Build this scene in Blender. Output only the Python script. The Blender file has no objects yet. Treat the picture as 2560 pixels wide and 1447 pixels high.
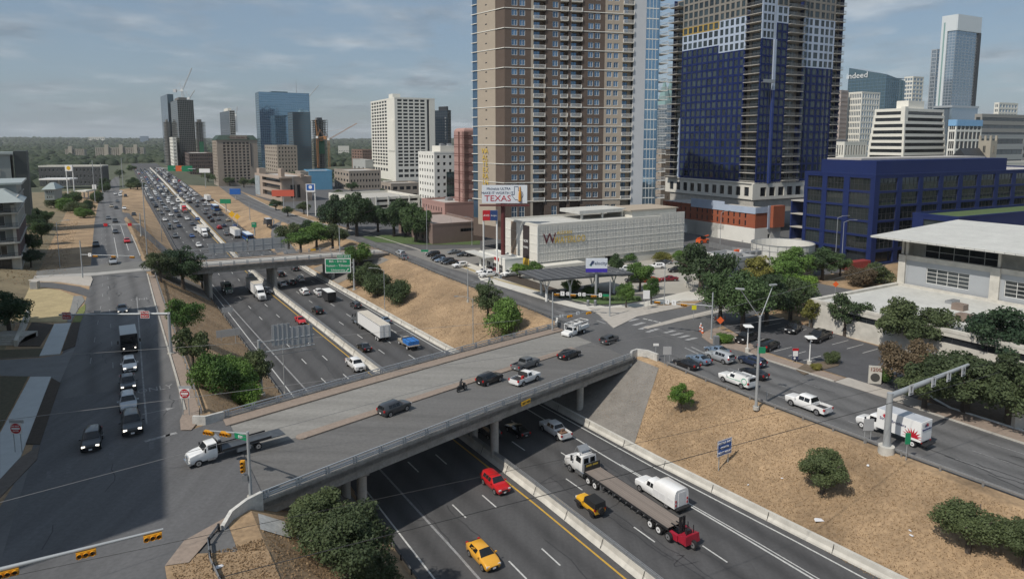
import bpy, math, random
import numpy as np
from mathutils import Vector, Matrix
R = math.radians
rng = random.Random(7)
sc = bpy.context.scene
COL = sc.collection
# ---------------------------------------------------------------- camera, sky, sun, exposure
CAM_Z, FPX, PPY = 41.0, 1680.0, 560.0
PITCH = math.atan(208/1680)
cam = bpy.data.cameras.new('camera'); cam_ob = bpy.data.objects.new('camera', cam); COL.objects.link(cam_ob)
cam.sensor_width = 36; cam.lens = 36*FPX/2560; cam.shift_y = -(723.5-PPY)/2560
cam.clip_start = 1; cam.clip_end = 40000
cam_ob.location = (0, 0, CAM_Z); cam_ob.rotation_euler = (R(90)-PITCH, 0, 0)
sc.camera = cam_ob
SUN_EL, SHADOW_AZ = R(50), R(47)          # shadows fall towards this compass angle (from +Y, clockwise)
sun = bpy.data.lights.new('sun', 'SUN'); sun.energy = 3.9; sun.angle = R(0.9); sun.color = (1, .94, .85)
sun_ob = bpy.data.objects.new('sun', sun); COL.objects.link(sun_ob)
sd = Vector((math.sin(SHADOW_AZ)*math.cos(SUN_EL), math.cos(SHADOW_AZ)*math.cos(SUN_EL), -math.sin(SUN_EL)))
sun_ob.rotation_euler = sd.to_track_quat('-Z', 'Y').to_euler()
w = bpy.data.worlds.new('World'); sc.world = w; w.use_nodes = True
nt = w.node_tree; N = nt.nodes; Lk = nt.links; N.clear()
def nn(t, **k):
    n = N.new(t)
    for a, b in k.items(): setattr(n, a, b)
    return n
out = nn('ShaderNodeOutputWorld'); bg = nn('ShaderNodeBackground'); bg.inputs[1].default_value = 0.088
sky = nn('ShaderNodeTexSky', sky_type='NISHITA', sun_disc=False, sun_elevation=SUN_EL, sun_rotation=SHADOW_AZ+math.pi,
         altitude=200, air_density=1.0, dust_density=2.2, ozone_density=2.6)
tc = nn('ShaderNodeTexCoord'); sep = nn('ShaderNodeSeparateXYZ'); Lk.new(tc.outputs['Generated'], sep.inputs[0])
# clouds on a flat deck overhead: direction / height gives the place on the deck
zmx = nn('ShaderNodeMath', operation='MAXIMUM'); zmx.inputs[1].default_value = 0.0; Lk.new(sep.outputs[2], zmx.inputs[0])
zad = nn('ShaderNodeMath', operation='ADD'); zad.inputs[1].default_value = 0.10; Lk.new(zmx.outputs[0], zad.inputs[0])
dx = nn('ShaderNodeMath', operation='DIVIDE'); Lk.new(sep.outputs[0], dx.inputs[0]); Lk.new(zad.outputs[0], dx.inputs[1])
dy = nn('ShaderNodeMath', operation='DIVIDE'); Lk.new(sep.outputs[1], dy.inputs[0]); Lk.new(zad.outputs[0], dy.inputs[1])
cmb = nn('ShaderNodeCombineXYZ'); Lk.new(dx.outputs[0], cmb.inputs[0]); Lk.new(dy.outputs[0], cmb.inputs[1])
def noise(scale, detail, rough, off):
    mp = nn('ShaderNodeMapping'); mp.inputs['Location'].default_value = off; mp.inputs['Scale'].default_value = (scale, scale*.8, 1)
    Lk.new(cmb.outputs[0], mp.inputs[0]); n = nn('ShaderNodeTexNoise'); n.inputs['Scale'].default_value = 1
    n.inputs['Detail'].default_value = detail; n.inputs['Roughness'].default_value = rough; Lk.new(mp.outputs[0], n.inputs['Vector']); return n
def ramp(src, a, b, ca=(0,0,0,1), cb=(1,1,1,1)):
    r = nn('ShaderNodeValToRGB'); r.color_ramp.elements[0].position = a; r.color_ramp.elements[1].position = b
    r.color_ramp.elements[0].color = ca; r.color_ramp.elements[1].color = cb; Lk.new(src, r.inputs[0]); return r
veil = ramp(noise(.32, 5, .55, (3.1, 1.7, 0)).outputs[0], .25, .75)       # thin high veil
clo = ramp(noise(1.25, 8, .58, (7.3, 4.2, 0)).outputs[0], .47, .66)        # small broken clouds
shd = ramp(noise(1.9, 6, .6, (2.3, 9.2, 0)).outputs[0], .35, .65, (2.6,3.1,3.7,1), (6.8,7.4,7.9,1))
m1 = nn('ShaderNodeMixRGB'); mf = nn('ShaderNodeMath', operation='MULTIPLY_ADD'); mf.inputs[1].default_value = .30; mf.inputs[2].default_value = .26
Lk.new(veil.outputs[0], mf.inputs[0]); Lk.new(mf.outputs[0], m1.inputs[0]); Lk.new(sky.outputs[0], m1.inputs[1]); m1.inputs[2].default_value = (4.1, 5.6, 7.1, 1)
m2 = nn('ShaderNodeMixRGB'); cf = nn('ShaderNodeMath', operation='MULTIPLY'); cf.inputs[1].default_value = .72
Lk.new(clo.outputs[0], cf.inputs[0]); Lk.new(cf.outputs[0], m2.inputs[0]); Lk.new(m1.outputs[0], m2.inputs[1]); Lk.new(shd.outputs[0], m2.inputs[2])
Lk.new(m2.outputs[0], bg.inputs[0]); Lk.new(bg.outputs[0], out.inputs[0])
vs = sc.view_settings; vs.view_transform = 'Standard'; vs.look = 'None'; vs.gamma = 1; vs.exposure = -0.12; vs.use_curve_mapping = False
sc.cycles.max_bounces = 6; sc.cycles.transparent_max_bounces = 8; sc.cycles.volume_bounces = 0
sc.cycles.volume_step_rate = 5; sc.cycles.caustics_reflective = False; sc.cycles.caustics_refractive = False
# ---------------------------------------------------------------- frames of reference
_c, _s = math.cos(PITCH), math.sin(PITCH)
def P(x, y, z):
    "point at height z that the photograph shows at pixel (x, y)"
    u = (x-1280)/FPX; v = (y-PPY)/FPX; t = (CAM_Z-z)/(_s+v*_c)
    return Vector((u*t, (_c-v*_s)*t, z))
def PD(x, y, Y):
    "point at forward distance Y that the photograph shows at pixel (x, y)"
    u = (x-1280)/FPX; v = (y-PPY)/FPX; t = Y/(_c-v*_s)
    return Vector((u*t, Y, CAM_Z-t*(_s+v*_c)))
AZ = R(-31.6)
SV = Vector((math.sin(AZ), math.cos(AZ), 0)); TV = Vector((math.cos(AZ), -math.sin(AZ), 0))
def ST(s, t, z=0.0):
    "freeway frame: s metres along the freeway away from us, t metres to its right"
    p = SV*s+TV*t; return Vector((p.x, p.y, z))
def to_st(p): return p.x*SV.x+p.y*SV.y, p.x*TV.x+p.y*TV.y
def hd(dx, dy): return math.atan2(dy, dx)
H_AWAY = hd(SV.x, SV.y); H_NEAR = H_AWAY+math.pi; H_RIGHT = hd(TV.x, TV.y)
# ---------------------------------------------------------------- materials
MATS = {}
def mat(name, col, rough=.75, metal=0., var=.12, scale=.6, bump=0., coat=0., spec=.5, rot=0., stretch=None, scale2=None, rnd=0.):
    if name in MATS: return MATS[name]
    m = bpy.data.materials.new(name); m.use_nodes = True; t = m.node_tree; b = t.nodes['Principled BSDF']
    b.inputs['Roughness'].default_value = rough; b.inputs['Metallic'].default_value = metal
    b.inputs['Specular IOR Level'].default_value = spec
    if coat: b.inputs['Coat Weight'].default_value = coat; b.inputs['Coat Roughness'].default_value = .04
    c4 = (*col, 1)
    src = None
    if var > 0:
        tcn = t.nodes.new('ShaderNodeTexCoord'); mp = t.nodes.new('ShaderNodeMapping'); mp.inputs['Rotation'].default_value = (0, 0, rot)
        if stretch: mp.inputs['Scale'].default_value = stretch
        t.links.new(tcn.outputs['Object'], mp.inputs[0])
        n = t.nodes.new('ShaderNodeTexNoise'); n.inputs['Scale'].default_value = scale; n.inputs['Detail'].default_value = 6; n.inputs['Roughness'].default_value = .62
        t.links.new(mp.outputs[0], n.inputs['Vector'])
        r = t.nodes.new('ShaderNodeMapRange'); r.inputs['From Min'].default_value = .25; r.inputs['From Max'].default_value = .75
        r.inputs['To Min'].default_value = 1-var; r.inputs['To Max'].default_value = 1+var; t.links.new(n.outputs[0], r.inputs[0])
        src = r.outputs[0]
        if scale2:
            n2 = t.nodes.new('ShaderNodeTexNoise'); n2.inputs['Scale'].default_value = scale2; n2.inputs['Detail'].default_value = 4
            t.links.new(tcn.outputs['Object'], n2.inputs['Vector'])
            r2 = t.nodes.new('ShaderNodeMapRange'); r2.inputs['From Min'].default_value = .3; r2.inputs['From Max'].default_value = .7
            r2.inputs['To Min'].default_value = 1-var*.5; r2.inputs['To Max'].default_value = 1+var*.5; t.links.new(n2.outputs[0], r2.inputs[0])
            mu = t.nodes.new('ShaderNodeMath'); mu.operation = 'MULTIPLY'; t.links.new(src, mu.inputs[0]); t.links.new(r2.outputs[0], mu.inputs[1]); src = mu.outputs[0]
        if bump:
            bn = t.nodes.new('ShaderNodeBump'); bn.inputs['Strength'].default_value = bump; bn.inputs['Distance'].default_value = .1
            t.links.new(n.outputs[0], bn.inputs['Height']); t.links.new(bn.outputs[0], b.inputs['Normal'])
    if rnd:
        oi = t.nodes.new('ShaderNodeObjectInfo'); r3 = t.nodes.new('ShaderNodeMapRange'); r3.inputs['To Min'].default_value = 1-rnd; r3.inputs['To Max'].default_value = 1+rnd
        t.links.new(oi.outputs['Random'], r3.inputs[0])
        if src is None: src = r3.outputs[0]
        else:
            mu = t.nodes.new('ShaderNodeMath'); mu.operation = 'MULTIPLY'; t.links.new(src, mu.inputs[0]); t.links.new(r3.outputs[0], mu.inputs[1]); src = mu.outputs[0]
    if src is None: b.inputs['Base Color'].default_value = c4
    else:
        mx = t.nodes.new('ShaderNodeVectorMath'); mx.operation = 'SCALE'; mx.inputs[0].default_value = col; t.links.new(src, mx.inputs['Scale'])
        t.links.new(mx.outputs[0], b.inputs['Base Color'])
    MATS[name] = m; return m
def glass(name, col, rough=.04, rnd=.5, spec=.9, metal=0., wob=0.):
    if name in MATS: return MATS[name]
    m = mat(name, col, rough, metal, 0, rnd=rnd, spec=spec)
    if wob:
        t = m.node_tree; tcn = t.nodes.new('ShaderNodeTexCoord'); n = t.nodes.new('ShaderNodeTexNoise'); n.inputs['Scale'].default_value = .25
        t.links.new(tcn.outputs['Object'], n.inputs['Vector']); bn = t.nodes.new('ShaderNodeBump'); bn.inputs['Strength'].default_value = wob; bn.inputs['Distance'].default_value = .3
        t.links.new(n.outputs[0], bn.inputs['Height']); t.links.new(bn.outputs[0], t.nodes['Principled BSDF'].inputs['Normal'])
    return m
def emit(name, col, k):
    m = mat(name, col, .4, 0, 0); b = m.node_tree.nodes['Principled BSDF']; b.inputs['Emission Color'].default_value = (*col, 1); b.inputs['Emission Strength'].default_value = k; return m
def lanes(m, rot, t0, per, amp):
    "oil-darkened middle of each traffic lane"
    t = m.node_tree; sc_ = next(n for n in t.nodes if n.type == 'VECT_MATH'); old = sc_.inputs['Scale'].links[0].from_socket
    tcn = t.nodes.new('ShaderNodeTexCoord'); mp = t.nodes.new('ShaderNodeMapping'); mp.inputs['Rotation'].default_value = (0,0,rot); t.links.new(tcn.outputs['Object'], mp.inputs[0])
    sx = t.nodes.new('ShaderNodeSeparateXYZ'); t.links.new(mp.outputs[0], sx.inputs[0])
    def mth(op, a, b=None, c=None):
        n = t.nodes.new('ShaderNodeMath'); n.operation = op
        for i, v in enumerate((a,b,c)):
            if v is None: continue
            if isinstance(v, (int,float)): n.inputs[i].default_value = v
            else: t.links.new(v, n.inputs[i])
        return n.outputs[0]
    ns = t.nodes.new('ShaderNodeTexNoise'); ns.inputs['Scale'].default_value = .06; t.links.new(tcn.outputs['Object'], ns.inputs['Vector'])
    x = mth('MULTIPLY_ADD', ns.outputs[0], .5, sx.outputs[0]); c = mth('COSINE', mth('MULTIPLY', mth('SUBTRACT', x, t0), 2*math.pi/per))
    c = mth('POWER', mth('MULTIPLY_ADD', c, .5, .5), 2.0); f = mth('MULTIPLY_ADD', mth('MULTIPLY', c, ns.outputs[0]), -amp*2, 1+amp*.4)
    t.links.new(mth('MULTIPLY', old, f), sc_.inputs['Scale'])
# ---------------------------------------------------------------- mesh builder
class MB:
    def __init__(s): s.v = []; s.f = []; s.m = []
    def add(s, vs, fs, mi=0):
        o = len(s.v); s.v += [tuple(v) for v in vs]; s.f += [tuple(i+o for i in f) for f in fs]; s.m += [mi]*len(fs); return s
    def box(s, x0, x1, y0, y1, z0, z1, mi=0):
        return s.add([(x0,y0,z0),(x1,y0,z0),(x1,y1,z0),(x0,y1,z0),(x0,y0,z1),(x1,y0,z1),(x1,y1,z1),(x0,y1,z1)],
                     [(0,3,2,1),(4,5,6,7),(0,1,5,4),(1,2,6,5),(2,3,7,6),(3,0,4,7)], mi)
    def hexa(s, v8, mi=0): return s.add(v8, [(0,3,2,1),(4,5,6,7),(0,1,5,4),(1,2,6,5),(2,3,7,6),(3,0,4,7)], mi)
    def bar(s, a, b, w, h=None, mi=0, up=(0,0,1)):
        "rectangular bar from a to b"
        a = Vector(a); b = Vector(b); d = (b-a).normalized(); u = Vector(up)
        if abs(d.dot(u)) > .98: u = Vector((1,0,0))
        x = d.cross(u).normalized()*(w/2); y = x.cross(d).normalized()*((h or w)/2)
        return s.hexa([a-x-y, a+x-y, a+x+y, a-x+y, b-x-y, b+x-y, b+x+y, b-x+y], mi)
    def cyl(s, a, b, r0, r1=None, n=8, mi=0, caps=True):
        a = Vector(a); b = Vector(b); r1 = r0 if r1 is None else r1; d = (b-a).normalized()
        u = Vector((0,0,1)) if abs(d.z) < .9 else Vector((1,0,0)); x = d.cross(u).normalized(); y = d.cross(x)
        vs = [a+(x*math.cos(2*math.pi*i/n)+y*math.sin(2*math.pi*i/n))*r0 for i in range(n)]+[b+(x*math.cos(2*math.pi*i/n)+y*math.sin(2*math.pi*i/n))*r1 for i in range(n)]
        fs = [(i, i+n, (i+1)%n+n, (i+1)%n) for i in range(n)]
        if caps: fs += [tuple(range(n)), tuple(range(2*n-1, n-1, -1))]
        return s.add(vs, fs, mi)
    def tube(s, pts, r, n=6, mi=0):
        for a, b in zip(pts[:-1], pts[1:]): s.cyl(a, b, r, r, n, mi)
        return s
    def prism(s, poly, z0, z1, mi=0, mtop=None):
        n = len(poly); vs = [(p[0],p[1],z0) for p in poly]+[(p[0],p[1],z1) for p in poly]
        s.add(vs, [(i,(i+1)%n,(i+1)%n+n,i+n) for i in range(n)]+[tuple(range(n-1,-1,-1))], mi)
        o = len(s.v)-2*n; s.f.append(tuple(o+n+i for i in range(n))); s.m.append(mi if mtop is None else mtop); return s
    def quad(s, a, b, c, d, mi=0): return s.add([a,b,c,d], [(0,1,2,3)], mi)
    def mesh(s, name, mats, smooth=None):
        me = bpy.data.meshes.new(name); me.from_pydata(s.v, [], s.f)
        for m in (mats if isinstance(mats, (list, tuple)) else [mats]): me.materials.append(m)
        if any(s.m): me.polygons.foreach_set('material_index', s.m)
        if smooth is not None:
            me.polygons.foreach_set('use_smooth', [True]*len(me.polygons)); me.set_sharp_from_angle(angle=R(smooth))
        me.update(); return me
    def build(s, name, mats, parent=None, loc=None, rz=0, smooth=None, **k):
        return put(name, s.mesh(name, mats, smooth), parent, loc, rz, **k)
def put(name, me, parent=None, loc=None, rz=0, label=None, cat=None, group=None, kind=None):
    o = bpy.data.objects.new(name, me); COL.objects.link(o)
    if parent is not None: o.parent = parent
    if loc is not None: o.location = loc
    if rz: o.rotation_euler = (0, 0, rz)
    tag(o, label, cat, group, kind); return o
def tag(o, label=None, cat=None, group=None, kind=None):
    if label: o['label'] = label
    if cat: o['category'] = cat
    if group: o['group'] = group
    if kind: o['kind'] = kind
    return o
def thing(name, label, cat, loc=(0,0,0), rz=0, group=None, scale=None):
    o = put(name, None, None, loc, rz, label, cat, group)
    if scale: o.scale = (scale,)*3
    return o
def copy_tree(root, loc=None, rz=None, label=None, group=None, scale=None, children=None):
    kids = children or {}
    def rec(o, parent):
        c = o.copy(); COL.objects.link(c); c.parent = parent
        for ch in CH(o): rec(ch, c)
        return c
    c = rec(root, None)
    if loc is not None: c.location = loc
    if rz is not None: c.rotation_euler = (0, 0, rz)
    if label: c['label'] = label
    if group: c['group'] = group
    if scale: c.scale = (scale,)*3 if not isinstance(scale, tuple) else scale
    return c
_chc = {}
def CH(o):
    k = o.name
    if k not in _chc: _chc[k] = [x for x in o.children]
    return _chc[k]
FONT_CACHE = {}
def text_mesh(txt, mats, size, ext=.02, align='CENTER'):
    k = (txt, size, ext, align, mats.name)
    if k in FONT_CACHE: return FONT_CACHE[k]
    cu = bpy.data.curves.new('lettering', 'FONT'); cu.body = txt; cu.size = size; cu.extrude = ext; cu.align_x = align; cu.align_y = 'CENTER'; cu.resolution_u = 2
    o = bpy.data.objects.new('lettering', cu); me = bpy.data.meshes.new_from_object(o)
    bpy.data.objects.remove(o); me.materials.clear(); me.materials.append(mats); me.name = 'lettering'; FONT_CACHE[k] = me; return me
def lettering(parent, txt, m, size, loc, rot=(R(90),0,0), bold=0, sx=1.0, name='lettering', align='CENTER'):
    o = put(name, text_mesh(txt, m, size, align=align), parent, loc); o.rotation_euler = rot; o.scale = (sx, 1, 1); return o
# ================================================================ terrain and roads
def sm(a, b, x): x = min(1, max(0, (x-a)/(b-a))); return x*x*(3-2*x)
def lerp(a, b, x): return a+(b-a)*x
def pl(x, pts):
    "piecewise-linear lookup"
    if x <= pts[0][0]: return pts[0][1]
    for (a, va), (b, vb) in zip(pts[:-1], pts[1:]):
        if x <= b: return va+(vb-va)*(x-a)/(b-a)
    return pts[-1][1]
FZ = [(-60,0),(240,0),(300,1.2),(400,4.6),(470,6.4),(560,7.4),(900,9),(20000,9)]     # freeway height
OFF = [(-60,0),(60,0),(120,-1.3),(200,-2.4),(292,-1.2),(330,-.7),(400,-.4),(460,0),(560,2.7),(680,6),(820,9.5),(1000,14),(1300,24),(2000,60),(20000,3000)] # sideways drift of the freeway
def fz(s): return pl(s, FZ)
def off(s): return pl(s, OFF)
TL = [(-60,9.0),(260,9.0),(430,6.5),(600,6.0),(20000,6.0)]
def lz(s): return pl(s, TL)
RZ = [(-60,6.0),(260,6.0),(420,6.0),(20000,6.0)]
def hill(s, t):
    if t > -14: return 0
    a = sm(120, 170, s)*(1-sm(330, 420, s)); return a*min(7.5, (-14-t)*.17)
BRK = [-14, 9.5, 23.2, 24.0, 57.8, 61.0, 73.6, 74.4]
RB = [(-60,73.6),(225,73.6),(290,66.5),(370,66),(456,70.5),(620,82),(900,100),(20000,3100)]
def HT(s, t):
    f = fz(s); o = off(s) if s > 230 else 0
    ro = pl(s, [(-60,5.5),(30,3.0),(60,.6),(75,0),(120,-1.6),(200,-3),(20000,-3)])
    l = lz(s); r = pl(s, RZ)
    tb = 9.5+max(0, o)
    if t <= tb: return l+hill(s, t)
    if t <= 23.2+o: return lerp(l, f, (t-tb)/(23.2+o-tb))
    if t <= 58+ro+o: return f
    rb = pl(s, RB)
    if t <= rb: return lerp(f+.35, r, (t-58-ro-o)/(rb-58-ro-o))
    return r
def far_h(p):
    d = math.hypot(p.x, p.y)
    return sm(900, 7500, d)*46+(math.sin(p.x*.0011+1)*6+math.sin(p.y*.0017)*5)*sm(1200, 4000, d)
def GZ(p):
    s, t = to_st(p); return HT(s, t)+far_h(p)
asph = dict(rough=.85, var=.2, scale=.35, scale2=3.)
A_FRONT = mat('frontage_asphalt', (.112,.111,.111), stretch=(1.4,.05,1), rot=AZ, **asph)
A_FWY = mat('freeway_asphalt2', (.068,.067,.068), stretch=(1.6,.05,1), rot=AZ, **asph)
lanes(A_FWY, AZ, 30.4, 3.87, .34); lanes(A_FRONT, AZ, 1.6, 3.8, .30)
A_ST = mat('street_asphalt', (.09,.09,.092), rough=.88, var=.18, scale=.5, scale2=4.)
A_LOT = mat('lot_asphalt', (.075,.075,.08), rough=.88, var=.2, scale=.3, scale2=3.)
C_LOT = mat('lot_concrete', (.36,.34,.30), rough=.9, var=.1, scale=.3)
CONC = mat('concrete', (.42,.40,.36), rough=.88, var=.2, scale=.7, scale2=5.)
CONC_D = mat('weathered_concrete', (.27,.26,.24), rough=.9, var=.28, scale=.8, scale2=4.)
CONC_L = mat('pale_concrete', (.52,.50,.45), rough=.88, var=.22, scale=.6)
WALK = mat('sidewalk_concrete', (.40,.37,.33), rough=.9, var=.14, scale=.8)
BRICKW = mat('brick_pavers', (.27,.215,.175), rough=.9, var=.2, scale=2.5)
DRY = mat('dry_grass', (.295,.204,.120), rough=.95, var=.42, scale=.13, bump=.8, scale2=2.6)
DRY2 = mat('pale_dry_grass', (.36,.29,.16), rough=.95, var=.22, scale=.5, bump=.8, scale2=3.)
LAND = mat('far_ground', (.075,.085,.05), rough=.95, var=.35, scale=.02, scale2=.2)
LAWN = mat('lawn', (.07,.11,.035), rough=.95, var=.3, scale=1.2, scale2=8)
MULCH = mat('mulch_bed', (.055,.042,.032), rough=.95, var=.35, scale=3., bump=.6)
WHITE_P = mat('road_paint_white', (.50,.50,.48), rough=.8, var=.25, scale=2.5, scale2=9)
WORN_P = mat('road_paint_worn', (.25,.25,.25), rough=.85, var=.35, scale=1.5, scale2=6)
YEL_P = mat('road_paint_yellow', (.50,.30,.04), rough=.8, var=.2, scale=2)
STEEL = mat('galvanised_steel', (.36,.37,.38), rough=.5, metal=.55, var=.12, scale=3)
STEEL_D = mat('dull_steel', (.20,.21,.22), rough=.6, metal=.4, var=.15, scale=3)
DARK = mat('dark_trim', (.018,.018,.02), rough=.6, var=.1)
WHITE = mat('white_paint', (.78,.78,.76), rough=.5, var=.05, scale=1.5)
def grid_mesh(name, ss, ts, fn, m, kind='structure', **k):
    ns, n2 = len(ss), len(ts); vs = [fn(s, t) for s in ss for t in ts]
    fs = [(i*n2+j, i*n2+j+1, (i+1)*n2+j+1, (i+1)*n2+j) for i in range(ns-1) for j in range(n2-1)]
    mb = MB(); mb.v = [tuple(v) for v in vs]; mb.f = fs; mb.m = [0]*len(fs)
    return mb.build(name, m, kind=kind, **k)
def ribbon(name, ss, tf, m, up=.03, zf=None, kind='structure', **k):
    "road sheet; tf(s) -> list of t across"
    n = None; vs = []; 
    for s in ss:
        ts = tf(s); n = len(ts)
        for t in ts: vs.append(ST(s, t, (zf(s, t) if zf else HT(s, t))+up))
    fs = [(i*n+j, i*n+j+1, (i+1)*n+j+1, (i+1)*n+j) for i in range(len(ss)-1) for j in range(n-1)]
    mb = MB(); mb.v = [tuple(v) for v in vs]; mb.f = fs; mb.m = [0]*len(fs); return mb.build(name, m, kind=kind, **k)
def frange(a, b, st): 
    n = max(1, int(round((b-a)/st))); return [a+(b-a)*i/n for i in range(n+1)]
ss = [-160,-100]+frange(-60, 300, 5)+frange(310, 600, 10)+[630,670,720,780,850,950,1100,1300,1600,2000,2500,3100,3800,4600,5500,6600,8000,10000,13000]
ts = [-9000,-6500,-4500,-3200,-2300,-1600,-1100,-750,-520,-380,-280,-210,-160,-120,-95,-75,-60,-50,-40,-32,-25,-19,-14,-7,-1,5,9.5,12.5,16,19.5,23.2]
def tsg(s):
    o = off(s) if s > 230 else 0
    ro = pl(s, [(-60,5.5),(30,3.0),(60,.6),(75,0),(120,-1.6),(200,-3),(20000,-3)])
    tb = 9.5+max(0, o); a = ts[:-5]+[lerp(tb, 23.2+o, x) for x in (0,.25,.5,.75,1)]
    b = [23.9+o, 57.99+ro+o, 58.01+ro+o]+[lerp(58.01+ro+o, max(60+ro+o, pl(s, RB)), x) for x in (.25,.5,.75,1)]
    c = [max(b[-1]+2*i+1, x) for i, x in enumerate([78,84,92,105,130,170,220,300,400,520,700,950,1300,1800,2500,3500,5000,7000,9500])]
    if a[-6] > a[-5]: a[-6:-5] = [a[-5]-.5]
    return a+b+c
def gp(s, t):
    p = ST(s, t, 0); z = HT(s, t)+far_h(p); o = off(s) if s > 230 else 0
    if 23.2+o < t < 58+pl(s, [(-60,5.5),(30,3.0),(60,.6),(75,0),(120,-1.6),(200,-3),(20000,-3)])+o: z -= .12
    return (p.x, p.y, z)
rows = [tsg(s) for s in ss]; n2 = len(rows[0])
mb = MB(); mb.v = [gp(s, t) for s, row in zip(ss, rows) for t in row]
mb.f = [(i*n2+j, i*n2+j+1, (i+1)*n2+j+1, (i+1)*n2+j) for i in range(len(ss)-1) for j in range(n2-1)]; mb.m = [0]*len(mb.f)
for k, f in enumerate(mb.f):
    i, j = divmod(k, n2-1); s = ss[i]; t = rows[i][j]
    if s >= 560 or t < -150 or t > 280: mb.m[k] = 1
    if t < -14 and 110 < s < 560 and t > -150: mb.m[k] = 3
    if 84 <= t <= 280 and s > 100 and s < 560: mb.m[k] = 2
mb.build('ground', [DRY, LAND, A_ST, mat('hillside_grass', (.185,.15,.09), rough=.95, var=.35, scale=.15, bump=.8, scale2=2)], kind='structure')
# freeway sheet
fs_ = [-60,-20]+frange(0, 240, 20)+frange(250, 600, 10)+[640,700,800,900,1100,1300,1600,2000]
ribbon('freeway', fs_, lambda s: [23.4+(off(s) if s>230 else 0), 41.3+off(s), 58+(off(s) if s>230 else 0)+pl(s, [(-60,5.5),(30,3.0),(60,.6),(75,0),(120,-1.6),(200,-3),(20000,-3)])-.02], A_FWY, .0, zf=lambda s,t: fz(s))
def stripe(name, t0, s0, s1, wd, m, dash=None, up=.008, o=off, z=None, parent=None, st=20):
    mb = MB()
    def q(a, b):
        for c, d in zip(frange(a, b, st)[:-1], frange(a, b, st)[1:]):
            zc, zd = (z(c), z(d)) if z else (fz(c), fz(d))
            mb.quad(ST(c, t0+o(c)-wd/2, zc+up), ST(c, t0+o(c)+wd/2, zc+up), ST(d, t0+o(d)+wd/2, zd+up), ST(d, t0+o(d)-wd/2, zd+up))
    if dash:
        s = s0
        while s < s1: q(s, s+dash[0]); s += dash[1]
    else: q(s0, s1)
    mb.f = [f[::-1] for f in mb.f]
    return mb.build(name, m, kind='structure')
stripe('lane_line', 24.6, -40, 600, .18, WHITE_P, o=lambda s: off(s) if s>230 else 0)
stripe('lane_line', 28.2, -40, 230, .26, WORN_P)
for t in (28.2,): stripe('lane_line', t, 230, 900, .16, WHITE_P, (3,12.2))
for t in (32.0, 35.9): stripe('lane_line', t, -36, 900, .17, WHITE_P, (3.2,12.2))
stripe('lane_line', 39.95, -40, 600, .22, YEL_P)
stripe('lane_line', 42.75, -40, 600, .22, YEL_P)
for t, a in ((46.45,-38),(50.15,-32)): stripe('lane_line', t, a, 900, .17, WHITE_P, (3.2,12.2))
stripe('lane_line', 54.0, 84, 900, .17, WHITE_P, (3.2,12.2))
stripe('lane_line', 54.0, -40, 84, .22, WHITE_P, o=lambda s: pl(s,[(-40,2.2),(40,1.0),(72,0),(84,0)]))
stripe('lane_line', 54.35, -40, 62, .14, WHITE_P, o=lambda s: pl(s,[(-40,2.4),(40,1.1),(62,.2),(84,0)]))
stripe('lane_line', 57.0, -40, 240, .2, WHITE_P, o=lambda s: pl(s,[(-40,4.5),(30,2.6),(60,.5),(75,0),(120,-1.7),(200,-3),(240,-3)]))
# median barrier, edge barriers
def wallbar(name, prof, ss, tf, m, zf=fz, label=None, cat=None, kind=None, parent=None):
    mb = MB(); n = len(prof); vs = []
    for s in ss:
        for dt, dz in prof: vs.append(ST(s, tf(s)+dt, zf(s)+dz))
    fs = [(i*n+j, (i+1)*n+j, (i+1)*n+j+1, i*n+j+1) for i in range(len(ss)-1) for j in range(n-1)]
    fs += [tuple(range(n)), tuple(range((len(ss)-1)*n+n-1, (len(ss)-1)*n-1, -1))]
    mb.add(vs, fs); return mb.build(name, m, parent, label=label, cat=cat, kind=kind)
BPROF = [(-.55,0),(-.45,.15),(-.22,.45),(-.16,1.0),(.16,1.0),(.22,.45),(.45,.15),(.55,0)]
mroot = thing('median_barrier', 'long pale concrete barrier with steel glare rail down the middle of the freeway', 'barrier', ST(0,41.4,0))
def loc_children(root): pass
mo = wallbar('barrier_wall', BPROF, [-50]+frange(-40, 560, 20)+[640,760,900], lambda s: 41.4+off(s), CONC_L); mo.parent = mroot; mo.matrix_parent_inverse = Matrix.Translation(-mroot.location)
mb = MB()
for s in frange(-40, 250, 2.0):
    p = ST(s, 41.4+off(s), fz(s)); mb.box(p.x-.04, p.x+.04, p.y-.04, p.y+.04, p.z+1.0, p.z+1.42)
for dz in (1.14, 1.28, 1.42):
    for a, b in zip(frange(-40, 250, 20)[:-1], frange(-40, 250, 20)[1:]):
        for dt in (-.11, .11): mb.bar(ST(a, 41.4+off(a)+dt, fz(a)+dz), ST(b, 41.4+off(b)+dt, fz(b)+dz), .05)
o = mb.build('glare_rail', STEEL, mroot); o.matrix_parent_inverse = Matrix.Translation(-mroot.location)
roff = lambda s: 58+pl(s, [(-60,5.5),(30,3.0),(60,.6),(75,0),(120,-1.6),(200,-3),(20000,-3)])+(off(s)+2.4 if s>230 else 0)
wallbar('retaining_barrier', [(-.35,0),(-.3,.2),(-.1,.45),(-.05,.95),(.3,.95),(.3,0)], [-50]+frange(-40, 460, 10), roff, CONC_L, label='pale concrete barrier along the right edge of the freeway below the grass slope', cat='barrier')
jm = MB()
for s in frange(-36, 330, 6.1): jm.bar(ST(s,41.4+off(s)-.555,fz(s)+.1), ST(s,41.4+off(s)-.175,fz(s)+1.0), .05, .03); jm.bar(ST(s,41.4+off(s)-.17,fz(s)+1.004), ST(s,41.4+off(s)+.17,fz(s)+1.004), .05, .02)
for s in frange(-36, 240, 7.3): jm.bar(ST(s,roff(s)-.36,fz(s)+.05), ST(s,roff(s)-.07,fz(s)+.95), .05, .03)
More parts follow.
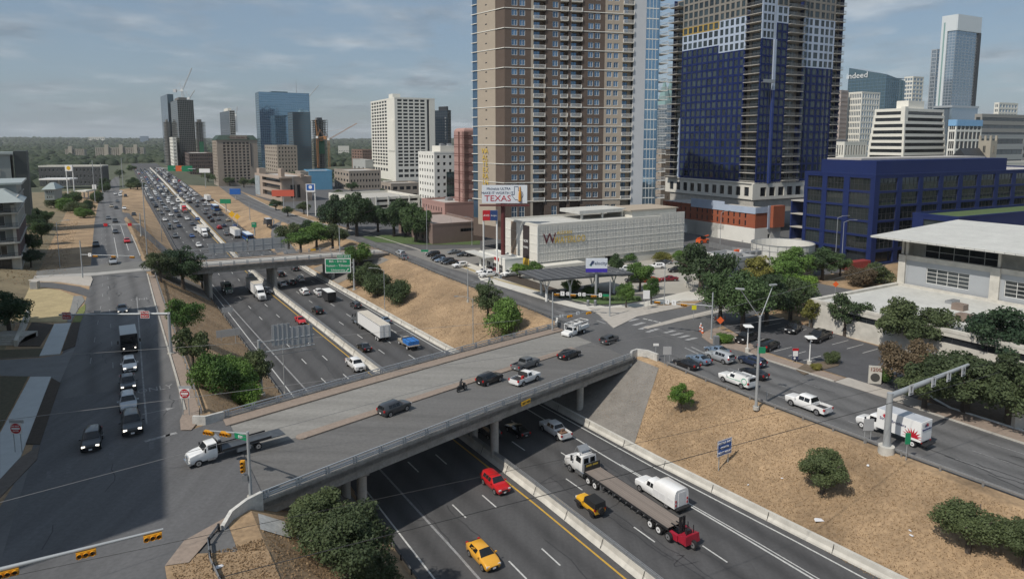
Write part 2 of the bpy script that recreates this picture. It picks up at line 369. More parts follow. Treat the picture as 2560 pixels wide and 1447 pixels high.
tag(jm.build('barrier_joint', DARK), kind='structure')
ck = MB(); cr = random.Random(21)
def crack(s, t, zf, n, ds, dt, up, wd=.045):
    for _ in range(n):
        s2, t2 = s+ds*cr.uniform(.4,1), t+dt*cr.uniform(-1,1); p, q = ST(s,t,zf(s,t)+up), ST(s2,t2,zf(s2,t2)+up); d = (q-p).normalized(); x = Vector((d.y,-d.x,0))*wd; ck.quad(p-x,q-x,q+x,p+x); s, t = s2, t2
for i in range(46): crack(cr.uniform(10,190), cr.uniform(25,57), lambda s,t: 0, cr.randint(4,12), 2.2, .35, .006)
for i in range(26): crack(cr.uniform(30,170), cr.uniform(-6,7), lambda s,t: 9, cr.randint(3,9), 1.8, .6, .054)
for i in range(30): crack(cr.uniform(10,170), cr.uniform(76,88), lambda s,t: 6, cr.randint(4,10), 2.0, .5, .056)
for i in range(14): crack(cr.uniform(20,150), cr.uniform(25,55), lambda s,t: 0, 6, .4, 1.4, .006)
tag(ck.build('crack_sealant', mat('tar_sealant', (.03,.03,.032), rough=.6, var=.2)), kind='structure')
def guardrail(name, pts, label, post=4.0, rail=STEEL, h=.72, block=True, dark=False):
    "w-beam guardrail along world points"
    root = thing(name, label, 'guardrail', pts[0]); b0 = Vector(pts[0]); rl = MB()
    L = 0; ppos = []
    for a, b in zip(pts[:-1], pts[1:]):
        a = Vector(a)-b0; b = Vector(b)-b0; d = (b-a); n = d.length; d.normalize(); sd_ = Vector((d.y, -d.x, 0)).normalized()
        for k, dz in ((0.05,.0),(.0,.1),(.05,.2)):
            rl.bar(a+sd_*k+Vector((0,0,h-.28+dz)), b+sd_*k+Vector((0,0,h-.28+dz)), .03, .12)
        t = (-L) % post
        while t < n: ppos.append(a+d*t); t += post
        L += n
    rl.build('rail', rail, root); me = None
    pm = MB().box(-.08,.08,-.08,.08,-.4,h).mesh('post', rail if not dark else DARK)
    for p in ppos: put('post', pm, root, p)
    return root
# left guardrail of the freeway
guardrail('guardrail', [ST(s, 22.9+(off(s) if s>230 else 0), fz(s)+.05) for s in [84]+frange(90,190,20)], 'dark guardrail along the left edge of the freeway between the two bridges', 2.6, STEEL_D, dark=True)
guardrail('guardrail', [ST(s, 22.9, .05) for s in (-20, 20, 50, 72)], 'guardrail beside the near left freeway edge below the bush', 2.6, STEEL_D, dark=True)
guardrail('guardrail', [ST(s, 22.9+off(s)+1.4, fz(s)+.05) for s in (236, 292, 330, 400, 470)], 'far steel guardrail along the left edge of the distant freeway', 6, STEEL_D)
# ---- left frontage road
LFR = [(-60,8.2),(60,7.4),(80,6.9),(98,7.3),(150,8.0),(182,8.6),(240,8.6),(330,8.0),(430,10),(560,15),(760,26)]
LFLn = [(-60,-13),(52,-13),(66,-10),(82,-7.6),(107,-6.9),(128,-6.0),(150,-4.2),(170,-3.2),(215,-3.0),(330,-2.4),(430,-1),(560,1),(760,14)]
lfs = [-60,-20]+frange(0, 300, 10)+[320,350,400,450,500,600,680,760]
ribbon('left_frontage_road', lfs, lambda s: [pl(s, LFLn), pl(s, LFR)], A_FRONT, .03, zf=lambda s,t: lz(s))
stripe('lane_line', 0, 84, 156, .2, WORN_P, o=lambda s: pl(s,[(60,2.2),(95,3.2),(156,5.2)]), z=lambda s: lz(s)+.05)
stripe('lane_line', 0, 108, 300, .11, WORN_P, (3,12), o=lambda s: pl(s,[(40,-.6),(95,.0),(300,1.0)]), z=lambda s: lz(s)+.05)
stripe('lane_line', 0, 112, 300, .11, WORN_P, (3,12), o=lambda s: pl(s,[(40,-4),(95,-3.4),(160,-.8),(300,-.2)]), z=lambda s: lz(s)+.05)
for s0 in (212, 225): stripe('lane_line', 0, s0, 300, .15, WHITE_P, o=lambda s, q=s0: 3.2 if q==212 else 6.2, z=lambda s: lz(s)+.05)
def curb(name, pts, wd=.25, h=.14, m=CONC, label='x'):
    mb = MB()
    for a, b in zip(pts[:-1], pts[1:]): mb.bar(Vector(a)+Vector((0,0,h/2)), Vector(b)+Vector((0,0,h/2)), wd, h+.1)
    return mb.build(name, m, kind='structure')
curb('kerb', [ST(s, pl(s, LFR), lz(s)) for s in (86, 98, 120, 150, 182)])
curb('kerb', [ST(s, pl(s, LFR), lz(s)) for s in (212, 240, 262)])
ribbon('roadside_strip', [86,98,120,150,180], lambda s: [pl(s, LFR)+.1, pl(s, LFR)+1.5], BRICKW, .045, zf=lambda s,t: 9.0)
guardrail('guardrail', [ST(s, pl(s, LFR)+1.6, lz(s)) for s in (84, 86.5, 98, 120, 150, 180)], 'steel guardrail between the left frontage road and the wooded slope', 3)
# ---- right frontage road
RGD = [(-60,76.5),(26,75.2),(40,74.4),(56,73.8),(76,74.2),(105,74.9),(156,74.6),(200,76.2),(230,75),(260,70.5),(293,66.8),(370,66.3),(456,71),(620,83)]
RFA = [(-60,90.2),(32,89.7),(52,89.9),(67,89.6),(80,90.5),(106,90.2),(122,86.4),(146,83.4),(170,84.6),(200,86.8),(230,86),(260,82.5),(293,79),(370,77),(456,81),(620,92)]
ribbon('right_frontage_road', [-60,-20]+frange(0, 300, 10)+frange(320,620,20), lambda s: [pl(s, RGD)+.35, pl(s, RFA)], A_FRONT, .03, zf=lambda s,t: pl(s, RZ))
for k, (a, b) in enumerate(((4.2,0),(8.0,0),(11.8,0))):
    stripe('lane_line', a, -30, 66, .12, WORN_P, (3.5,12.2), o=lambda s: pl(s, RGD), z=lambda s: pl(s, RZ)+.05)
    if k < 2: stripe('lane_line', a, 108, 250, .13, WORN_P, (3.5,12.2), o=lambda s: pl(s, RGD), z=lambda s: pl(s, RZ)+.05)
stripe('lane_line', .9, 108, 262, .14, WHITE_P, o=lambda s: pl(s, RGD), z=lambda s: pl(s, RZ)+.05)
guardrail('guardrail', [ST(s, pl(s, RGD)-.1, pl(s, RZ)) for s in (18, 26, 40, 56, 66, 74)], 'steel guardrail along the near right frontage road above the dry grass slope', 4)
guardrail('guardrail', [ST(s, pl(s, RGD)-.1, pl(s, RZ)) for s in (100, 120, 140, 160, 180, 200, 225)], 'steel guardrail along the upper right frontage road above the dry slope', 2.5, STEEL_D)
curb('concrete_barrier_end', [ST(s, pl(s, RGD)-.1, pl(s, RZ)) for s in (-40, 0, 17.6)], .35, .9, CONC)
# sidewalks on the right
ribbon('sidewalk', [-40,0,32,44], lambda s: [pl(s, RFA)+.02, pl(s, RFA)+3.6], BRICKW, .12, zf=lambda s,t: pl(s, RZ))
ribbon('sidewalk', [56,60,67,72], lambda s: [pl(s, RFA)+.02, pl(s, RFA)+2.6], BRICKW, .12, zf=lambda s,t: pl(s, RZ))
ribbon('driveway_apron', [44,50,56], lambda s: [pl(s, RFA)+.02, pl(s, RFA)+3.4], WALK, .06, zf=lambda s,t: pl(s, RZ))
curb('kerb', [ST(s, pl(s, RFA), pl(s, RZ)) for s in (-40, 0, 32, 44)]); curb('kerb', [ST(s, pl(s, RFA), pl(s, RZ)) for s in (56, 67, 72)])
ribbon('sidewalk', [112,118,124,134,146,160,170], lambda s: [pl(s, RFA)+1.6, pl(s, RFA)+4.8], mat('new_concrete_walk', (.55,.53,.48), rough=.9, var=.08), .12, zf=lambda s,t: pl(s, RZ))
ribbon('verge', [112,118,124,134,146,160,170], lambda s: [pl(s, RFA)+.05, pl(s, RFA)+1.6], DRY2, .1, zf=lambda s,t: pl(s, RZ))
curb('kerb', [ST(s, pl(s, RFA), pl(s, RZ)) for s in (108,112,118,124,134,146,170,200,230,260,293,370,456)])
# ================================================================ bridges, streets, lots
def sheet(name, pts, z, m, up=.02, thick=0, parent=None, kind='structure', zs=None):
    "flat paved area given by the ground points it covers"
    q = [P(x, y, z) for x, y in pts]; mb = MB()
    area = sum(a.x*b.y-b.x*a.y for a, b in zip(q, q[1:]+q[:1]))
    if area < 0: q.reverse()
    if thick: mb.prism(q, z-.1, z+thick)
    else: mb.add([(p.x, p.y, z+up) for p in q], [tuple(range(len(q)))])
    return mb.build(name, m, parent, kind=kind)
def st_sheet(name, pts, z, m, up=.02, thick=0, kind='structure'):
    q = [ST(s, t, z) for s, t in pts]; mb = MB()
    area = sum(a.x*b.y-b.x*a.y for a, b in zip(q, q[1:]+q[:1]))
    if area < 0: q.reverse()
    if thick: mb.prism(q, z-.1, z+thick)
    else: mb.add([(p.x, p.y, z+up) for p in q], [tuple(range(len(q)))])
    return mb.build(name, m, kind=kind)
SK = .316
def zb(t): return 9-3*(t-9)/65+.22*math.sin(math.pi*min(1, max(0, (t-9)/65)))
def BR(t, b, dz=0): return ST(56.3+SK*t+b, t, zb(t)+dz)
H_BR = hd(*(SV*SK+TV).xy); 
A_BR = mat('bridge_asphalt', (.125,.122,.118), rough=.88, var=.22, scale=.35, scale2=3., stretch=(.06,1.5,1), rot=-H_BR)
A_BRL = mat('bridge_concrete_lane', (.23,.222,.205), rough=.9, var=.2, scale=.35, scale2=2.5, stretch=(.08,1.3,1), rot=-H_BR)
RAILB = mat('bridge_rail_steel', (.42,.45,.48), rough=.45, metal=.3, var=.1)
def strip(mb, f, tt, b0, b1, dz, mi=0):
    for a, c in zip(tt[:-1], tt[1:]): mb.quad(f(a, b1, dz), f(a, b0, dz), f(c, b0, dz), f(c, b1, dz), mi)
def make_bridge(label, f, zf, wd, t0, t1, cols, sidewalk, median, lanes, girders, railh, post_step, rail_t, mesh_rail=False):
    root = thing('bridge', label, 'bridge', f(t0, 0)); b0 = root.location.copy()
    g = lambda t, b, dz=0: f(t, b, dz)-b0
    tt = frange(t0, t1, 4)
    d = MB()
    for a, c in zip(tt[:-1], tt[1:]): d.hexa([g(a,0,-.55), g(a,wd,-.55), g(c,wd,-.55), g(c,0,-.55), g(a,0,-.02), g(a,wd,-.02), g(c,wd,-.02), g(c,0,-.02)])
    d.f = [x[::-1] for x in d.f]
    d.build('deck', CONC_D, root)
    gd = MB()
    for k in range(girders):
        b = .5+(wd-1.0)*k/(girders-1)
        for a, c in zip(tt[:-1], tt[1:]): gd.bar(g(a,b,-1.0), g(c,b,-1.0), .45, .95)
        gd.build('girder', CONC_D, root); gd = MB()
    for (b0_, b1_, m, nm) in lanes:
        r = MB(); strip(r, g, tt, b0_, b1_, .0); r.build(nm, m, root)
    for (b0_, b1_) in sidewalk:
        r = MB()
        for a, c in zip(tt[:-1], tt[1:]): r.hexa([g(a,b1_,0), g(a,b0_,0), g(c,b0_,0), g(c,b1_,0), g(a,b1_,.18), g(a,b0_,.18), g(c,b0_,.18), g(c,b1_,.18)])
        r.build('footway', BRICKW, root)
    if median:
        b0_, b1_, ta, tb_ = median; r = MB()
        for a, c in zip(frange(ta, tb_, 4)[:-1], frange(ta, tb_, 4)[1:]): r.hexa([g(a,b1_,0), g(a,b0_,0), g(c,b0_,0), g(c,b1_,0), g(a,b1_,.16), g(a,b0_,.16), g(c,b0_,.16), g(c,b1_,.16)])
        e = g(ta, (b0_+b1_)/2); r.cyl(e, e+Vector((0,0,.16)), (b1_-b0_)/2, None, 12)
        r.build('median', BRICKW, root)
    for b, sgn in ((.15, -1), (wd-.15, 1)):
        par = MB()
        for a, c in zip(tt[:-1], tt[1:]): par.hexa([g(a,b-.15,-.6), g(c,b-.15,-.6), g(c,b+.15,-.6), g(a,b+.15,-.6), g(a,b-.15,.32), g(c,b-.15,.32), g(c,b+.15,.32), g(a,b+.15,.32)])
        par.build('parapet', CONC_D, root)
        pm = MB()
        dv = (g(t0+1,b)-g(t0,b)).normalized(); 
        for k in (-.16, .16):
            pm.bar(dv*k+Vector((0,0,.3)), dv*k+Vector((0,0,railh)), .09, .16)
        pm = pm.mesh('railing_post', RAILB)
        t = rail_t[0]
        while t <= rail_t[1]: put('railing_post', pm, root, g(t, b)); t += post_step
        for h in ([.5, .72, railh] if not mesh_rail else [.55, .75, .95, railh]):
            r = MB()
            for a, c in zip(tt[:-1], tt[1:]): r.bar(g(a,b,h), g(c,b,h), .1, .12 if not mesh_rail else .06)
            r.build('rail', RAILB, root)
    cm = None
    for t, bs in cols:
        cap = MB(); zt = f(t, 0).z-1.5; cap.bar(g(t, bs[0]-1, -1.75), g(t, bs[-1]+1, -1.75), 1.0, .8); cap.build('pier_cap', CONC_D, root)
        for b in bs:
            p = f(t, b); c = MB(); h = p.z-2.1-fz(to_st(p)[0]) if 20 < t < 60 else p.z-2.1-HT(*to_st(p))+.3
            c.cyl((0,0,-h), (0,0,0), .52, None, 16); c.build('column', CONC, root, g(t, b, -2.1), smooth=40)
    return root
b1 = make_bridge('wide concrete bridge in the foreground crossing the freeway', BR, zb, 21.4, 10.5, 71.5,
    [(21.6,(2.2,7.8,13.4,19)), (41.4,(2.2,7.8,13.4,19)), (59.6,(2.2,7.8,13.4,19))],
    [(19.0,21.1)], (9.6,11.0,17.3,66), [(.3,9.9,A_BR,'carriageway'),(9.9,10.8,A_BR,'carriageway'),(10.8,19.0,A_BRL,'carriageway')], 6, 1.05, 3.05, (11,71))
mb = MB(); p = P(1316,1006,7.0); o = MB().box(-.9,.9,-.03,.03,-.28,.28).build('clearance_sign', mat('sign_yellow', (.75,.42,.02), rough=.5, var=.05), None, BR(45.6,-.06,-.35), H_BR, label='small yellow clearance sign on the near side of the foreground bridge', cat='sign')
lettering(o, "14FT 10IN", DARK, .36, (0,-.04,0))
def zb2(t): return 9.2-2.8*(t-9)/65
def BR2(t, b, dz=0): return ST(181.6+.165*t+b, t, zb2(t)+dz)
A_BR2 = mat('far_bridge_deck', (.26,.25,.23), rough=.9, var=.2, scale=.35, stretch=(.08,1.3,1), rot=-hd(*(SV*.165+TV).xy))
b2 = make_bridge('pale concrete bridge crossing the freeway farther away behind the green sign', BR2, zb2, 12.5, 9.5, 75,
    [(40,(2,5,8.5,11)),(57,(2,5,8.5,11)),(23,(2,5,8.5,11))], [(.3,2.2),(10.4,12.2)], None, [(2.2,6,A_BR2,'carriageway'),(6,10.4,mat('far_bridge_lane', (.40,.385,.355), rough=.9, var=.12, scale=.4),'carriageway')], 4, 1.35, 3.4, (12,72), True)
o = MB().box(-.75,.75,-.03,.03,-.3,.3).build('clearance_sign', MATS['sign_yellow'], None, BR2(54,12.2,1.0), H_RIGHT, label='yellow sign fixed to the far railing of the distant bridge', cat='sign')
# abutments and end walls of the foreground bridge
def wall_pts(name, pts, h0, h1, th, m, label, cat='wall', hs=None):
    "vertical wall through world points; rises from h0 below to h1 above"
    mb = MB(); n = len(pts); L = []
    for i, p in enumerate(pts):
        a = Vector(pts[max(0,i-1)]); b = Vector(pts[min(n-1,i+1)]); d = (b-a).normalized(); sd_ = Vector((d.y,-d.x,0))*th/2
        hh = hs[i] if hs else h1
        L.append((p-sd_, p+sd_, hh))
    for (a0,a1,ha),(b0,b1,hb) in zip(L[:-1], L[1:]):
        mb.hexa([a0+Vector((0,0,h0)), a1+Vector((0,0,h0)), b1+Vector((0,0,h0)), b0+Vector((0,0,h0)), a0+Vector((0,0,ha)), a1+Vector((0,0,ha)), b1+Vector((0,0,hb)), b0+Vector((0,0,hb))])
    mb.f = [f[::-1] for f in mb.f]
    return mb.build(name, m, label=label, cat=cat)
PATCHED = mat('patched_concrete', (.50,.49,.46), rough=.85, var=.25, scale=.7, scale2=3)
wall_pts('wing_wall', [BR(10.6,.15), ST(59.2,9.2,9), ST(58.3,7.8,9), ST(57.0,6.9,9)], -4.2, 1.1, .35, PATCHED, 'curved pale concrete end wall at the near left corner of the foreground bridge', hs=[1.1,1.0,.8,.4])
wall_pts('wing_wall', [BR(10.6,21.25), ST(80.4,8.6,9), ST(81.2,7.4,9)], -2.5, 1.05, .35, PATCHED, 'patched concrete end wall at the far left corner of the foreground bridge')
wall_pts('wing_wall', [BR(70.9,.15), ST(79.9,72.0,6), ST(80.2,73.4,6), ST(78.8,74.4,6), ST(76.4,74.4,6)], -1.8, 1.2, .35, PATCHED, 'curved pale concrete end wall at the near right corner of the foreground bridge')
wall_pts('wing_wall', [BR(71.2,21.25), ST(102.2,73.0,6), ST(103.4,73.8,6)], -1.8, 1.1, .35, PATCHED, 'concrete end wall at the far right corner of the foreground bridge')
mb = MB()
for (ta, za) in ((11.2, 0),): mb.hexa([ST(59.7,11.2,3.5), ST(81.5,11.2,3.5), ST(81.5,10.4,3.5), ST(59.7,10.4,3.5), ST(59.7,11.2,7.6), ST(81.5,11.2,7.6), ST(81.5,10.4,7.6), ST(59.7,10.4,7.6)])
mb.build('abutment', CONC_D, label='left concrete abutment under the foreground bridge', cat='abutment')
MB().hexa([ST(79,71,1), ST(100,71,1), ST(100,72,1), ST(79,72,1), ST(79,71,5.0), ST(100,71,5.0), ST(100,72,5.0), ST(79,72,5.0)]).build('abutment', CONC_D, label='right concrete abutment under the foreground bridge', cat='abutment')
# paved slope under the bridge
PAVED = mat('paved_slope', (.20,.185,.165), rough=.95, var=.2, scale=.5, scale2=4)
def slope_sheet(name, pts, m, up=.05, kind='structure', ns=8, nt=8):
    "quad given by 4 (s,t) corners draped on the ground"
    (a, b, c, d) = pts; vs = []
    for i in range(ns+1):
        for j in range(nt+1):
            u, v = i/ns, j/nt
            s = (a[0]*(1-u)+b[0]*u)*(1-v)+(d[0]*(1-u)+c[0]*u)*v; t = (a[1]*(1-u)+b[1]*u)*(1-v)+(d[1]*(1-u)+c[1]*u)*v
            vs.append(ST(s, t, HT(s, t)+up))
    n = nt+1; mb = MB(); mb.add(vs, [(i*n+j, (i+1)*n+j, (i+1)*n+j+1, i*n+j+1) for i in range(ns) for j in range(nt)]); 
    return mb.build(name, m, kind=kind)
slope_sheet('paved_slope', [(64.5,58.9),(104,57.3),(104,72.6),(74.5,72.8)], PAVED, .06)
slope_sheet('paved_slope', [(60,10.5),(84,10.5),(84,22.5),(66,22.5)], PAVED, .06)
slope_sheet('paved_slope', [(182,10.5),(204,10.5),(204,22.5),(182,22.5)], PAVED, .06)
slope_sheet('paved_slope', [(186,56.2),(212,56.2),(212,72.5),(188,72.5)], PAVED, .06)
slope_sheet('concrete_patch', [(55.5,9.6),(58.6,10.0),(58.6,12.2),(55.5,12.0)], PATCHED, .08)
slope_sheet('concrete_patch', [(55.6,12.6),(58.6,12.9),(58.2,15.6),(55.2,14.6)], PATCHED, .08)
# ground under both ends of the bridge
st_sheet('intersection', [(40,-9),(40,2.0),(52,2.2),(56.5,4.0),(58.6,7.6),(59.8,10.9),(81.3,10.9),(79.6,6.8),(84,6.4),(98,7.1),(98,-7)], 9.0, mat('left_junction_asphalt', (.105,.105,.108), rough=.88, var=.22, scale=.4, scale2=3, stretch=(1.2,.08,1), rot=AZ), .042)
st_sheet('corner_pavement', [(54,2.4),(56.8,4.0),(58.7,7.5),(58.0,7.2),(56.6,6.2),(53.5,4.0)], 9.0, BRICKW, .16)
st_sheet('corner_pavement', [(79.4,7.0),(81.5,8.0),(86,8.6),(86,7.0),(83,6.2),(80,6.0)], 9.0, BRICKW, .15)
st_sheet('roadside_bank', [(30,2.4),(54.0,2.4),(54.5,4.6),(52,9.5),(30,9.5)], 9.0, DRY, .10)
guardrail('guardrail', [ST(56.9,6.6,9), ST(55.2,5.6,9), ST(52.6,5.4,9), ST(48,5.8,9), ST(40,6.6,9)], 'curved steel guardrail below the near left end wall of the bridge', 1.9, STEEL, dark=True)
# right intersection and cross street
st_sheet('intersection', [(78.6,71.2),(80.4,73.4),(76,75),(72,76),(72,89.6),(79,88.6),(84,92.5),(87.5,112),(89,150),(104,150),(101.5,112),(99,104),(99.2,90),(97,84),(106,85),(112,86),(112,75),(103,74),(99.6,71.2)], 6.0, mat('right_junction_asphalt', (.105,.105,.107), rough=.88, var=.24, scale=.35, scale2=3, stretch=(.5,.12,1), rot=-H_BR), .044)
st_sheet('traffic_island', [(94.6,80.6),(104,84.6),(109.5,86.0),(107,90),(104,96),(101.5,104),(99.4,104),(98.6,90)], 6.0, WALK, 0, .16)
st_sheet('median_island', [(91.0,86.0),(92.0,85.6),(93.4,95),(94.6,108),(95.0,122),(93.2,122),(92.4,108)], 6.0, WALK, 0, .16)
st_sheet('corner_pavement', [(72,90.2),(74,89.6),(78.4,88.8),(82,90.4),(84,93.4),(84.8,97),(80,97),(76,95),(72,93.5)], 6.0, BRICKW, 0, .15)
WORN_P2 = mat('crosswalk_paint', (.33,.33,.33), rough=.85, var=.3, scale=1.5, scale2=6)
for k, (a, b) in enumerate((((1562,803),(1588,797)),((1578,813),(1604,806)),((1594,823),(1618,814)),((1612,830),(1638,822)))):
    q = [(a[0],a[1]),(b[0],b[1]),(b[0]+12,b[1]+1),(a[0]+12,a[1]+1)]; sheet('crosswalk_bar', q, 6.0, WORN_P2, .052)
for k in range(4):
    x, y = 1656+k*18, 832+k*6; sheet('crosswalk_bar', [(x,y),(x+24,y-6),(x+36,y-5),(x+12,y+1)], 6.0, WORN_P2, .052)
for k in range(5):
    x, y = 1606+k*13, 797+k*3.0; sheet('stop_line', [(x,y),(x+10,y+2.4),(x+14,y+1.6),(x+4,y-.8)], 6.0, WHITE_P, .052)
for x, y in ((1490,802),(1502,798)): sheet('crosswalk_bar', [(x,y),(x+22,y+8),(x+26,y+7),(x+4,y-1)], 6.0, WORN_P, .052)
for x, y in ((1710,870),(1726,868)): sheet('stop_line', [(x,y),(x+34,y+16),(x+38,y+15),(x+4,y-1)], 6.0, WORN_P, .052)
# left-road lettering and arrows
def road_text(txt, px, z, size, rz, m=WORN_P, sy=2.0):
    o = put('road_lettering', text_mesh(txt, m, size, .002), None, P(*px, z)+Vector((0,0,.06))); o.rotation_euler = (0,0,rz); o.scale = (1, sy, 1); o['kind'] = 'structure'; return o
road_text('ONLY', (388,973), 9, 1.55, H_NEAR+R(90)+math.pi, WORN_P, 1.5); road_text('ONLY', (358,748), 9, 1.7, H_NEAR+R(90)+math.pi, WORN_P, 1.6)
for o in [x for x in COL.objects if x.name.startswith('road_lettering')]: o.rotation_euler = (0,0,H_NEAR-R(90)+math.pi*0+math.pi)
def road_arrow(px, z, rz, L=3.6, bend=0):
    mb = MB(); mb.box(-L/2, L/2-.9, -.09, .09, 0, .004); mb.add([(L/2-1.0,-.45,.002),(L/2,0,.002),(L/2-1.0,.45,.002)], [(0,1,2)])
    return mb.build('road_arrow', WORN_P, None, P(*px, z)+Vector((0,0,.06)), rz, kind='structure')
road_arrow((397,1028), 9, H_RIGHT+.1); road_arrow((358,769), 9, H_RIGHT+.2, 3)
sheet('stop_line', [(360,1102),(440,1080),(444,1084),(364,1106)], 9, WORN_P, .05)
for x, y in ((372,1125),(412,1108),(272,1152),(165,1185),(115,1200)): sheet('crosswalk_bar', [(x,y),(x+13,y-4),(x+13,y-24),(x+2,y-20)], 9, mat('worn_bar', (.12,.12,.125), rough=.9, var=.3, scale=2), .05)
# cross street at the left end of the far bridge and slip lane
st_sheet('cross_street', [(186,-3.2),(186,9.6),(194,9.6),(198,9.6),(203,9.6),(203,-3.0),(200,-20),(197,-60),(196,-160),(187,-160),(188,-60),(187.6,-22)], 9.0, mat('cross_street_asphalt', (.15,.148,.14), rough=.9, var=.18, scale=.4), .06)
sheet('cross_street_lane', [(0,694),(240,682),(375,669),(375,675),(240,689),(0,701)], 9, mat('pale_concrete_lane', (.34,.33,.31), rough=.9, var=.15, scale=.5), .075)
sheet('slip_lane', [(0,706),(60,705),(130,707),(200,717),(240,731),(225,745),(205,738),(150,723),(80,716),(0,717)], 9, A_ST, .07)
sheet('traffic_island', [(55,703),(140,692),(228,692),(232,700),(226,716),(205,714),(150,706)], 9, WALK, 0, .2)
# left verge: walks, beds, lawn
NEWC = mat('new_concrete', (.46,.48,.48), rough=.85, var=.08, scale=.8)
sheet('sidewalk', [(0,1200),(0,1085),(76,943),(128,943),(52,1143)], 9, NEWC, 0, .12)
sheet('planting_bed', [(54,1110),(130,946),(151,958),(100,1112)], 9, MULCH, 0, .10)
sheet('planting_bed', [(0,1075),(0,942),(70,942)], 9, mat('weedy_bed', (.085,.075,.045), rough=.95, var=.35, scale=2.5, bump=.7), 0, .10)
sheet('sidewalk', [(136,811),(178,808),(150,886),(99,890)], 9, NEWC, 0, .12)
sheet('planting_bed', [(180,808),(201,806),(188,866),(155,878)], 9, MULCH, 0, .10)
sheet('planting_bed', [(80,806),(134,812),(100,866),(45,866)], 9, MULCH, 0, .10)
sheet('planting_bed', [(0,876),(106,872),(98,892),(0,898)], 9, MATS['weedy_bed'], 0, .10)
sheet('driveway', [(0,900),(98,895),(150,888),(188,870),(150,956),(120,942),(0,940)], 9, mat('driveway_concrete', (.17,.17,.17), rough=.9, var=.15, scale=.6), .05)
sheet('dry_lawn', [(0,719),(70,716),(150,726),(185,740),(166,806),(75,806),(0,806)], 9, DRY2, .07)
sheet('sidewalk', [(184,741),(205,740),(212,752),(196,772),(178,806),(168,806)], 9, mat('old_concrete_walk', (.20,.20,.19), rough=.9, var=.12), 0, .1)
sheet('verge', [(198,773),(214,760),(213,776),(202,806),(181,806)], 9, mat('greenish_verge', (.15,.17,.05), rough=.95, var=.3, scale=2), .09)
sheet('corner_apron', [(0,1200),(52,1146),(100,1114),(92,1150),(0,1245)], 9, mat('corner_brick', (.13,.11,.095), rough=.9, var=.2, scale=1.5), 0, .13)
# parking lot at right
st_sheet('parking_lot', [(54,93.4),(56,93.0),(73,93.2),(76,95.6),(86,100),(87,114),(60,112)], 6.0, A_LOT, .05)
st_sheet('parking_lot', [(46,93),(54,93.2),(60,112),(52,112)], 6.0, A_LOT, .046)
for a in range(9):
    s0 = 61.5+a*2.75; mb = MB(); mb.quad(ST(s0,106.2,6.06), ST(s0,111,6.06), ST(s0+.12,111,6.06), ST(s0+.12,106.2,6.06)); mb.f = [f[::-1] for f in mb.f]; mb.build('bay_line', WHITE_P, kind='structure')
    mb = MB(); mb.quad(ST(s0,94.4,6.06), ST(s0,99.0,6.06), ST(s0+.12,99.0,6.06), ST(s0+.12,94.4,6.06)); mb.f = [f[::-1] for f in mb.f]; mb.build('bay_line', WHITE_P, kind='structure')
sheet('planting_island', [(1990,925),(2010,912),(2060,905),(2102,905),(2096,915),(2040,930),(2010,938)], 6, mat('mulch_dry', (.13,.10,.07), rough=.95, var=.3, scale=2), 0, .14)
st_sheet('tree_bed', [(10,93.6),(44,93.6),(50,96),(53,112),(20,130),(0,120)], 6.0, mat('leaf_litter', (.115,.085,.06), rough=.95, var=.35, scale=1.5, bump=.6), .06)
curb('kerb', [ST(s, t, 6) for s, t in ((0,93.6),(20,93.7),(42,93.7),(44.5,95),(47,97))], .3, .14, WHITE)
# ramps
pr = lambda s, a: pl(s, a)
ribbon('entrance_ramp', frange(228,364,8), lambda s: [pl(s,[(228,18.6),(255,16.0),(294,9.9),(330,6.6),(364,5.4)]), pl(s,[(228,21.4),(255,18.8),(294,13),(330,10),(364,9)]), pl(s,[(228,24),(255,21.6),(294,16),(330,12.4),(364,11.4)])], A_FRONT, .10)
ribbon('exit_ramp', frange(236,340,8), lambda s: [pl(s,[(236,52.5),(262,54.5),(285,59),(310,65.5),(340,69)]), pl(s,[(236,55),(262,57.4),(285,62.2),(310,69),(340,71)]), pl(s,[(236,57.8),(262,60.4),(285,65.5),(310,72.5),(340,73)])], A_FRONT, .12)
# credit union plot
sheet('lot_paving', [(1215,700),(1300,665),(1400,650),(1700,640),(1830,650),(1850,700),(1800,745),(1700,735),(1560,735),(1440,720),(1350,735)], 6, C_LOT, .06)
sheet('sidewalk', [(1195,692),(1230,697),(1380,742),(1450,762),(1520,768),(1610,756),(1690,736),(1740,724),(1770,720),(1800,728),(1790,750),(1700,754),(1600,770),(1520,783),(1456,775),(1379,755),(1201,701)], 6, MATS['new_concrete_walk'], 0, .15)
sheet('lawn', [(1400,742),(1440,735),(1520,738),(1600,742),(1605,752),(1560,760),(1500,762),(1440,755)], 6, LAWN, .17)
sheet('planting_bed', [(1240,694),(1290,690),(1400,726),(1440,733),(1400,742),(1330,722)], 6, MULCH, .17)
sheet('corner_lawn', [(905,592),(960,588),(1200,600),(1200,612),(1050,612),(940,606)], 6, LAWN, .08)
sheet('lot_paving', [(1000,628),(1200,620),(1215,655),(1195,690),(1110,668)], 6, mat('rental_lot', (.20,.19,.175), rough=.9, var=.12, scale=.5), .06)
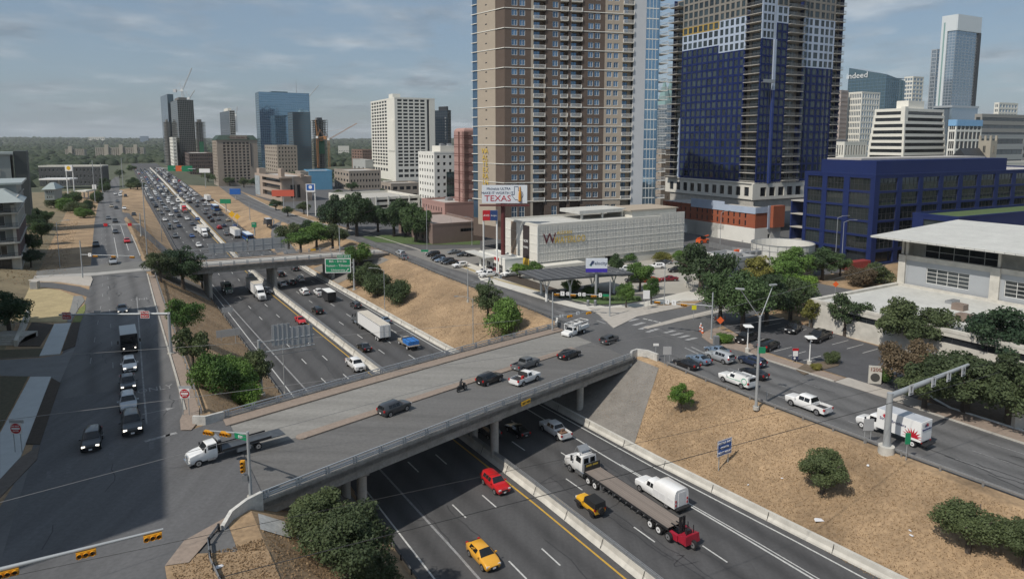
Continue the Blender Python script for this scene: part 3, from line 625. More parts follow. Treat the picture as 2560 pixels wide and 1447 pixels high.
# ================================================================ vehicles
GLASS = glass('car_glass', (.012,.014,.016), .06, 0, .6)
RUBBER = mat('tyre_rubber', (.015,.015,.016), rough=.85, var=.1); RIM = mat('wheel_rim', (.42,.42,.43), rough=.35, metal=.7, var=.05)
RIM_D = mat('dark_rim', (.05,.05,.055), rough=.4, metal=.5, var=.05); RIM_W = mat('white_rim', (.7,.7,.7), rough=.4, var=.05)
CHROME = mat('chrome', (.62,.63,.64), rough=.2, metal=.9, var=.05)
HEADL = mat('headlight_lens', (.75,.76,.76), rough=.15, var=.03); TAILL = mat('taillight_red', (.42,.012,.012), rough=.25, var=.03)
PLATE = mat('licence_plate', (.7,.7,.7), rough=.5, var=.03); LITL = emit('lit_headlamp', (1,.93,.8), 2.2)
BEDL = mat('bed_liner', (.03,.03,.032), rough=.8, var=.2)
PAINTC = dict(white=(.80,.80,.79), black=(.012,.012,.014), grey=(.16,.17,.18), dark_grey=(.06,.064,.07), silver=(.42,.44,.46), red=(.50,.015,.018), blue=(.05,.10,.26),
  dark_blue=(.03,.045,.09), yellow=(.78,.42,.02), gold=(.72,.36,.035), steel_blue=(.16,.22,.30), dark_red=(.22,.02,.02), beige=(.40,.35,.27), green=(.05,.12,.08), maroon=(.16,.012,.02), bus_blue=(.02,.10,.30))
def paint(c):
    return mat('paint_'+c, PAINTC[c], rough=.28, metal=.25 if c in ('silver','grey','steel_blue','dark_grey','dark_blue') else 0, var=.03, scale=2, coat=.6)
def ring(st):
    x, zl, zb_, zt, wl, wb, wt = st; cab = zt > zb_+.05
    h = [(0,zl),(wl*.9,zl),(wl,zl+.14),(wb,(zl+zb_)*.5+.05),(wb*.965,zb_-.02)]
    h += [(wt,zt-.07),(wt*.86,zt),(0,zt+.02)] if cab else [(wb*.93,zb_+.01),(wb*.7,zb_+.035),(0,zb_+.055)]
    return [(x,y,z) for y,z in h]+[(x,-y,z) for y,z in h[::-1][1:-1]]
def loft_body(sts, tags, paint_top=True):
    rings = [ring(s) for s in sts]; n = len(rings[0]); body = MB(); body.v = [p for r in rings for p in r]
    for i in range(len(rings)-1):
        for j in range(n):
            k = (j+1)%n; body.f.append((i*n+j, i*n+k, (i+1)*n+k, (i+1)*n+j)); body.m.append(1 if j in (0, n-1) else 0)
    body.f += [tuple(range(n-1,-1,-1)), tuple((len(rings)-1)*n+j for j in range(n))]; body.m += [0,0]
    gl = []
    V = lambda i, j: Vector(rings[i][j % n])
    for i, tg in enumerate(tags):
        if tg in ('ws','rw'):
            lo, hi = (i, i+1) if tg == 'ws' else (i+1, i)
            idx = [5,6,7,8,9]; a = [V(lo,j) for j in idx]; b = [V(hi,j) for j in idx]
            mb = MB(); nrm = ((a[2]-a[0]).cross(b[2]-a[2])).normalized(); nrm = nrm if nrm.z > 0 else -nrm
            A = [p.lerp(q, .07)+nrm*.015 for p, q in zip(a, b)]; B = [p.lerp(q, .88)+nrm*.015 for p, q in zip(a, b)]
            A[0] = A[0].lerp(A[1], .35); A[4] = A[4].lerp(A[3], .35); B[0] = B[0].lerp(B[1], .3); B[4] = B[4].lerp(B[3], .3)
            mb.add(A+B, [(q,q+1,q+6,q+5) for q in range(4)]); gl.append(('windshield' if tg=='ws' else 'rear_window', mb))
        elif tg.startswith('c'):
            for sgn in (1,-1):
                j0, j1 = (4,5) if sgn > 0 else (n-4, n-5)
                a, b, c, d = V(i,j0), V(i+1,j0), V(i+1,j1), V(i,j1); o = Vector((0, .012*sgn, .004)); parts = int(tg[1:] or 1)
                for q in range(parts):
                    u0, u1 = (q+.04)/parts, (q+.95)/parts
                    f = lambda u, v: (a.lerp(b,u)).lerp(d.lerp(c,u), v)+o
                    gl.append(('side_window', MB().add([f(u0,.1), f(u1,.1), f(u1,.86), f(u0,.86)], [(0,1,2,3)])))
        elif tg == 't':      # triangular quarter light
            for sgn in (1,-1):
                j0, j1 = (4,5) if sgn > 0 else (n-4, n-5); o = Vector((0, .012*sgn, .004))
                a, b, c, d = V(i,j0), V(i+1,j0), V(i+1,j1), V(i,j1); gl.append(('side_window', MB().add([p.lerp((a+b+c+d)/4, .2)+o for p in (a,b,c,d)], [(0,1,2,3)])))
    return body, gl
def wheel_mesh(r, wd, rim, key, _c={}):
    if key in _c: return _c[key]
    mb = MB(); n = 14
    mb.cyl((0,-wd/2,0), (0,wd/2,0), r, None, n, 0); mb.cyl((0,-wd/2-.012,0), (0,wd/2+.012,0), r*.64, None, n, 1); mb.cyl((0,-wd/2-.02,0), (0,wd/2+.02,0), r*.2, None, 8, 0)
    _c[key] = mb.mesh('wheel', [RUBBER, rim], 40); return _c[key]
C = {}
def S(*r): return list(r)
def mirror_pair(L): return L
KIND = dict(
 sedan=dict(L=4.75, st=[(2.38,.42,.60,.60,.55,.66,.5),(2.25,.24,.70,.70,.78,.82,.6),(1.75,.2,.80,.80,.88,.91,.7),(.95,.2,.90,.90,.88,.92,.7),(.1,.2,.94,1.43,.88,.92,.60),(-.75,.2,.95,1.43,.88,.92,.61),(-1.65,.2,.99,1.01,.88,.92,.72),(-2.2,.24,.98,.98,.82,.86,.65),(-2.38,.45,.80,.80,.6,.74,.5)],
   tg=['b','b','b','ws','c2','rw','b','b'], wx=(1.42,-1.38), wr=.33),
 suv=dict(L=4.75, st=[(2.35,.45,.72,.72,.55,.7,.5),(2.25,.3,.92,.92,.8,.86,.6),(1.55,.24,1.02,1.02,.9,.94,.7),(1.0,.24,1.06,1.06,.9,.95,.75),(.3,.24,1.08,1.68,.9,.95,.66),(-1.55,.24,1.10,1.68,.9,.95,.66),(-2.15,.26,1.10,1.55,.88,.92,.60),(-2.33,.45,1.04,1.04,.7,.84,.7)],
   tg=['b','b','b','ws','c3','b','rw'], wx=(1.42,-1.40), wr=.37),
 hatch=dict(L=4.36, st=[(2.18,.42,.62,.62,.5,.62,.45),(2.02,.22,.76,.76,.78,.82,.6),(1.5,.2,.90,.90,.87,.90,.7),(1.0,.2,.96,.96,.88,.91,.72),(.1,.2,.99,1.47,.88,.91,.58),(-1.35,.2,1.03,1.43,.88,.91,.58),(-2.0,.26,1.05,1.06,.84,.87,.66),(-2.18,.45,.85,.85,.62,.74,.55)],
   tg=['b','b','b','ws','c2','rw','b'], wx=(1.36,-1.28), wr=.33),
 jeep=dict(L=4.0, st=[(1.98,.62,1.02,1.02,.5,.62,.5),(1.92,.55,1.14,1.14,.6,.68,.55),(.75,.5,1.22,1.22,.72,.78,.72),(.6,.5,1.22,1.24,.74,.80,.76),(.28,.5,1.22,1.82,.74,.80,.72),(-1.72,.5,1.22,1.82,.74,.80,.72),(-1.8,.55,1.22,1.22,.72,.79,.76)],
   tg=['b','b','b','ws','c2','rw'], wx=(1.25,-1.2), wr=.42),
 pickup=dict(L=5.85, st=[(2.92,.55,.90,.90,.6,.78,.6),(2.82,.36,1.14,1.14,.88,.94,.7),(1.95,.32,1.22,1.22,.94,.99,.8),(1.5,.32,1.24,1.24,.94,.99,.84),(.85,.32,1.24,1.90,.94,.99,.70),(-.75,.32,1.24,1.90,.94,.99,.70),(-1.02,.32,1.22,1.24,.94,.99,.84),(-1.05,.36,.80,.80,.9,.95,.8),(-2.85,.40,.80,.80,.9,.95,.8)],
   tg=['b','b','b','ws','c2','rw','b','b'], wx=(1.9,-1.85), wr=.41, bed=(-2.86,-1.04)),
 pickup_regular=dict(L=5.3, st=[(2.6,.5,.82,.82,.6,.76,.6),(2.5,.32,1.0,1.0,.86,.9,.7),(1.7,.3,1.10,1.10,.9,.95,.78),(1.2,.3,1.12,1.12,.9,.95,.82),(.55,.3,1.14,1.72,.9,.95,.68),(-.25,.3,1.14,1.72,.9,.95,.68),(-.5,.3,1.12,1.14,.9,.95,.8),(-.52,.34,.76,.76,.86,.92,.8),(-2.58,.38,.76,.76,.86,.92,.8)],
   tg=['b','b','b','ws','c','rw','b','b'], wx=(1.65,-1.5), wr=.37, bed=(-2.6,-.52)),
 van=dict(L=5.6, st=[(2.78,.5,.85,.85,.6,.8,.6),(2.65,.34,1.12,1.12,.9,.95,.7),(2.1,.3,1.25,1.25,.95,1.0,.8),(1.3,.3,1.3,2.2,.95,1.0,.8),(-2.6,.3,1.3,2.3,.95,1.0,.82),(-2.78,.4,1.25,1.27,.9,.98,.9)],
   tg=['b','b','ws','b','rw'], wx=(1.85,-1.75), wr=.37))
KIND['wagon'] = dict(KIND['suv']); KIND['wagon']['st'] = [(x, a, b*.93, c*.93 if c > b else c*.93, d, e, f) for x,a,b,c,d,e,f in KIND['suv']['st']]
def proto(kind):
    if kind in C: return C[kind]
    k = KIND[kind]; body, gl = loft_body(k['st'], k['tg']); parts = []
    xf = k['st'][0][0]; xr = k['st'][-1][0]; wmid = k['st'][3][5]; zf_ = k['st'][1][2]; zr_ = k['st'][-2][2]
    for wx in k['wx']:
        for sg in (1,-1):
            n = 12; r = k['wr']+.07; y = (wmid+.006)*sg; z0 = k['wr']
            vs = [(wx+r*math.cos(math.pi*i/n), y, max(.18, z0+r*math.sin(math.pi*i/n))) for i in range(n+1)]
            body.add(vs, [tuple(range(n+1))], 1)
    if 'bed' in k:
        a, b = k['bed']; zt = k['st'][6][2]-.02; wd = k['st'][7][5]
        for sg in (1,-1): body.box(a, b, sg*wd-.05*(sg>0), sg*wd+.05*(sg<0), .45, zt)
        body.box(a-.03, a+.05, -wd, wd, .5, zt)
        parts.append(('bed_liner', MB().box(a+.06, b-.02, -wd+.06, wd-.06, .78, .86).mesh('bed_liner', BEDL), None, 0))
    parts.append(('body', body.mesh('body', [WHITE, DARK], 38), None, 1))
    for nm, mb in gl: parts.append((nm, mb.mesh(nm, GLASS, 50), None, 0))
    rim = RIM_D if kind == 'jeep' else RIM
    wm = wheel_mesh(k['wr'], .24, rim, (k['wr'], rim.name))
    for wx in k['wx']:
        for sg in (1,-1): parts.append(('wheel', wm, (wx, sg*(wmid-.11), k['wr']), 0))
    w1 = k['st'][1][5]*.78
    hl = MB().hexa([(xf-.10,-.17,-.07),(xf-.32,.2,-.05),(xf-.55,.2,.07),(xf-.25,-.17,.07),(xf-.04,-.17,-.06),(xf-.16,.22,-.04),(xf-.4,.22,.09),(xf-.2,-.17,.09)])
    hm = MB().box(-.12,.06,-.17,.17,-.09,.09).mesh('headlight', HEADL); tm = MB().box(-.04,.14,-.12,.12,-.14,.14).mesh('taillight', TAILL)
    for sg in (1,-1):
        parts.append(('headlight', hm, (k['st'][1][0]+.03, sg*(w1-.02), zf_-.10), 0)); parts.append(('taillight', tm, (xr+.02 if 'bed' not in k else xr-.03, sg*(k['st'][-1][5]-.08), zr_-.12 if 'bed' not in k else .98), 0))
        parts.append(('mirror', MB().box(-.06,.06,-.1,.1,-.07,.07).mesh('mirror', [WHITE]), (k['st'][3][0]-.25, sg*(wmid+.1), k['st'][4][2]+.06), 1))
    parts.append(('grille', MB().box(-.05,.05,-.42,.42,-.11,.11).mesh('grille', DARK), (xf-.02, 0, zf_-.26), 0))
    pm = MB().box(-.012,.012,-.16,.16,-.08,.08).mesh('licence_plate', PLATE); parts.append(('licence_plate', pm, (xf+.05, 0, .48), 0)); parts.append(('licence_plate', pm, (xr-.05, 0, .62), 0))
    C[kind] = parts; return parts
def set_paint(o, m, i=0):
    o.material_slots[i].link = 'OBJECT'; o.material_slots[i].material = m
def car(kind, colour, loc, rz, label, cat=None, group=None, scale=.96, name=None, lit=False, rims=None):
    root = thing(name or {'suv':'sport_utility_vehicle','hatch':'hatchback_car','pickup':'pickup_truck','pickup_regular':'pickup_truck','jeep':'off_road_vehicle','van':'van','sedan':'sedan','wagon':'station_wagon'}[kind], label, cat or ('truck' if 'pickup' in kind else 'van' if kind=='van' else 'car'), loc, rz, group, scale)
    pt = paint(colour)
    for nm, me, lc, pf in proto(kind):
        o = put(nm, me, root, lc)
        if pf: set_paint(o, pt)
        if lit and nm == 'headlight': set_paint(o, LITL)
    return root
FAR = {}
def far_mesh(kind):
    if kind in FAR: return FAR[kind]
    k = KIND[kind]; body, gl = loft_body(k['st'], k['tg'])
    for nm, mb in gl: body.add(mb.v, mb.f, 2)
    for wx in k['wx']:
        for sg in (1,-1): y = sg*(k['st'][3][5]-.1); body.cyl((wx,y-.12,k['wr']), (wx,y+.12,k['wr']), k['wr'], None, 8, 1)
    if 'bed' in k:
        a, b = k['bed']; zt = k['st'][6][2]-.02; wd = k['st'][7][5]
        for sg in (1,-1): body.box(a, b, sg*wd-.05*(sg>0), sg*wd+.05*(sg<0), .45, zt)
        body.box(a-.03, a+.05, -wd, wd, .5, zt); body.box(a+.06, b-.02, -wd+.06, wd-.06, .78, .86, 1)
    xr = k['st'][-1][0]
    for sg in (1,-1): body.box(xr-.05, xr+.1, sg*.72-.1, sg*.72+.1, .75, .95, 3)
    FAR[kind] = body.mesh('car', [WHITE, DARK, GLASS, TAILL], 38); return FAR[kind]
def far_car(kind, colour, loc, rz, label, group, scale=.97):
    o = put({'suv':'sport_utility_vehicle','hatch':'hatchback_car','pickup':'pickup_truck','pickup_regular':'pickup_truck','van':'van','sedan':'sedan','wagon':'station_wagon'}[kind], far_mesh(kind), None, loc, rz, label, 'truck' if 'pickup' in kind else 'car', group)
    o.scale = (scale,)*3; set_paint(o, paint(colour)); return o
# ---- trucks
def wheels(root, xs, y, r, wd=.3, rim=RIM_W, dual=False):
    wm = wheel_mesh(r, wd*(2 if dual else 1), rim, (r, wd, rim.name, dual))
    for x in xs:
        for sg in (1,-1): put('wheel', wm, root, (x, sg*y, r))
def semi_cab(root, pt, x0=0., sleeper=True, high=3.7, rack=False):
    "conventional tractor, front at x0"
    st = [(x0,.5,1.0,1.0,.8,.95,.8),(x0-.1,.45,1.65,1.65,.95,1.02,.7),(x0-1.1,.55,1.9,1.9,1.0,1.05,.8),(x0-1.9,.6,2.0,2.0,1.05,1.12,.9),(x0-2.5,.6,2.0,2.95,1.05,1.15,.95),(x0-3.6,.6,2.0,high-.15,1.05,1.15,1.0),(x0-(5.2 if sleeper else 3.9),.6,2.0,high,1.05,1.15,1.02)]
    body, gl = loft_body(st, ['b','b','b','ws','c','b'])
    o = body.build('cab', [WHITE, DARK], root, smooth=38); set_paint(o, pt)
    for nm, mb in gl: mb.build(nm, GLASS, root)
    if not sleeper:
        for y in (-.5,.5): MB().box(x0-3.93,x0-3.9,y-.36,y+.36,2.1,2.75).build('rear_window', GLASS, root)
    MB().box(x0-.02,x0+.06,-.5,.5,.85,1.6).build('grille', CHROME, root); MB().box(x0-.1,x0+.2,-1.1,1.1,.42,.78).build('bumper', CHROME, root)
    for sg in (1,-1):
        MB().box(x0-.3,x0+.02,sg*.85-.15,sg*.85+.15,1.0,1.25).build('headlight', HEADL, root)
        m = MB().box(x0-2.1,x0-1.9,sg*1.38-.1,sg*1.38+.1,1.9,2.6); m.bar((x0-2.0,sg*1.05,2.5),(x0-2.0,sg*1.38,2.5),.05); m.build('mirror', DARK, root)
        MB().cyl((x0-4.2,sg*.95,.75),(x0-2.6,sg*.95,.75),.32,None,12).build('fuel_tank', CHROME, root, smooth=40)
    return st
def frame_rails(root, xa, xb, z=.85):
    m = MB()
    for y in (-.4,.4): m.box(xb, xa, y-.08, y+.08, z, z+.25)
    m.build('chassis', DARK, root)
def semi_trailer_truck(label, cabc, boxc, loc, rz, sleeper=True, L=16.2, scale=.96):
    root = thing('semi_trailer_truck', label, 'truck', loc, rz, scale=scale)
    semi_cab(root, paint(cabc), 9.5, sleeper, 3.75); frame_rails(root, 6.5, 1.5)
    wheels(root, (8.2,), .98, .5, .3, CHROME); wheels(root, (3.4,2.1), .9, .5, .3, CHROME, True)
    xb = 3.9; xe = xb-L
    TB = mat('trailer_panel_'+boxc, PAINTC[boxc], rough=.4, var=.04, scale=.7)
    bx = MB().box(xe, xb, -1.28, 1.28, 1.15, 4.05); bx.build('trailer_box', TB, root)
    MB().box(xe+.1, xb-.1, -1.2, 1.2, 4.05, 4.07).build('trailer_roof', mat('trailer_roof', (.55,.50,.42), rough=.6, var=.12), root)
    for y in (-.63,.63):
        d = MB().box(xe-.03, xe, y-.6, y+.6, 1.22, 3.98).build('trailer_door', TB, root)
        MB().bar((xe-.06,y-.25,1.3),(xe-.06,y-.25,3.9),.04).build('lock_rod', STEEL, d)
    m = MB()
    for z in (1.16,4.02):
        for y in (-1.29,1.29): m.box(xe, xb, y-.02, y+.02, z-.06, z+.06)
    m.build('edge_rail', STEEL, root)
    frame_rails(root, xb-1, xe+.2, .85); wheels(root, (xe+1.6,xe+2.9), .9, .5, .3, RIM_W, True)
    MB().box(xe-.05,xe+.05,-1.1,1.1,.5,.62).build('rear_bumper', DARK, root)
    for y in (-.45,.45): MB().box(xe+8.6,xe+8.8,y-.06,y+.06,.2,1.0).build('landing_leg', DARK, root)
    return root
def box_truck(label, c, loc, rz, L=6., h=3.3, dark_box=None, scale=.96, name='box_truck', roof=None):
    root = thing(name, label, 'truck', loc, rz, scale=scale)
    k = [(3.9,.5,.95,.95,.6,.85,.6),(3.8,.38,1.2,1.2,.92,.98,.75),(3.0,.4,1.35,1.35,.95,1.0,.8),(2.7,.4,1.4,1.4,.98,1.03,.9),(2.05,.4,1.4,2.15,.98,1.03,.85),(1.1,.4,1.4,2.2,.98,1.03,.88)]
    b, gl = loft_body(k, ['b','b','b','ws','c']); o = b.build('cab', [WHITE, DARK], root, smooth=38); set_paint(o, paint(c))
    for nm, mb in gl: mb.build(nm, GLASS, root)
    bm = mat('truck_box_'+(dark_box or 'white'), PAINTC[dark_box or 'white'], rough=.42, var=.04)
    MB().box(1.0-L,1.0,-1.2,1.2,.95,h).build('cargo_box', bm, root)
    MB().box(1.1-L,.9,-1.12,1.12,h,h+.03).build('cargo_roof', roof or mat('alu_roof', (.45,.47,.5), rough=.5, var=.1), root)
    MB().box(.98-L,1.0-L,-1.05,1.05,1.05,h-.15).build('rear_door', bm, root); MB().box(.4-L,1.0-L,-1.1,1.1,.62,.75).build('lift_gate', DARK, root)
    wheels(root, (3.0,), .92, .4, .26); wheels(root, (2.0-L,), .85, .4, .24, RIM_W, True); frame_rails(root, 2, 1-L, .6)
    for sg in (1,-1):
        MB().box(3.65,3.88,sg*.75-.15,sg*.75+.15,.85,1.05).build('headlight', HEADL, root); MB().box(2.4,2.5,sg*1.2-.1,sg*1.2+.1,1.35,1.75).build('mirror', DARK, root)
        MB().box(.95-L,1.0-L,sg*1.0-.08,sg*1.0+.08,.8,.95).build('taillight', TAILL, root)
    return root
def bus(label, loc, rz, c='bus_blue'):
    root = thing('bus', label, 'bus', loc, rz, scale=.96)
    MB().box(-6,6,-1.27,1.27,.35,2.95).build('body', mat('bus_blue_paint', (.02,.09,.30), rough=.35, var=.05), root)
    MB().box(-5.9,5.9,-1.2,1.2,2.95,3.05).build('roof', mat('bus_roof', (.62,.68,.72), rough=.5, var=.05), root)
    MB().box(-6.03,-6,-1.1,1.1,1.4,2.5).build('rear_window', GLASS, root); MB().box(6,6.03,-1.15,1.15,1.1,2.7).build('windshield', GLASS, root)
    for sg in (1,-1):
        for k in range(6): MB().box(-5.4+k*1.85,-3.8+k*1.85,sg*1.275-.01,sg*1.275+.01,1.4,2.4).build('side_window', GLASS, root)
        MB().box(-6,-4.6,sg*1.285-.01,sg*1.285+.01,.5,1.35).build('side_panel', mat('bus_green', (.55,.65,.12), rough=.4, var=.05), root)
    wheels(root, (4,-3.2), 1.12, .48, .3, RIM); return root
def flatbed_small(label, loc, rz, c, load=None):
    root = thing('flatbed_truck', label, 'truck', loc, rz, scale=.96)
    b, gl = loft_body([(3.3,.5,.9,.9,.6,.8,.6),(3.2,.36,1.1,1.1,.9,.95,.7),(2.4,.34,1.2,1.2,.94,.99,.8),(2.0,.34,1.22,1.22,.94,.99,.84),(1.4,.34,1.22,1.9,.94,.99,.72),(.5,.34,1.22,1.9,.94,.99,.72),(.35,.34,1.2,1.22,.94,.99,.84)], ['b','b','b','ws','c','rw'])
    o = b.build('cab', [WHITE, DARK], root, smooth=38); set_paint(o, paint(c))
    for nm, mb in gl: mb.build(nm, GLASS, root)
    MB().box(-3.6,.2,-1.2,1.2,.95,1.08).build('bed', mat('worn_wood_bed', (.25,.22,.19), rough=.9, var=.25, scale=2), root)
    m = MB(); m.box(.15,.25,-1.15,1.15,1.9,2.05); m.box(-.1,1.6,-1.1,-1.0,2.15,2.22); m.box(-.1,1.6,1.0,1.1,2.15,2.22); m.box(1.5,1.6,-1.1,1.1,2.15,2.22)
    for y in (-1.05,1.05): m.box(.15,.25,y-.05,y+.05,1.05,2.2)
    m.build('headache_rack', STEEL, root); wheels(root, (2.35,), .88, .4, .26); wheels(root, (-1.9,), .8, .4, .24, RIM_W, True); frame_rails(root, .6, -3.4, .65)
    return root
# ---- placing
def on_bridge(x, y):
    z = 7.5
    for _ in range(25): p = P(x, y, z); z = zb(to_st(p)[1])
    return P(x, y, z+.01)
def on_fwy(x, y):
    z = 0
    for _ in range(40): p = P(x, y, z); z = z*.5+fz(to_st(p)[0])*.5
    return P(x, y, z+.01)
L9 = lambda x, y: P(x, y, 9.05); R6 = lambda x, y: P(x, y, 6.06)
H_LF = H_NEAR
# left frontage
car('suv','white', L9(324,922), H_LF, 'white sport utility vehicle behind the dark box van on the left road', lit=True)
car('pickup','dark_grey', L9(320,968), H_LF, 'dark grey pickup between the two pale vehicles queued on the left road', lit=True, scale=.92)
car('suv','silver', L9(321,1018), H_LF, 'silver crossover second in the queue on the left road', scale=1.0)
car('suv','black', L9(330,1072), H_LF, 'black sport utility vehicle first in the queue on the left road', scale=1.08, lit=True)
car('suv','black', L9(231,1112), H_LF-.06, 'black crossover alone in the next lane of the left road near the corner', lit=True)
car('sedan','grey', L9(306,779), H_LF, 'grey sedan driving alone up the left road beyond the sign gantry', lit=True)
# dark step van
sv = thing('delivery_van', 'black walk-in delivery van with pale roof heading the queue of the left road', 'van', L9(323,872), H_LF)
MB().box(-3.4,2.6,-1.15,1.15,.5,2.95).build('body', paint('black'), sv); MB().box(-3.35,2.55,-1.1,1.1,2.95,3.02).build('roof', mat('pale_van_roof', (.5,.52,.52), rough=.6, var=.06), sv)
MB().hexa([(2.6,-1.05,.5),(3.2,-.95,.5),(3.2,.95,.5),(2.6,1.05,.5),(2.6,-1.05,1.5),(3.1,-.9,1.3),(3.1,.9,1.3),(2.6,1.05,1.5)]).build('hood', paint('black'), sv)
MB().box(2.6,2.62,-1.0,1.0,1.6,2.6).build('windshield', GLASS, sv); wheels(sv, (2.3,-2.2), .95, .4, .26)
for sg in (1,-1): MB().box(3.15,3.22,sg*.75-.1,sg*.75+.1,.9,1.08).build('headlight', LITL, sv); MB().box(2.3,2.45,sg*1.45-.1,sg*1.45+.1,1.6,2.1).build('mirror', DARK, sv)
# bridge
car('suv','dark_grey', on_bridge(986,1030), H_BR, 'dark grey boxy sport utility vehicle alone in the middle of the foreground bridge', scale=.9)
car('suv','black', on_bridge(1224,956), H_BR, 'black crossover behind the motorcycle rider on the foreground bridge', scale=.9)
wp = car('pickup_regular','white', on_bridge(1313,955), H_BR, 'white single-cab pickup with open bed next to the near bridge railing', scale=.96)
MB().box(-.62,-.55,-.85,.85,1.1,1.75).build('cab_rack', BEDL, wp); MB().box(-1.2,-.8,-.5,-.2,.86,1.3).build('fuel_can', mat('can_red', (.45,.03,.03), rough=.5, var=.05), wp)
car('pickup','grey', on_bridge(1314,919), H_BR, 'grey crew-cab pickup beside the bridge median', scale=.86)
car('sedan','black', on_bridge(1423,893), H_BR, 'black sedan near the right end of the bridge median', scale=.98)
car('suv','dark_grey', R6(1523,856), H_BR, 'dark crossover entering the right junction from the bridge', scale=.88)
ut = flatbed_small('white utility truck with ladder rack entering the bridge from the right junction', R6(1436,836), H_BR+math.pi, 'white'); ut.scale = (.9,)*3; ut.name = 'utility_truck'
m = MB()
for y in (-1.0,1.0): m.box(-3.5,2.2,y-.05,y+.05,2.45,2.53)
for x in (-3.4,-1.6,.2,2.1): m.box(x-.04,x+.04,-1.0,1.0,2.47,2.55)
for x in (-3.3,.3,2.0):
    for y in (-1.0,1.0): m.box(x-.04,x+.04,y-.04,y+.04,1.0,2.5)
m.build('ladder_rack', WHITE, ut)
for y in (-.95,.95):
    MB().box(-3.5,-.9,y-.25,y+.25,1.08,1.75).build('tool_box', WHITE, ut); MB().box(-.6,.1,y-.25,y+.25,1.08,2.0).build('tool_cabinet', WHITE, ut)
# rollback tow truck
hpx = lambda a, b, z: hd(*(P(*b, z)-P(*a, z)).xy)
tt_h = hpx((685,1108),(480,1168),9); tw = thing('rollback_tow_truck', 'white tow truck with long dark flat bed turning off the left end of the bridge', 'truck', L9(572,1136), tt_h, scale=.76)
b, gl = loft_body([(5.2,.5,1.0,1.0,.7,.9,.7),(5.1,.42,1.5,1.5,.95,1.02,.7),(4.2,.5,1.75,1.75,1.05,1.12,.8),(3.5,.55,1.85,1.85,1.08,1.14,.9),(2.9,.55,1.85,2.6,1.05,1.12,.9),(1.75,.55,1.85,2.65,1.05,1.12,.92),(1.7,.6,1.8,1.82,1.0,1.1,.9)], ['b','b','b','ws','c','rw'])
b.build('cab', [paint('white'), DARK], tw, smooth=38)
for nm, mb in gl: mb.build(nm, GLASS, tw)
MB().box(5.15,5.25,-.5,.5,.85,1.4).build('grille', CHROME, tw); MB().box(5.0,5.4,-1.05,1.05,.42,.75).build('bumper', CHROME, tw)
MB().box(1.2,1.6,-1.0,1.0,2.75,2.95).build('light_bar', STEEL, tw); MB().box(1.15,1.35,-1.1,1.1,1.1,2.7).build('cab_guard', DARK, tw)
BED = mat('steel_bed', (.10,.11,.12), rough=.5, metal=.4, var=.3, scale=1.5)
MB().box(-6.2,1.1,-1.25,1.25,1.12,1.25).build('bed', BED, tw); MB().hexa([(-7.4,-1.25,1.12),(-6.2,-1.25,1.1),(-6.2,1.25,1.1),(-7.4,1.25,1.12),(-7.4,-1.25,1.16),(-6.2,-1.25,1.24),(-6.2,1.25,1.24),(-7.4,1.25,1.16)]).build('bed_tail', BED, tw)
for y in (-1.22,1.22): MB().box(-5.4,1.1,y-.05,y+.05,1.25,1.5).build('bed_rail', DARK, tw)
MB().box(-2.6,-.8,-1.15,-.75,.5,1.05).build('tool_box', STEEL, tw); MB().box(-2.6,-.8,.75,1.15,.5,1.05).build('tool_box', STEEL, tw)
wheels(tw, (4.1,), .98, .48, .3, CHROME); wheels(tw, (-3.6,), .9, .48, .28, CHROME, True); frame_rails(tw, 2, -5.5, .8)
for sg in (1,-1): MB().box(4.9,5.2,sg*.85-.14,sg*.85+.14,1.0,1.22).build('headlight', HEADL, tw); MB().box(3.2,3.35,sg*1.35-.1,sg*1.35+.1,1.8,2.3).build('mirror', DARK, tw); MB().box(2.0,3.0,sg*1.1-.2,sg*1.1+.2,.55,.75).build('step', CHROME, tw)
# motorcycle and rider
mp = on_bridge(1155,977); moto = thing('motorcycle', 'dark motor scooter under its rider in the near lane of the bridge', 'motorcycle', mp, H_BR)
wm = wheel_mesh(.3,.14,RIM,'moto')
for x in (.65,-.65): put('wheel', wm, moto, (x,0,.3))
mm = MB(); mm.hexa([(-.85,-.16,.35),(.2,-.14,.25),(.2,.14,.25),(-.85,.16,.35),(-.9,-.14,.75),(.1,-.14,.7),(.1,.14,.7),(-.9,.14,.75)]); mm.hexa([(.2,-.16,.3),(.6,-.1,.5),(.6,.1,.5),(.2,.16,.3),(.35,-.18,.95),(.62,-.08,1.0),(.62,.08,1.0),(.35,.18,.95)]); mm.build('body', paint('black'), moto)
hb = MB().bar((.4,-.36,1.05),(.4,.36,1.05),.04); hb.build('handlebar', STEEL, moto); MB().box(-.7,.0,-.15,.15,.75,.83).build('seat', DARK, moto)
def skin_person(name, label, loc, rz, joints, edges, m, head=None, scale=1):
    me = bpy.data.meshes.new(name); me.from_pydata([j[0] for j in joints], edges, []); o = put(name, me, None, loc, rz, label, 'person'); o.scale = (scale,)*3
    sk = o.modifiers.new('skin', 'SKIN'); sb = o.modifiers.new('sub', 'SUBSURF'); sb.levels = sb.render_levels = 1
    for v, j in zip(me.skin_vertices[0].data, joints): v.radius = (j[1], j[1])
    me.skin_vertices[0].data[0].use_root = True; me.materials.append(m); return o
J = [((-.3,0,.88),.15),((-.26,0,1.12),.15),((-.18,0,1.36),.17),((-.14,0,1.5),.07),((-.1,0,1.6),.11),((-.06,0,1.74),.09),
     ((-.16,.2,1.4),.075),((.08,.28,1.18),.06),((.38,.3,1.1),.045),((-.16,-.2,1.4),.075),((.08,-.28,1.18),.06),((.38,-.3,1.1),.045),
     ((-.26,.13,.84),.11),((.14,.2,.82),.09),((.1,.22,.4),.06),((.24,.22,.34),.045),((-.26,-.13,.84),.11),((.14,-.2,.82),.09),((.1,-.22,.4),.06),((.24,-.22,.34),.045)]
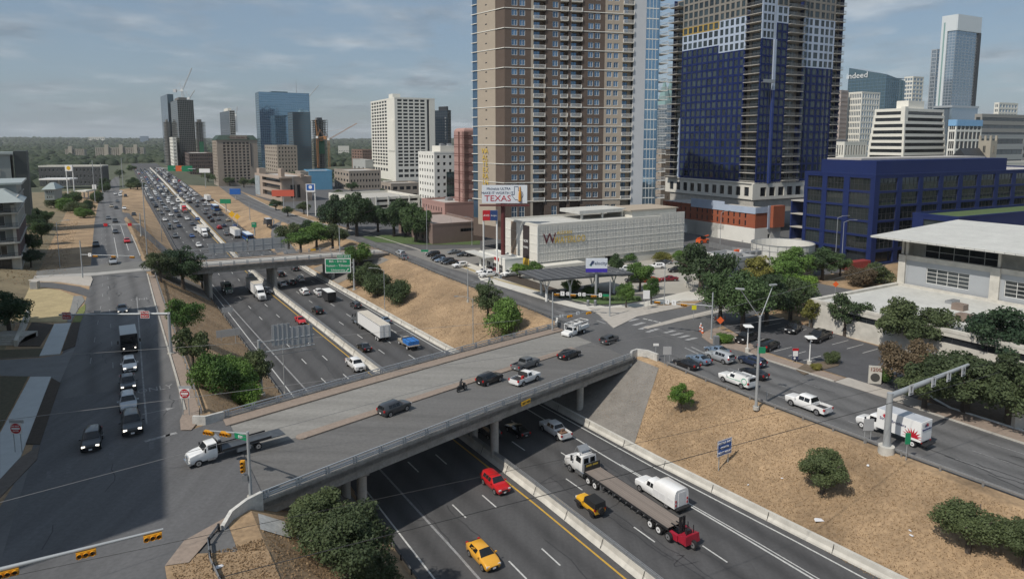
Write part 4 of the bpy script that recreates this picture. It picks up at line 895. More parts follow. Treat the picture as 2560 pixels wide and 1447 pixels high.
rider = skin_person('person', 'rider in dark clothes and helmet sitting on the scooter on the bridge', mp, H_BR, J, [(0,1),(1,2),(2,3),(3,4),(4,5),(2,6),(6,7),(7,8),(2,9),(9,10),(10,11),(0,12),(12,13),(13,14),(14,15),(0,16),(16,17),(17,18),(18,19)], mat('dark_clothes', (.02,.02,.024), rough=.8, var=.1), scale=.96)
hm = MB(); 
for i in range(6):
    for j in range(10):
        a0, a1 = math.pi*i/6, math.pi*(i+1)/6; b0_, b1_ = 2*math.pi*j/10, 2*math.pi*(j+1)/10
        q = lambda a, b: (.16*math.sin(a)*math.cos(b)-.07, .14*math.sin(a)*math.sin(b), 1.7+.16*math.cos(a)); hm.quad(q(a0,b0_),q(a1,b0_),q(a1,b1_),q(a0,b1_))
hm.build('helmet', paint('black'), rider, smooth=60)
# right frontage
car('sedan','black', R6(1716,917), H_AWAY, 'black sedan nearest the guardrail in the queue on the right road', scale=.97)
car('sedan','steel_blue', R6(1747,905), H_AWAY, 'steel blue sedan beside the silver sport utility vehicle on the right road', scale=.92)
car('suv','silver', R6(1800,901), H_AWAY, 'silver sport utility vehicle in the queue on the right road', scale=1.03)
car('sedan','steel_blue', R6(1793,883), H_AWAY, 'pale blue sedan farthest forward in the queue nearest the brick kerb', scale=.95)
car('wagon','dark_blue', R6(1880,911), H_AWAY, 'dark blue station wagon last in the kerb lane of the right road')
car('sedan','black', R6(1884,941), H_AWAY, 'black sedan half hidden behind the green striped service van', scale=.95)
car('pickup','white', R6(2020,1022), H_AWAY, 'white crew-cab pickup alone on the right road beside the guardrail', scale=1.0)
gv = car('pickup_regular','white', R6(1842,960), H_AWAY, 'white service truck with green stripes and roof ladder on the right road', name='service_truck', cat='truck', scale=1.04)
cap = MB().hexa([(-2.58,-.93,1.08),(-.3,-.93,1.08),(-.3,.93,1.08),(-2.58,.93,1.08),(-2.5,-.85,1.78),(-.3,-.8,1.78),(-.3,.8,1.78),(-2.5,.85,1.78)]); cap.build('bed_cap', paint('white'), gv)
MB().box(-2.62,-2.56,-.6,.6,1.2,1.62).build('rear_window', GLASS, gv)
GREEN = mat('livery_green', (.03,.38,.22), rough=.4, var=.05)
for sg in (1,-1):
    MB().hexa([(-1.4,sg*.955-.008,.98),(1.0,sg*.955-.008,.92),(1.0,sg*.955+.008,.92),(-1.4,sg*.955+.008,.98),(-1.4,sg*.955-.008,1.03),(1.0,sg*.955-.008,.96),(1.0,sg*.955+.008,.96),(-1.4,sg*.955+.008,1.03)]).build('stripe', GREEN, gv)
    c = MB(); n = 20
    for i in range(n):
        a, b2_ = 2*math.pi*i/n, 2*math.pi*(i+1)/n; y = sg*.965; f = lambda r, t: (-1.95+r*math.cos(t), y-.02*sg*(r*math.sin(t) > .15), 1.15+r*math.sin(t)); c.quad(f(.36,a), f(.44,a), f(.44,b2_), f(.36,b2_))
    c.build('ring_logo', GREEN, gv)
m = MB()
for y in (.15,.55): m.box(-2.7,1.2,y-.03,y+.03,1.95,2.0)
for k in range(12): m.box(-2.6+k*.34,-2.57+k*.34,.15,.55,1.96,1.99)
for x in (-2.0,0.1): m.box(x-.03,x+.03,-.75,.75,1.78,1.84); m.box(x-.03,x+.03,.1,.6,1.84,1.95)
m.build('ladder', STEEL, gv)
bt = box_truck('white box truck with red starburst lettering beside the thick sign column', 'white', R6(2222,1086), H_AWAY, 5.4, 3.4, scale=.95)
RED = mat('livery_red', (.45,.012,.03), rough=.4, var=.05); NAVY = mat('livery_navy', (.02,.03,.12), rough=.4, var=.05)
def burst(parent, x, y, z, r, m, plane, half=False, n=18):
    mb = MB(); pts = []
    for i in range(n+1):
        a = math.pi*i/n*(1 if half else 2); rr = r if i%2 == 0 else r*.5; pts.append((rr*math.cos(a), rr*math.sin(a)))
    ext = .012
    if plane == 'side': vs = [(x+p[0], y, z+p[1]) for p in pts]
    else: vs = [(x, y+p[0], z+p[1]) for p in pts]
    mb.add(vs+[(x,y,z)], [(i,i+1,len(vs)) for i in range(len(pts)-1)]); return mb.build('starburst', m, parent)
burst(bt, -3.4, 1.215, 1.25, 1.25, RED, 'side', True); burst(bt, 0, 1.215, 2.75, .35, RED, 'side')
burst(bt, -4.44, .0, 2.75, .55, RED, 'rear', True); burst(bt, -4.442, .25, 2.75, .4, NAVY, 'rear', True)
lettering(bt, 'Strand Brothers', NAVY, .5, (-1.0,1.22,2.35), (R(90),0,math.pi)); lettering(bt, 'Strand Brothers', NAVY, .32, (-4.45,0,2.45), (R(90),0,-R(90)))
# near freeway
car('hatch','gold', P(1208,1400,.01), H_NEAR, 'golden yellow hatchback coming towards us at the bottom of the freeway', scale=1.0)
car('suv','red', P(1238,1218,.01), H_NEAR, 'bright red crossover just out of the bridge shadow beside the yellow line')
jp = car('jeep','yellow', P(1476,1276,.01), H_AWAY, 'yellow off-road vehicle with black soft top beside the flatbed trailer')
MB().hexa([(-1.84,-.8,1.16),(.32,-.8,1.24),(.32,.8,1.24),(-1.84,.8,1.16),(-1.78,-.74,1.86),(.2,-.74,1.88),(.2,.74,1.88),(-1.78,.74,1.86)]).build('soft_top', mat('soft_top_black', (.012,.012,.013), rough=.8, var=.1), jp)
o = put('spare_wheel', wheel_mesh(.4,.24,RIM_D,'spare'), jp, (-2.0,0,.98)); o.rotation_euler = (0,0,R(90))
for wx in (1.25,-1.2):
    for sg in (1,-1): MB().hexa([(wx-.55,sg*.9-.16,.62),(wx+.55,sg*.9-.16,.72),(wx+.55,sg*.9+.16,.72),(wx-.55,sg*.9+.16,.62),(wx-.4,sg*.9-.16,.9),(wx+.45,sg*.9-.16,.9),(wx+.45,sg*.9+.16,.9),(wx-.4,sg*.9+.16,.9)]).build('fender', DARK, jp)
wpk = car('pickup','white', P(1388,1085,.01), H_AWAY, 'white crew-cab pickup coming out from under the bridge with tools in its bed')
MB().box(-2.3,-1.3,-.5,.5,.86,1.1).box(-1.9,-1.6,-.3,.2,1.1,1.45).build('tools', mat('tools', (.2,.12,.08), rough=.8, var=.4, scale=4), wpk)
car('sedan','black', P(1294,1083,.01), H_AWAY, 'black sedan in the shade under the foreground bridge beside the white pickup')
car('suv','dark_grey', P(1222,1086,.01), H_AWAY, 'dark car deep in the shade beside the bridge column')
# white service-body truck
uv = thing('service_body_truck', 'white utility truck with tall rounded enclosed service body on the freeway', 'truck', P(1652,1246,.01), H_AWAY, scale=.97)
b, gl = loft_body([(3.6,.55,.95,.95,.6,.8,.6),(3.5,.4,1.2,1.2,.92,.97,.7),(2.6,.36,1.3,1.3,.96,1.01,.8),(2.1,.36,1.33,1.33,.96,1.01,.86),(1.5,.36,1.33,2.0,.96,1.01,.74),(.3,.36,1.33,2.0,.96,1.01,.74)], ['b','b','b','ws','c2']); b.build('cab', [paint('white'), DARK], uv, smooth=38)
for nm, mb in gl: mb.build(nm, GLASS, uv)
pr_ = []
for y, z in ((1.12,.6),(1.12,1.5),(1.08,2.1),(.95,2.55),(.75,2.72)): pr_.append((y,z))
pr_ = pr_+[(-y,z) for y,z in pr_[::-1]]; n = len(pr_)
sb_ = MB(); sb_.add([(.3,y*.96,z if z<2 else z-.35) for y,z in pr_]+[(-.4,y,z) for y,z in pr_]+[(-3.3,y,z) for y,z in pr_], [(i,i+1,i+1+n,i+n) for i in range(n-1)]+[(i+n,i+1+n,i+1+2*n,i+2*n) for i in range(n-1)]+[tuple(range(n-1,-1,-1)), tuple(range(2*n,3*n))]); sb_.build('service_body', paint('white'), uv, smooth=45)
MB().box(-3.33,-3.3,-.5,.5,.75,2.4).build('rear_door', mat('door_white', (.7,.7,.7), rough=.5, var=.05), uv); MB().box(-3.75,-3.3,-1.1,1.1,.5,.68).build('rear_step', DARK, uv)
for sg in (1,-1):
    for z in (.85,1.3): MB().box(-3.34,-3.3,sg*.9-.09,sg*.9+.09,z,z+.28).build('taillight', TAILL, uv)
    for x in (-.3,-1.3,-2.6): MB().box(x-.42,x+.42,sg*1.12-.012,sg*1.12+.012,.85 if x>-2 else 1.2,1.55).build('compartment_door', MATS['door_white'], uv)
wheels(uv, (2.6,-1.9), .92, .42, .28, RIM)
# flatbed semi with forklift
fb = thing('flatbed_semi_truck', 'white tractor pulling a long wooden flatbed trailer on the freeway', 'truck', P(1575,1264,.01), H_AWAY, scale=.97)
semi_cab(fb, paint('white'), 11.6, False, 3.05)
m = MB()
for y in (-.9,.9): m.bar((8.4,y,3.0),(9.3,y*.8,3.75),.05); m.bar((9.6,y,3.0),(9.3,y*.8,3.75),.05)
m.bar((9.3,-.75,3.75),(9.3,.75,3.75),.05); m.add([(8.5,-.85,3.3),(9.25,-.72,3.78),(9.25,.72,3.78),(8.5,.85,3.3)], [(0,1,2,3)]); m.build('roof_guard', STEEL, fb)
frame_rails(fb, 8.6, 4.6, .85); wheels(fb, (10.3,), .98, .5, .3, CHROME); wheels(fb, (6.4,5.1), .9, .5, .3, RIM_W, True)
MB().box(7.05,7.15,-1.2,1.2,1.15,2.35).build('bulkhead', DARK, fb); gm_ = MB(); [gm_.box(7.03,7.05,-.85+k*.17,-.73+k*.17,1.98,2.2) for k in range(11) if k != 5]; gm_.build('worn_lettering', mat('gold_letters', (.45,.33,.05), rough=.5, var=.05), fb)
WOOD = mat('deck_planks', (.21,.175,.15), rough=.9, var=.22, scale=1.2, stretch=(.15,2.2,1), rnd=.12)
pm = MB().box(-7.3,7.0,-.145,.145,-.06,0).mesh('deck_plank', WOOD)
for k in range(8): put('deck_plank', pm, fb, (0,-1.07+k*.305,1.45))
m = MB()
for y in (-1.27,1.27): m.box(-7.4,7.1,y-.04,y+.04,1.2,1.45)
for y in (-.5,.5): m.box(-7.2,6.5,y-.08,y+.08,.85,1.38)
for k in range(24): m.box(-7+k*.6,-6.92+k*.6,-1.25,1.25,1.26,1.38)
m.build('trailer_frame', DARK, fb)
wn = MB()
for k in range(12): wn.cyl((-5.8+k*1.0,1.3,1.16),(-5.8+k*1.0,1.42,1.16),.09,None,8)
wn.build('winch', CHROME, fb); wheels(fb, (-4.6,-5.9), .92, .5, .3, RIM_W, True)
for x in (2.4,): MB().box(x-.08,x+.08,.5,.62,.2,1.2).box(x-.08,x+.08,-.62,-.5,.2,1.2).build('landing_leg', STEEL, fb)
MB().box(3.9,4.0,.7,1.25,.45,1.1).build('mud_flap', STEEL, fb)
p0 = fb.location+Vector((math.cos(H_AWAY),math.sin(H_AWAY),0))*(-8.5*.97)
fl = thing('forklift', 'red truck-mounted forklift carried on the rear of the flatbed trailer', 'forklift', p0+Vector((0,0,.0)), H_AWAY, scale=1.0)
FR = mat('forklift_red', (.32,.012,.03), rough=.4, var=.1)
MB().hexa([(-1.2,-1.0,.55),(.2,-1.0,.55),(.2,1.0,.55),(-1.2,1.0,.55),(-1.1,-.95,1.45),(.0,-.95,1.2),(.0,.95,1.2),(-1.1,.95,1.45)]).build('body', FR, fl); MB().box(-.1,1.0,-1.1,-.75,.5,1.15).build('arm', FR, fl); MB().box(-.1,1.0,.75,1.1,.5,1.15).build('arm', FR, fl)
m = MB()
for y in (-.35,-.15,.15,.35): m.box(.25,.4,y-.05,y+.05,.7,2.7)
for z in (1.0,1.8,2.65): m.box(.25,.4,-.4,.4,z-.05,z+.05)
m.build('mast', DARK, fl); MB().box(.4,1.5,-.4,-.28,1.5,1.56).box(.4,1.5,.28,.4,1.5,1.56).build('fork', DARK, fl)
m = MB()
for x, y in ((-.8,-.5),(-.8,.5),(-.05,-.5),(-.05,.5)): m.bar((x,y,1.2),(x+.05,y,2.2),.07)
m.build('roll_cage', DARK, fl); MB().box(-.75,-.35,-.3,.3,1.3,1.75).build('seat', DARK, fl)
wm = wheel_mesh(.45,.34,RIM,'fork')
for x, y in ((.9,-1.25),(.9,1.25),(-1.3,0)): put('wheel', wm, fl, (x,y,.62 if x>0 else .5))
# upper freeway
car('pickup','white', P(889,920,.01), H_NEAR, 'white crew-cab pickup coming towards us just before the foreground bridge', scale=1.02)
car('sedan','red', P(751,806,.01), H_NEAR, 'red sedan beside the yellow line between the two bridges', scale=.95)
car('suv','black', P(628,697,.01), H_NEAR, 'dark crossover in the shade in front of the far bridge columns', scale=.95)
car('suv','grey', P(670,732,.01), H_NEAR, 'grey crossover hidden beside the white semi truck', scale=.95)
semi_trailer_truck('white semi truck with ribbed white trailer coming towards us on the freeway', 'white', 'white', P(640,737,.01), H_NEAR, True, 12.2, scale=.9)
dt = thing('dump_truck', 'dark green dump truck with grey bed in the left freeway lane', 'truck', P(568,730,.01), H_NEAR, scale=.88)
semi_cab(dt, paint('green'), 4.4, False, 2.8); frame_rails(dt, 1.5, -4.2, .85); wheels(dt, (3.1,), .98, .5, .3, RIM); wheels(dt, (-1.6,-2.9), .9, .5, .3, RIM, True)
DB = mat('dump_bed', (.33,.33,.31), rough=.6, var=.2, scale=1.5); m = MB(); m.box(-4.4,.3,-1.2,1.2,1.2,1.35)
for y in (-1.2,1.2): m.box(-4.4,.3,y-.06,y+.06,1.3,2.6)
m.box(.2,.35,-1.2,1.2,1.3,2.9); m.box(-4.45,-4.35,-1.2,1.2,1.3,2.5); m.build('dump_bed', DB, dt); MB().box(-4.2,.1,-1.1,1.1,1.9,2.2).build('load', mat('gravel_load', (.4,.37,.32), rough=.95, var=.3, scale=4), dt)
car('sedan','white', P(706,714,.01), H_AWAY, 'white sedan left of the black sedan beyond the black trailer', scale=.98)
car('sedan','black', P(729,710,.01), H_AWAY, 'black sedan between the two white cars coming out of the far bridge')
car('suv','white', P(751,702,.01), H_AWAY, 'white crossover nearest the far bridge on the outbound side')
car('suv','black', P(701,690,.01), H_AWAY, 'black crossover under the far bridge left of centre')
car('suv','dark_grey', P(737,676,.01), H_AWAY, 'dark car deep under the far bridge')
car('suv','white', P(761,735,.01), H_AWAY, 'white crossover left of the black cargo trailer', scale=1.0)
car('suv','black', P(794,782,.01), H_AWAY, 'black sport utility vehicle alone in the lane next to the median', scale=1.0)
car('suv','dark_grey', P(889,768,.01), H_AWAY, 'dark grey sport utility vehicle beside the right freeway barrier', scale=.95)
car('sedan','black', P(911,874,.01), H_AWAY, 'black sedan next to the median left of the large semi trailer', scale=1.0)
car('sedan','steel_blue', P(962,806,.01), H_AWAY, 'blue-grey car mostly hidden behind the large white semi trailer')
car('pickup','white', P(798,738,.01), H_AWAY, 'white pickup towing the black enclosed trailer', scale=.95)
tr = thing('cargo_trailer', 'black enclosed cargo trailer with white roof towed by the white pickup', 'trailer', P(822,751,.01), H_AWAY)
MB().box(-2.9,2.6,-1.1,1.1,.5,2.7).build('box', paint('black'), tr); MB().box(-2.85,2.55,-1.05,1.05,2.7,2.76).build('roof', WHITE, tr); MB().box(-2.93,-2.9,-1.0,1.0,.6,2.6).build('ramp_door', paint('black'), tr); wheels(tr, (-.6,.4), 1.05, .36, .22, RIM); MB().box(2.6,3.6,-.06,.06,.5,.6).build('tow_bar', DARK, tr)
semi_trailer_truck('grey semi truck with long plain white trailer seen from behind', 'grey', 'white', P(921,826,.01), H_AWAY, True, 15.2, scale=.9)
bl = flatbed_small('flatbed truck loaded with blue crates behind the large semi trailer', P(1020,866,.01), H_AWAY, 'beige'); bl.scale = (.98,)*3
for k, (x, y) in enumerate(((-.75,-.6),(-.75,.6),(-2.3,-.6),(-2.3,.6))):
    q = Matrix.Rotation(H_AWAY,3,'Z')@Vector((x,y,0)); nm = ('front right','front left','rear right','rear left')[k]
    o = thing('crate', f'{nm} blue crate on the small flatbed truck', 'crate', bl.location+q*.98+Vector((0,0,1.07)), H_AWAY, 'blue crates on the flatbed truck')
    MB().box(-.72,.72,-.55,.55,0,.75).build('box', mat('crate_blue', (.03,.17,.50), rough=.55, var=.12), o); MB().box(-.73,.73,-.05,.05,.75,.78).build('strap', DARK, o)
# far freeway: larger vehicles first
semi_trailer_truck('white semi truck coming towards us just beyond the far bridge', 'white', 'white', on_fwy(507,588), H_NEAR, True, 14, .9)
semi_trailer_truck('white box trailer driving away beside the blue bus beyond the far bridge', 'grey', 'white', on_fwy(586,590), H_AWAY, True, 13, .9)
bus('blue and green city bus just beyond the far bridge', on_fwy(620,600), H_AWAY)
bus('smaller looking blue bus farther up the outbound freeway lanes', on_fwy(538,525), H_AWAY)
semi_trailer_truck('semi truck with red cab and white box in the oncoming far traffic', 'red', 'white', on_fwy(458,528), H_NEAR, False, 8, .9)
semi_trailer_truck('white semi trailer among the far outbound traffic near the barrier', 'white', 'white', on_fwy(518,502), H_AWAY, True, 13, .9)
semi_trailer_truck('small distant white semi trailer in the outbound median lane', 'white', 'white', on_fwy(437,460), H_AWAY, True, 13, .9)
ORD = {1:'first',2:'second',3:'third'}
def ordn(i): return ORD.get(i) or (str(i)+('th' if 10 < i % 100 < 14 else {1:'st',2:'nd',3:'rd'}.get(i%10,'th')))
def cname(c): return c.replace('_',' ')
KN = dict(sedan='sedan', suv='crossover', pickup='pickup', hatch='hatchback', van='van')
big = [(to_st(o.location)) for o in COL.objects if o.get('category') in ('truck','bus') and to_st(o.location)[0] > 205]
farlist = []
expl = [('suv','white',497,617,1),('sedan','blue',480,593,1),('pickup','white',491,578,1),('sedan','grey',518,577,1),('sedan','dark_grey',481,563,1),('suv','white',468,550,1),('sedan','blue',494,550,1),('suv','black',448,543,1),('sedan','white',437,524,1),('suv','white',431,512,1),('van','white',445,506,1),('sedan','grey',462,511,1),('suv','white',422,497,1),('suv','white',443,491,1),
        ('sedan','grey',566,588,0),('suv','red',548,572,0),('suv','dark_grey',530,554,0),('sedan','grey',546,551,0),('sedan','grey',513,535,0),('suv','black',536,539,0),('sedan','silver',511,515,0),('suv','white',484,501,0),('suv','black',524,546,0),('pickup','white',489,490,0),('sedan','dark_grey',493,517,0)]
used = []
for k, c, x, y, d in expl:
    p = on_fwy(x, y); farlist.append((k, c, p, d, 'freeway')); used.append(to_st(p))
rc = random.Random(11)
cols = ['white']*9+['silver']*4+['grey']*4+['black']*3+['dark_grey']*3+['red','blue','dark_blue','beige']
for lane, t, d in (('kerb lane',26.4,1),('third lane',30.1,1),('second lane',34.0,1),('median lane',37.9,1),('median lane',44.6,0),('second lane',48.3,0),('third lane',52.1,0)):
    s = 300+rc.uniform(0,14)
    while s < 860:
        tt_ = t+off(s)+rc.uniform(-.3,.3); k = rc.choice(['sedan','sedan','suv','suv','suv','pickup','hatch','van' if rc.random()<.3 else 'suv'])
        if all(abs(s-a)>9 or abs(tt_-b)>2.2 for a,b in used) and all(abs(s-a)>14 or abs(tt_-b)>2.6 for a,b in big):
            farlist.append((k, rc.choice(cols), ST(s, tt_, fz(s)+.01), d, lane)); used.append((s,tt_))
        s += rc.uniform(9,20) if s > 360 else rc.uniform(14,34)
cnt = {}
farlist.sort(key=lambda r: to_st(r[2])[0])
for k, c, p, d, lane in farlist:
    key = (k, c, d, lane); cnt[key] = cnt.get(key, 0)+1
    side = 'oncoming' if d else 'outbound'
    far_car(k, c, p, H_NEAR if d else H_AWAY, f'{ordn(cnt[key])} {cname(c)} {KN[k]} past the far bridge in the {side} {lane}', 'far freeway traffic')
# far left frontage, ramps, right side
lf = [('suv','silver',283,659,'left junction by the far bridge',1),('sedan','red',318,606,'far left road',1),('sedan','dark_grey',289,583,'far left road',1),('suv','dark_grey',288,556,'far left road',1),('sedan','grey',271,548,'far left road',1),('suv','dark_grey',335,540,'ramp fork left of the freeway',1),('sedan','white',311,523,'far left road',1),('sedan','beige',279,518,'far left road',1),('sedan','black',291,522,'far left road',1),
      ('van','white',301,491,'far left road',1),('suv','white',288,487,'far left road',1),('suv','dark_grey',314,492,'far left road',1),('sedan','white',303,481,'far left road',1),('sedan','grey',293,506,'far left road',1),('suv','dark_grey',240,616,'kerb of the far left road',1)]
cnt = {}
def on_left(x, y):
    z = 8
    for _ in range(40): p = P(x, y, z); z = z*.5+lz(to_st(p)[0])*.5
    return P(x, y, z+.06)
lf.sort(key=lambda r: -r[3])
for k, c, x, y, wh, d in lf:
    key = (k,c,wh); cnt[key] = cnt.get(key,0)+1
    far_car(k, c, on_left(x,y), H_LF, f'{ordn(cnt[key])} {cname(c)} {KN[k]} on the {wh} counted from us', 'cars on the far left road')
car('sedan','grey', R6(1008,648), H_AWAY, 'dark grey car on the upper right road beside a paler one', scale=.95)
far_car('suv','silver', R6(1001,638), H_AWAY, 'pale silver crossover on the upper right road near the lawn', 'cars on the upper right road'); 
far_car('sedan','black', P(672,621,.7), H_AWAY, 'black car leaving by the exit ramp beyond the far bridge', 'cars on the exit ramp')
o = box_truck('dark grey box truck at the top of the exit ramp beyond the far bridge', 'dark_grey', P(668,563,5.2), H_AWAY, 6, 3.2, 'dark_grey')
# parking-lot cars at right
car('pickup','black', R6(1868,853), H_AWAY+R(100), 'black pickup parked under the trees nearest the corner', scale=.98)
car('suv','black', R6(1922,872), H_AWAY-R(80), 'black sport utility vehicle parked behind the tall lamp post', scale=1.0)
car('suv','black', R6(1983,829), H_AWAY+R(110), 'black sport utility vehicle parked under the small tree at the lot edge', scale=1.05)
car('pickup','black', R6(2048,850), H_AWAY+R(100), 'black crew-cab pickup parked in the middle of the lot', scale=1.05)
lotc = [('suv','black',1082,640),('suv','black',1095,650),('sedan','steel_blue',1105,654),('suv','black',1117,658),('sedan','black',1127,660),('suv','white',1150,668),('sedan','grey',1135,634),('sedan','dark_grey',1158,640),('suv','black',1178,640),('sedan','black',1222,678),('sedan','white',1210,683),('sedan','maroon',1236,681),('pickup','white',1222,692),('pickup','white',1278,690)]
cnt = {}
for k, c, x, y in lotc:
    cnt[(k,c)] = cnt.get((k,c),0)+1
    car(k, c, R6(x,y), H_AWAY+R(95)+rc.uniform(-.06,.06), f'{ordn(cnt[(k,c)])} {cname(c)} {KN[k]} from the left parked in the rental lot', group='cars in the rental lot', scale=.95)
lot2 = [('suv','white',1528,683),('pickup','white',1563,680),('sedan','dark_blue',1571,688),('sedan','silver',1612,686),('suv','white',1641,671),('sedan','red',1628,705),('sedan','maroon',1672,702),('suv','black',1584,706),('suv','black',1690,680),('sedan','dark_grey',1660,660),('suv','white',1600,648),('van','white',1722,630)]
cnt = {}
for k, c, x, y in lot2:
    cnt[(k,c)] = cnt.get((k,c),0)+1
    car(k, c, R6(x,y), H_AWAY+R(70)+rc.uniform(-.1,.1), f'{ordn(cnt[(k,c)])} {cname(c)} {KN[k]} from the left in the credit union lot', group='cars in the credit union lot', scale=.95)
# ================================================================ vegetation
def leafmat(name, a, b, sc=.5):
    if name in MATS: return MATS[name]
    m = bpy.data.materials.new(name); m.use_nodes = True; t = m.node_tree; bs = t.nodes['Principled BSDF']; bs.inputs['Roughness'].default_value = .65; bs.inputs['Specular IOR Level'].default_value = .25
    tcn = t.nodes.new('ShaderNodeTexCoord'); n = t.nodes.new('ShaderNodeTexNoise'); n.inputs['Scale'].default_value = sc; n.inputs['Detail'].default_value = 4; t.links.new(tcn.outputs['Object'], n.inputs['Vector'])
    oi = t.nodes.new('ShaderNodeObjectInfo'); ad = t.nodes.new('ShaderNodeMath'); ad.operation = 'MULTIPLY_ADD'; ad.inputs[1].default_value = .35; t.links.new(oi.outputs['Random'], ad.inputs[0]); t.links.new(n.outputs[0], ad.inputs[2])
    r = t.nodes.new('ShaderNodeValToRGB'); r.color_ramp.elements[0].position = .42; r.color_ramp.elements[1].position = .85; r.color_ramp.elements[0].color = (*a,1); r.color_ramp.elements[1].color = (*b,1)
    t.links.new(ad.outputs[0], r.inputs[0]); t.links.new(r.outputs[0], bs.inputs['Base Color'])
    tr = t.nodes.new('ShaderNodeBsdfTranslucent'); mx = t.nodes.new('ShaderNodeMixShader'); mx.inputs[0].default_value = .22; t.links.new(r.outputs[0], tr.inputs[0])
    t.links.new(bs.outputs[0], mx.inputs[1]); t.links.new(tr.outputs[0], mx.inputs[2]); t.links.new(mx.outputs[0], t.nodes['Material Output'].inputs[0])
    MATS[name] = m; return m
LM = dict(oak=leafmat('oak_leaves', (0.038,0.064,0.031), (0.097,0.135,0.057)), dark=leafmat('dark_leaves', (0.031,0.059,0.033), (0.084,0.135,0.052)), green=leafmat('green_leaves', (0.057,0.116,0.031), (0.140,0.235,0.057)),
  bright=leafmat('bright_leaves', (0.084,0.169,0.033), (0.188,0.301,0.057)), olive=leafmat('olive_leaves', (0.057,0.080,0.038), (0.116,0.148,0.063)), brown=leafmat('brownish_leaves', (0.103,0.080,0.052), (0.188,0.140,0.084)), yellow=leafmat('yellowish_leaves', (0.132,0.140,0.038), (0.263,0.245,0.065)))
BARK = mat('bark', (.075,.06,.048), rough=.95, var=.3, scale=3)
def np_mesh(name, v, f, m, mi=None, smooth=False):
    me = bpy.data.meshes.new(name); k = f.shape[1]; me.vertices.add(len(v)); me.vertices.foreach_set('co', v.astype(np.float32).ravel())
    me.loops.add(len(f)*k); me.loops.foreach_set('vertex_index', f.astype(np.int32).ravel()); me.polygons.add(len(f)); me.polygons.foreach_set('loop_start', (np.arange(len(f))*k).astype(np.int32))
    me.update(calc_edges=True)
    for x in (m if isinstance(m, list) else [m]): me.materials.append(x)
    return me
def crown_np(seed, nc, nl, leaf, rx=1., rz=.8, cr=(.26,.44), shell=.55, droop=0):
    g = np.random.default_rng(seed)
    d = g.normal(size=(nc,3)); d /= np.linalg.norm(d,axis=1)[:,None]; rr = (shell+(1-shell)*g.random(nc))[:,None]*(1-g.uniform(.15,.4,nc)[:,None]); c = d*rr*np.array([rx,rx,rz]); c[:,2] = np.where(c[:,2] < -.45*rz, -.45*rz*g.random(nc), c[:,2])
    r = g.uniform(*cr, nc); w = r**2; idx = g.choice(nc, nl, p=w/w.sum())
    e = g.normal(size=(nl,3)); e /= np.linalg.norm(e,axis=1)[:,None]; e[:,2] = np.where(g.random(nl) < .55, np.abs(e[:,2]), e[:,2])
    p = c[idx]+e*(r[idx]*g.uniform(.55,1.12,nl))[:,None]*np.array([1,1,.85]); p[:,2] -= droop*g.random(nl)*np.hypot(p[:,0],p[:,1])
    nrm = e+g.normal(size=(nl,3))*.75; nrm /= np.linalg.norm(nrm,axis=1)[:,None]
    a = np.cross(nrm, g.normal(size=(nl,3))); a /= np.linalg.norm(a,axis=1)[:,None]; b = np.cross(nrm, a); s = leaf*g.uniform(.6,1.35,nl)[:,None]
    v = np.stack([p-a*s, p-b*s*.55, p+a*s, p+b*s*.55],1).reshape(-1,3); f = np.arange(nl*4).reshape(-1,4); return v, f
CROWNS = {}
def crown_mesh(kind, var, mk):
    k = (kind, var, mk)
    if k in CROWNS: return CROWNS[k]
    spec = dict(oak=(50,14000,.035,1,.62,(.13,.26),.62,0), round=(36,8500,.043,1,.85,(.18,.34),.55,0), loose=(30,3200,.055,1,.8,(.16,.3),.6,0), bush=(26,9000,.046,1,.75,(.26,.45),.45,.1), open=(30,3600,.045,1,.5,(.14,.26),.7,0), tiny=(14,500,.13,1,.85,(.3,.45),.5,0), fine=(40,17000,.034,1,.8,(.16,.32),.5,0))[kind]
    v, f = crown_np(hash((var,7))%1000+var*13, spec[0], spec[1], *[spec[2]], rx=spec[3], rz=spec[4], cr=spec[5], shell=spec[6], droop=spec[7])
    CROWNS[k] = np_mesh('crown', v, f, LM[mk]); return CROWNS[k]
TRUNKS = {}
def trunk_mesh(kind, var):
    k = (kind, var)
    if k in TRUNKS: return TRUNKS[k]
    g = random.Random(var*17+len(kind)); mb = MB(); low = kind in ('bush',)
    hgt = .12 if low else .42; mb.cyl((0,0,-.06), (0,0,hgt), .045 if not low else .03, .03, 7)
    for i in range(5 if not low else 4):
        a = 2*math.pi*i/5+g.uniform(-.4,.4); r1 = g.uniform(.12,.22); r2 = g.uniform(.26,.40); p1 = (r1*math.cos(a), r1*math.sin(a), hgt+g.uniform(.1,.2)); p2 = (r2*math.cos(a+.3), r2*math.sin(a+.3), hgt+g.uniform(.26,.42))
        mb.cyl((0,0,hgt-.06), p1, .024, .016, 5); mb.cyl(p1, p2, .016, .007, 5)
    TRUNKS[k] = mb.mesh('trunk', BARK, 50); return TRUNKS[k]
def on_ground(x, y, lift=0.):
    z = 5.
    for _ in range(60): p = P(x, y, z); z = z*.6+(GZ(p)+lift)*.4
    return P(x, y, z)
tr_rng = random.Random(5)
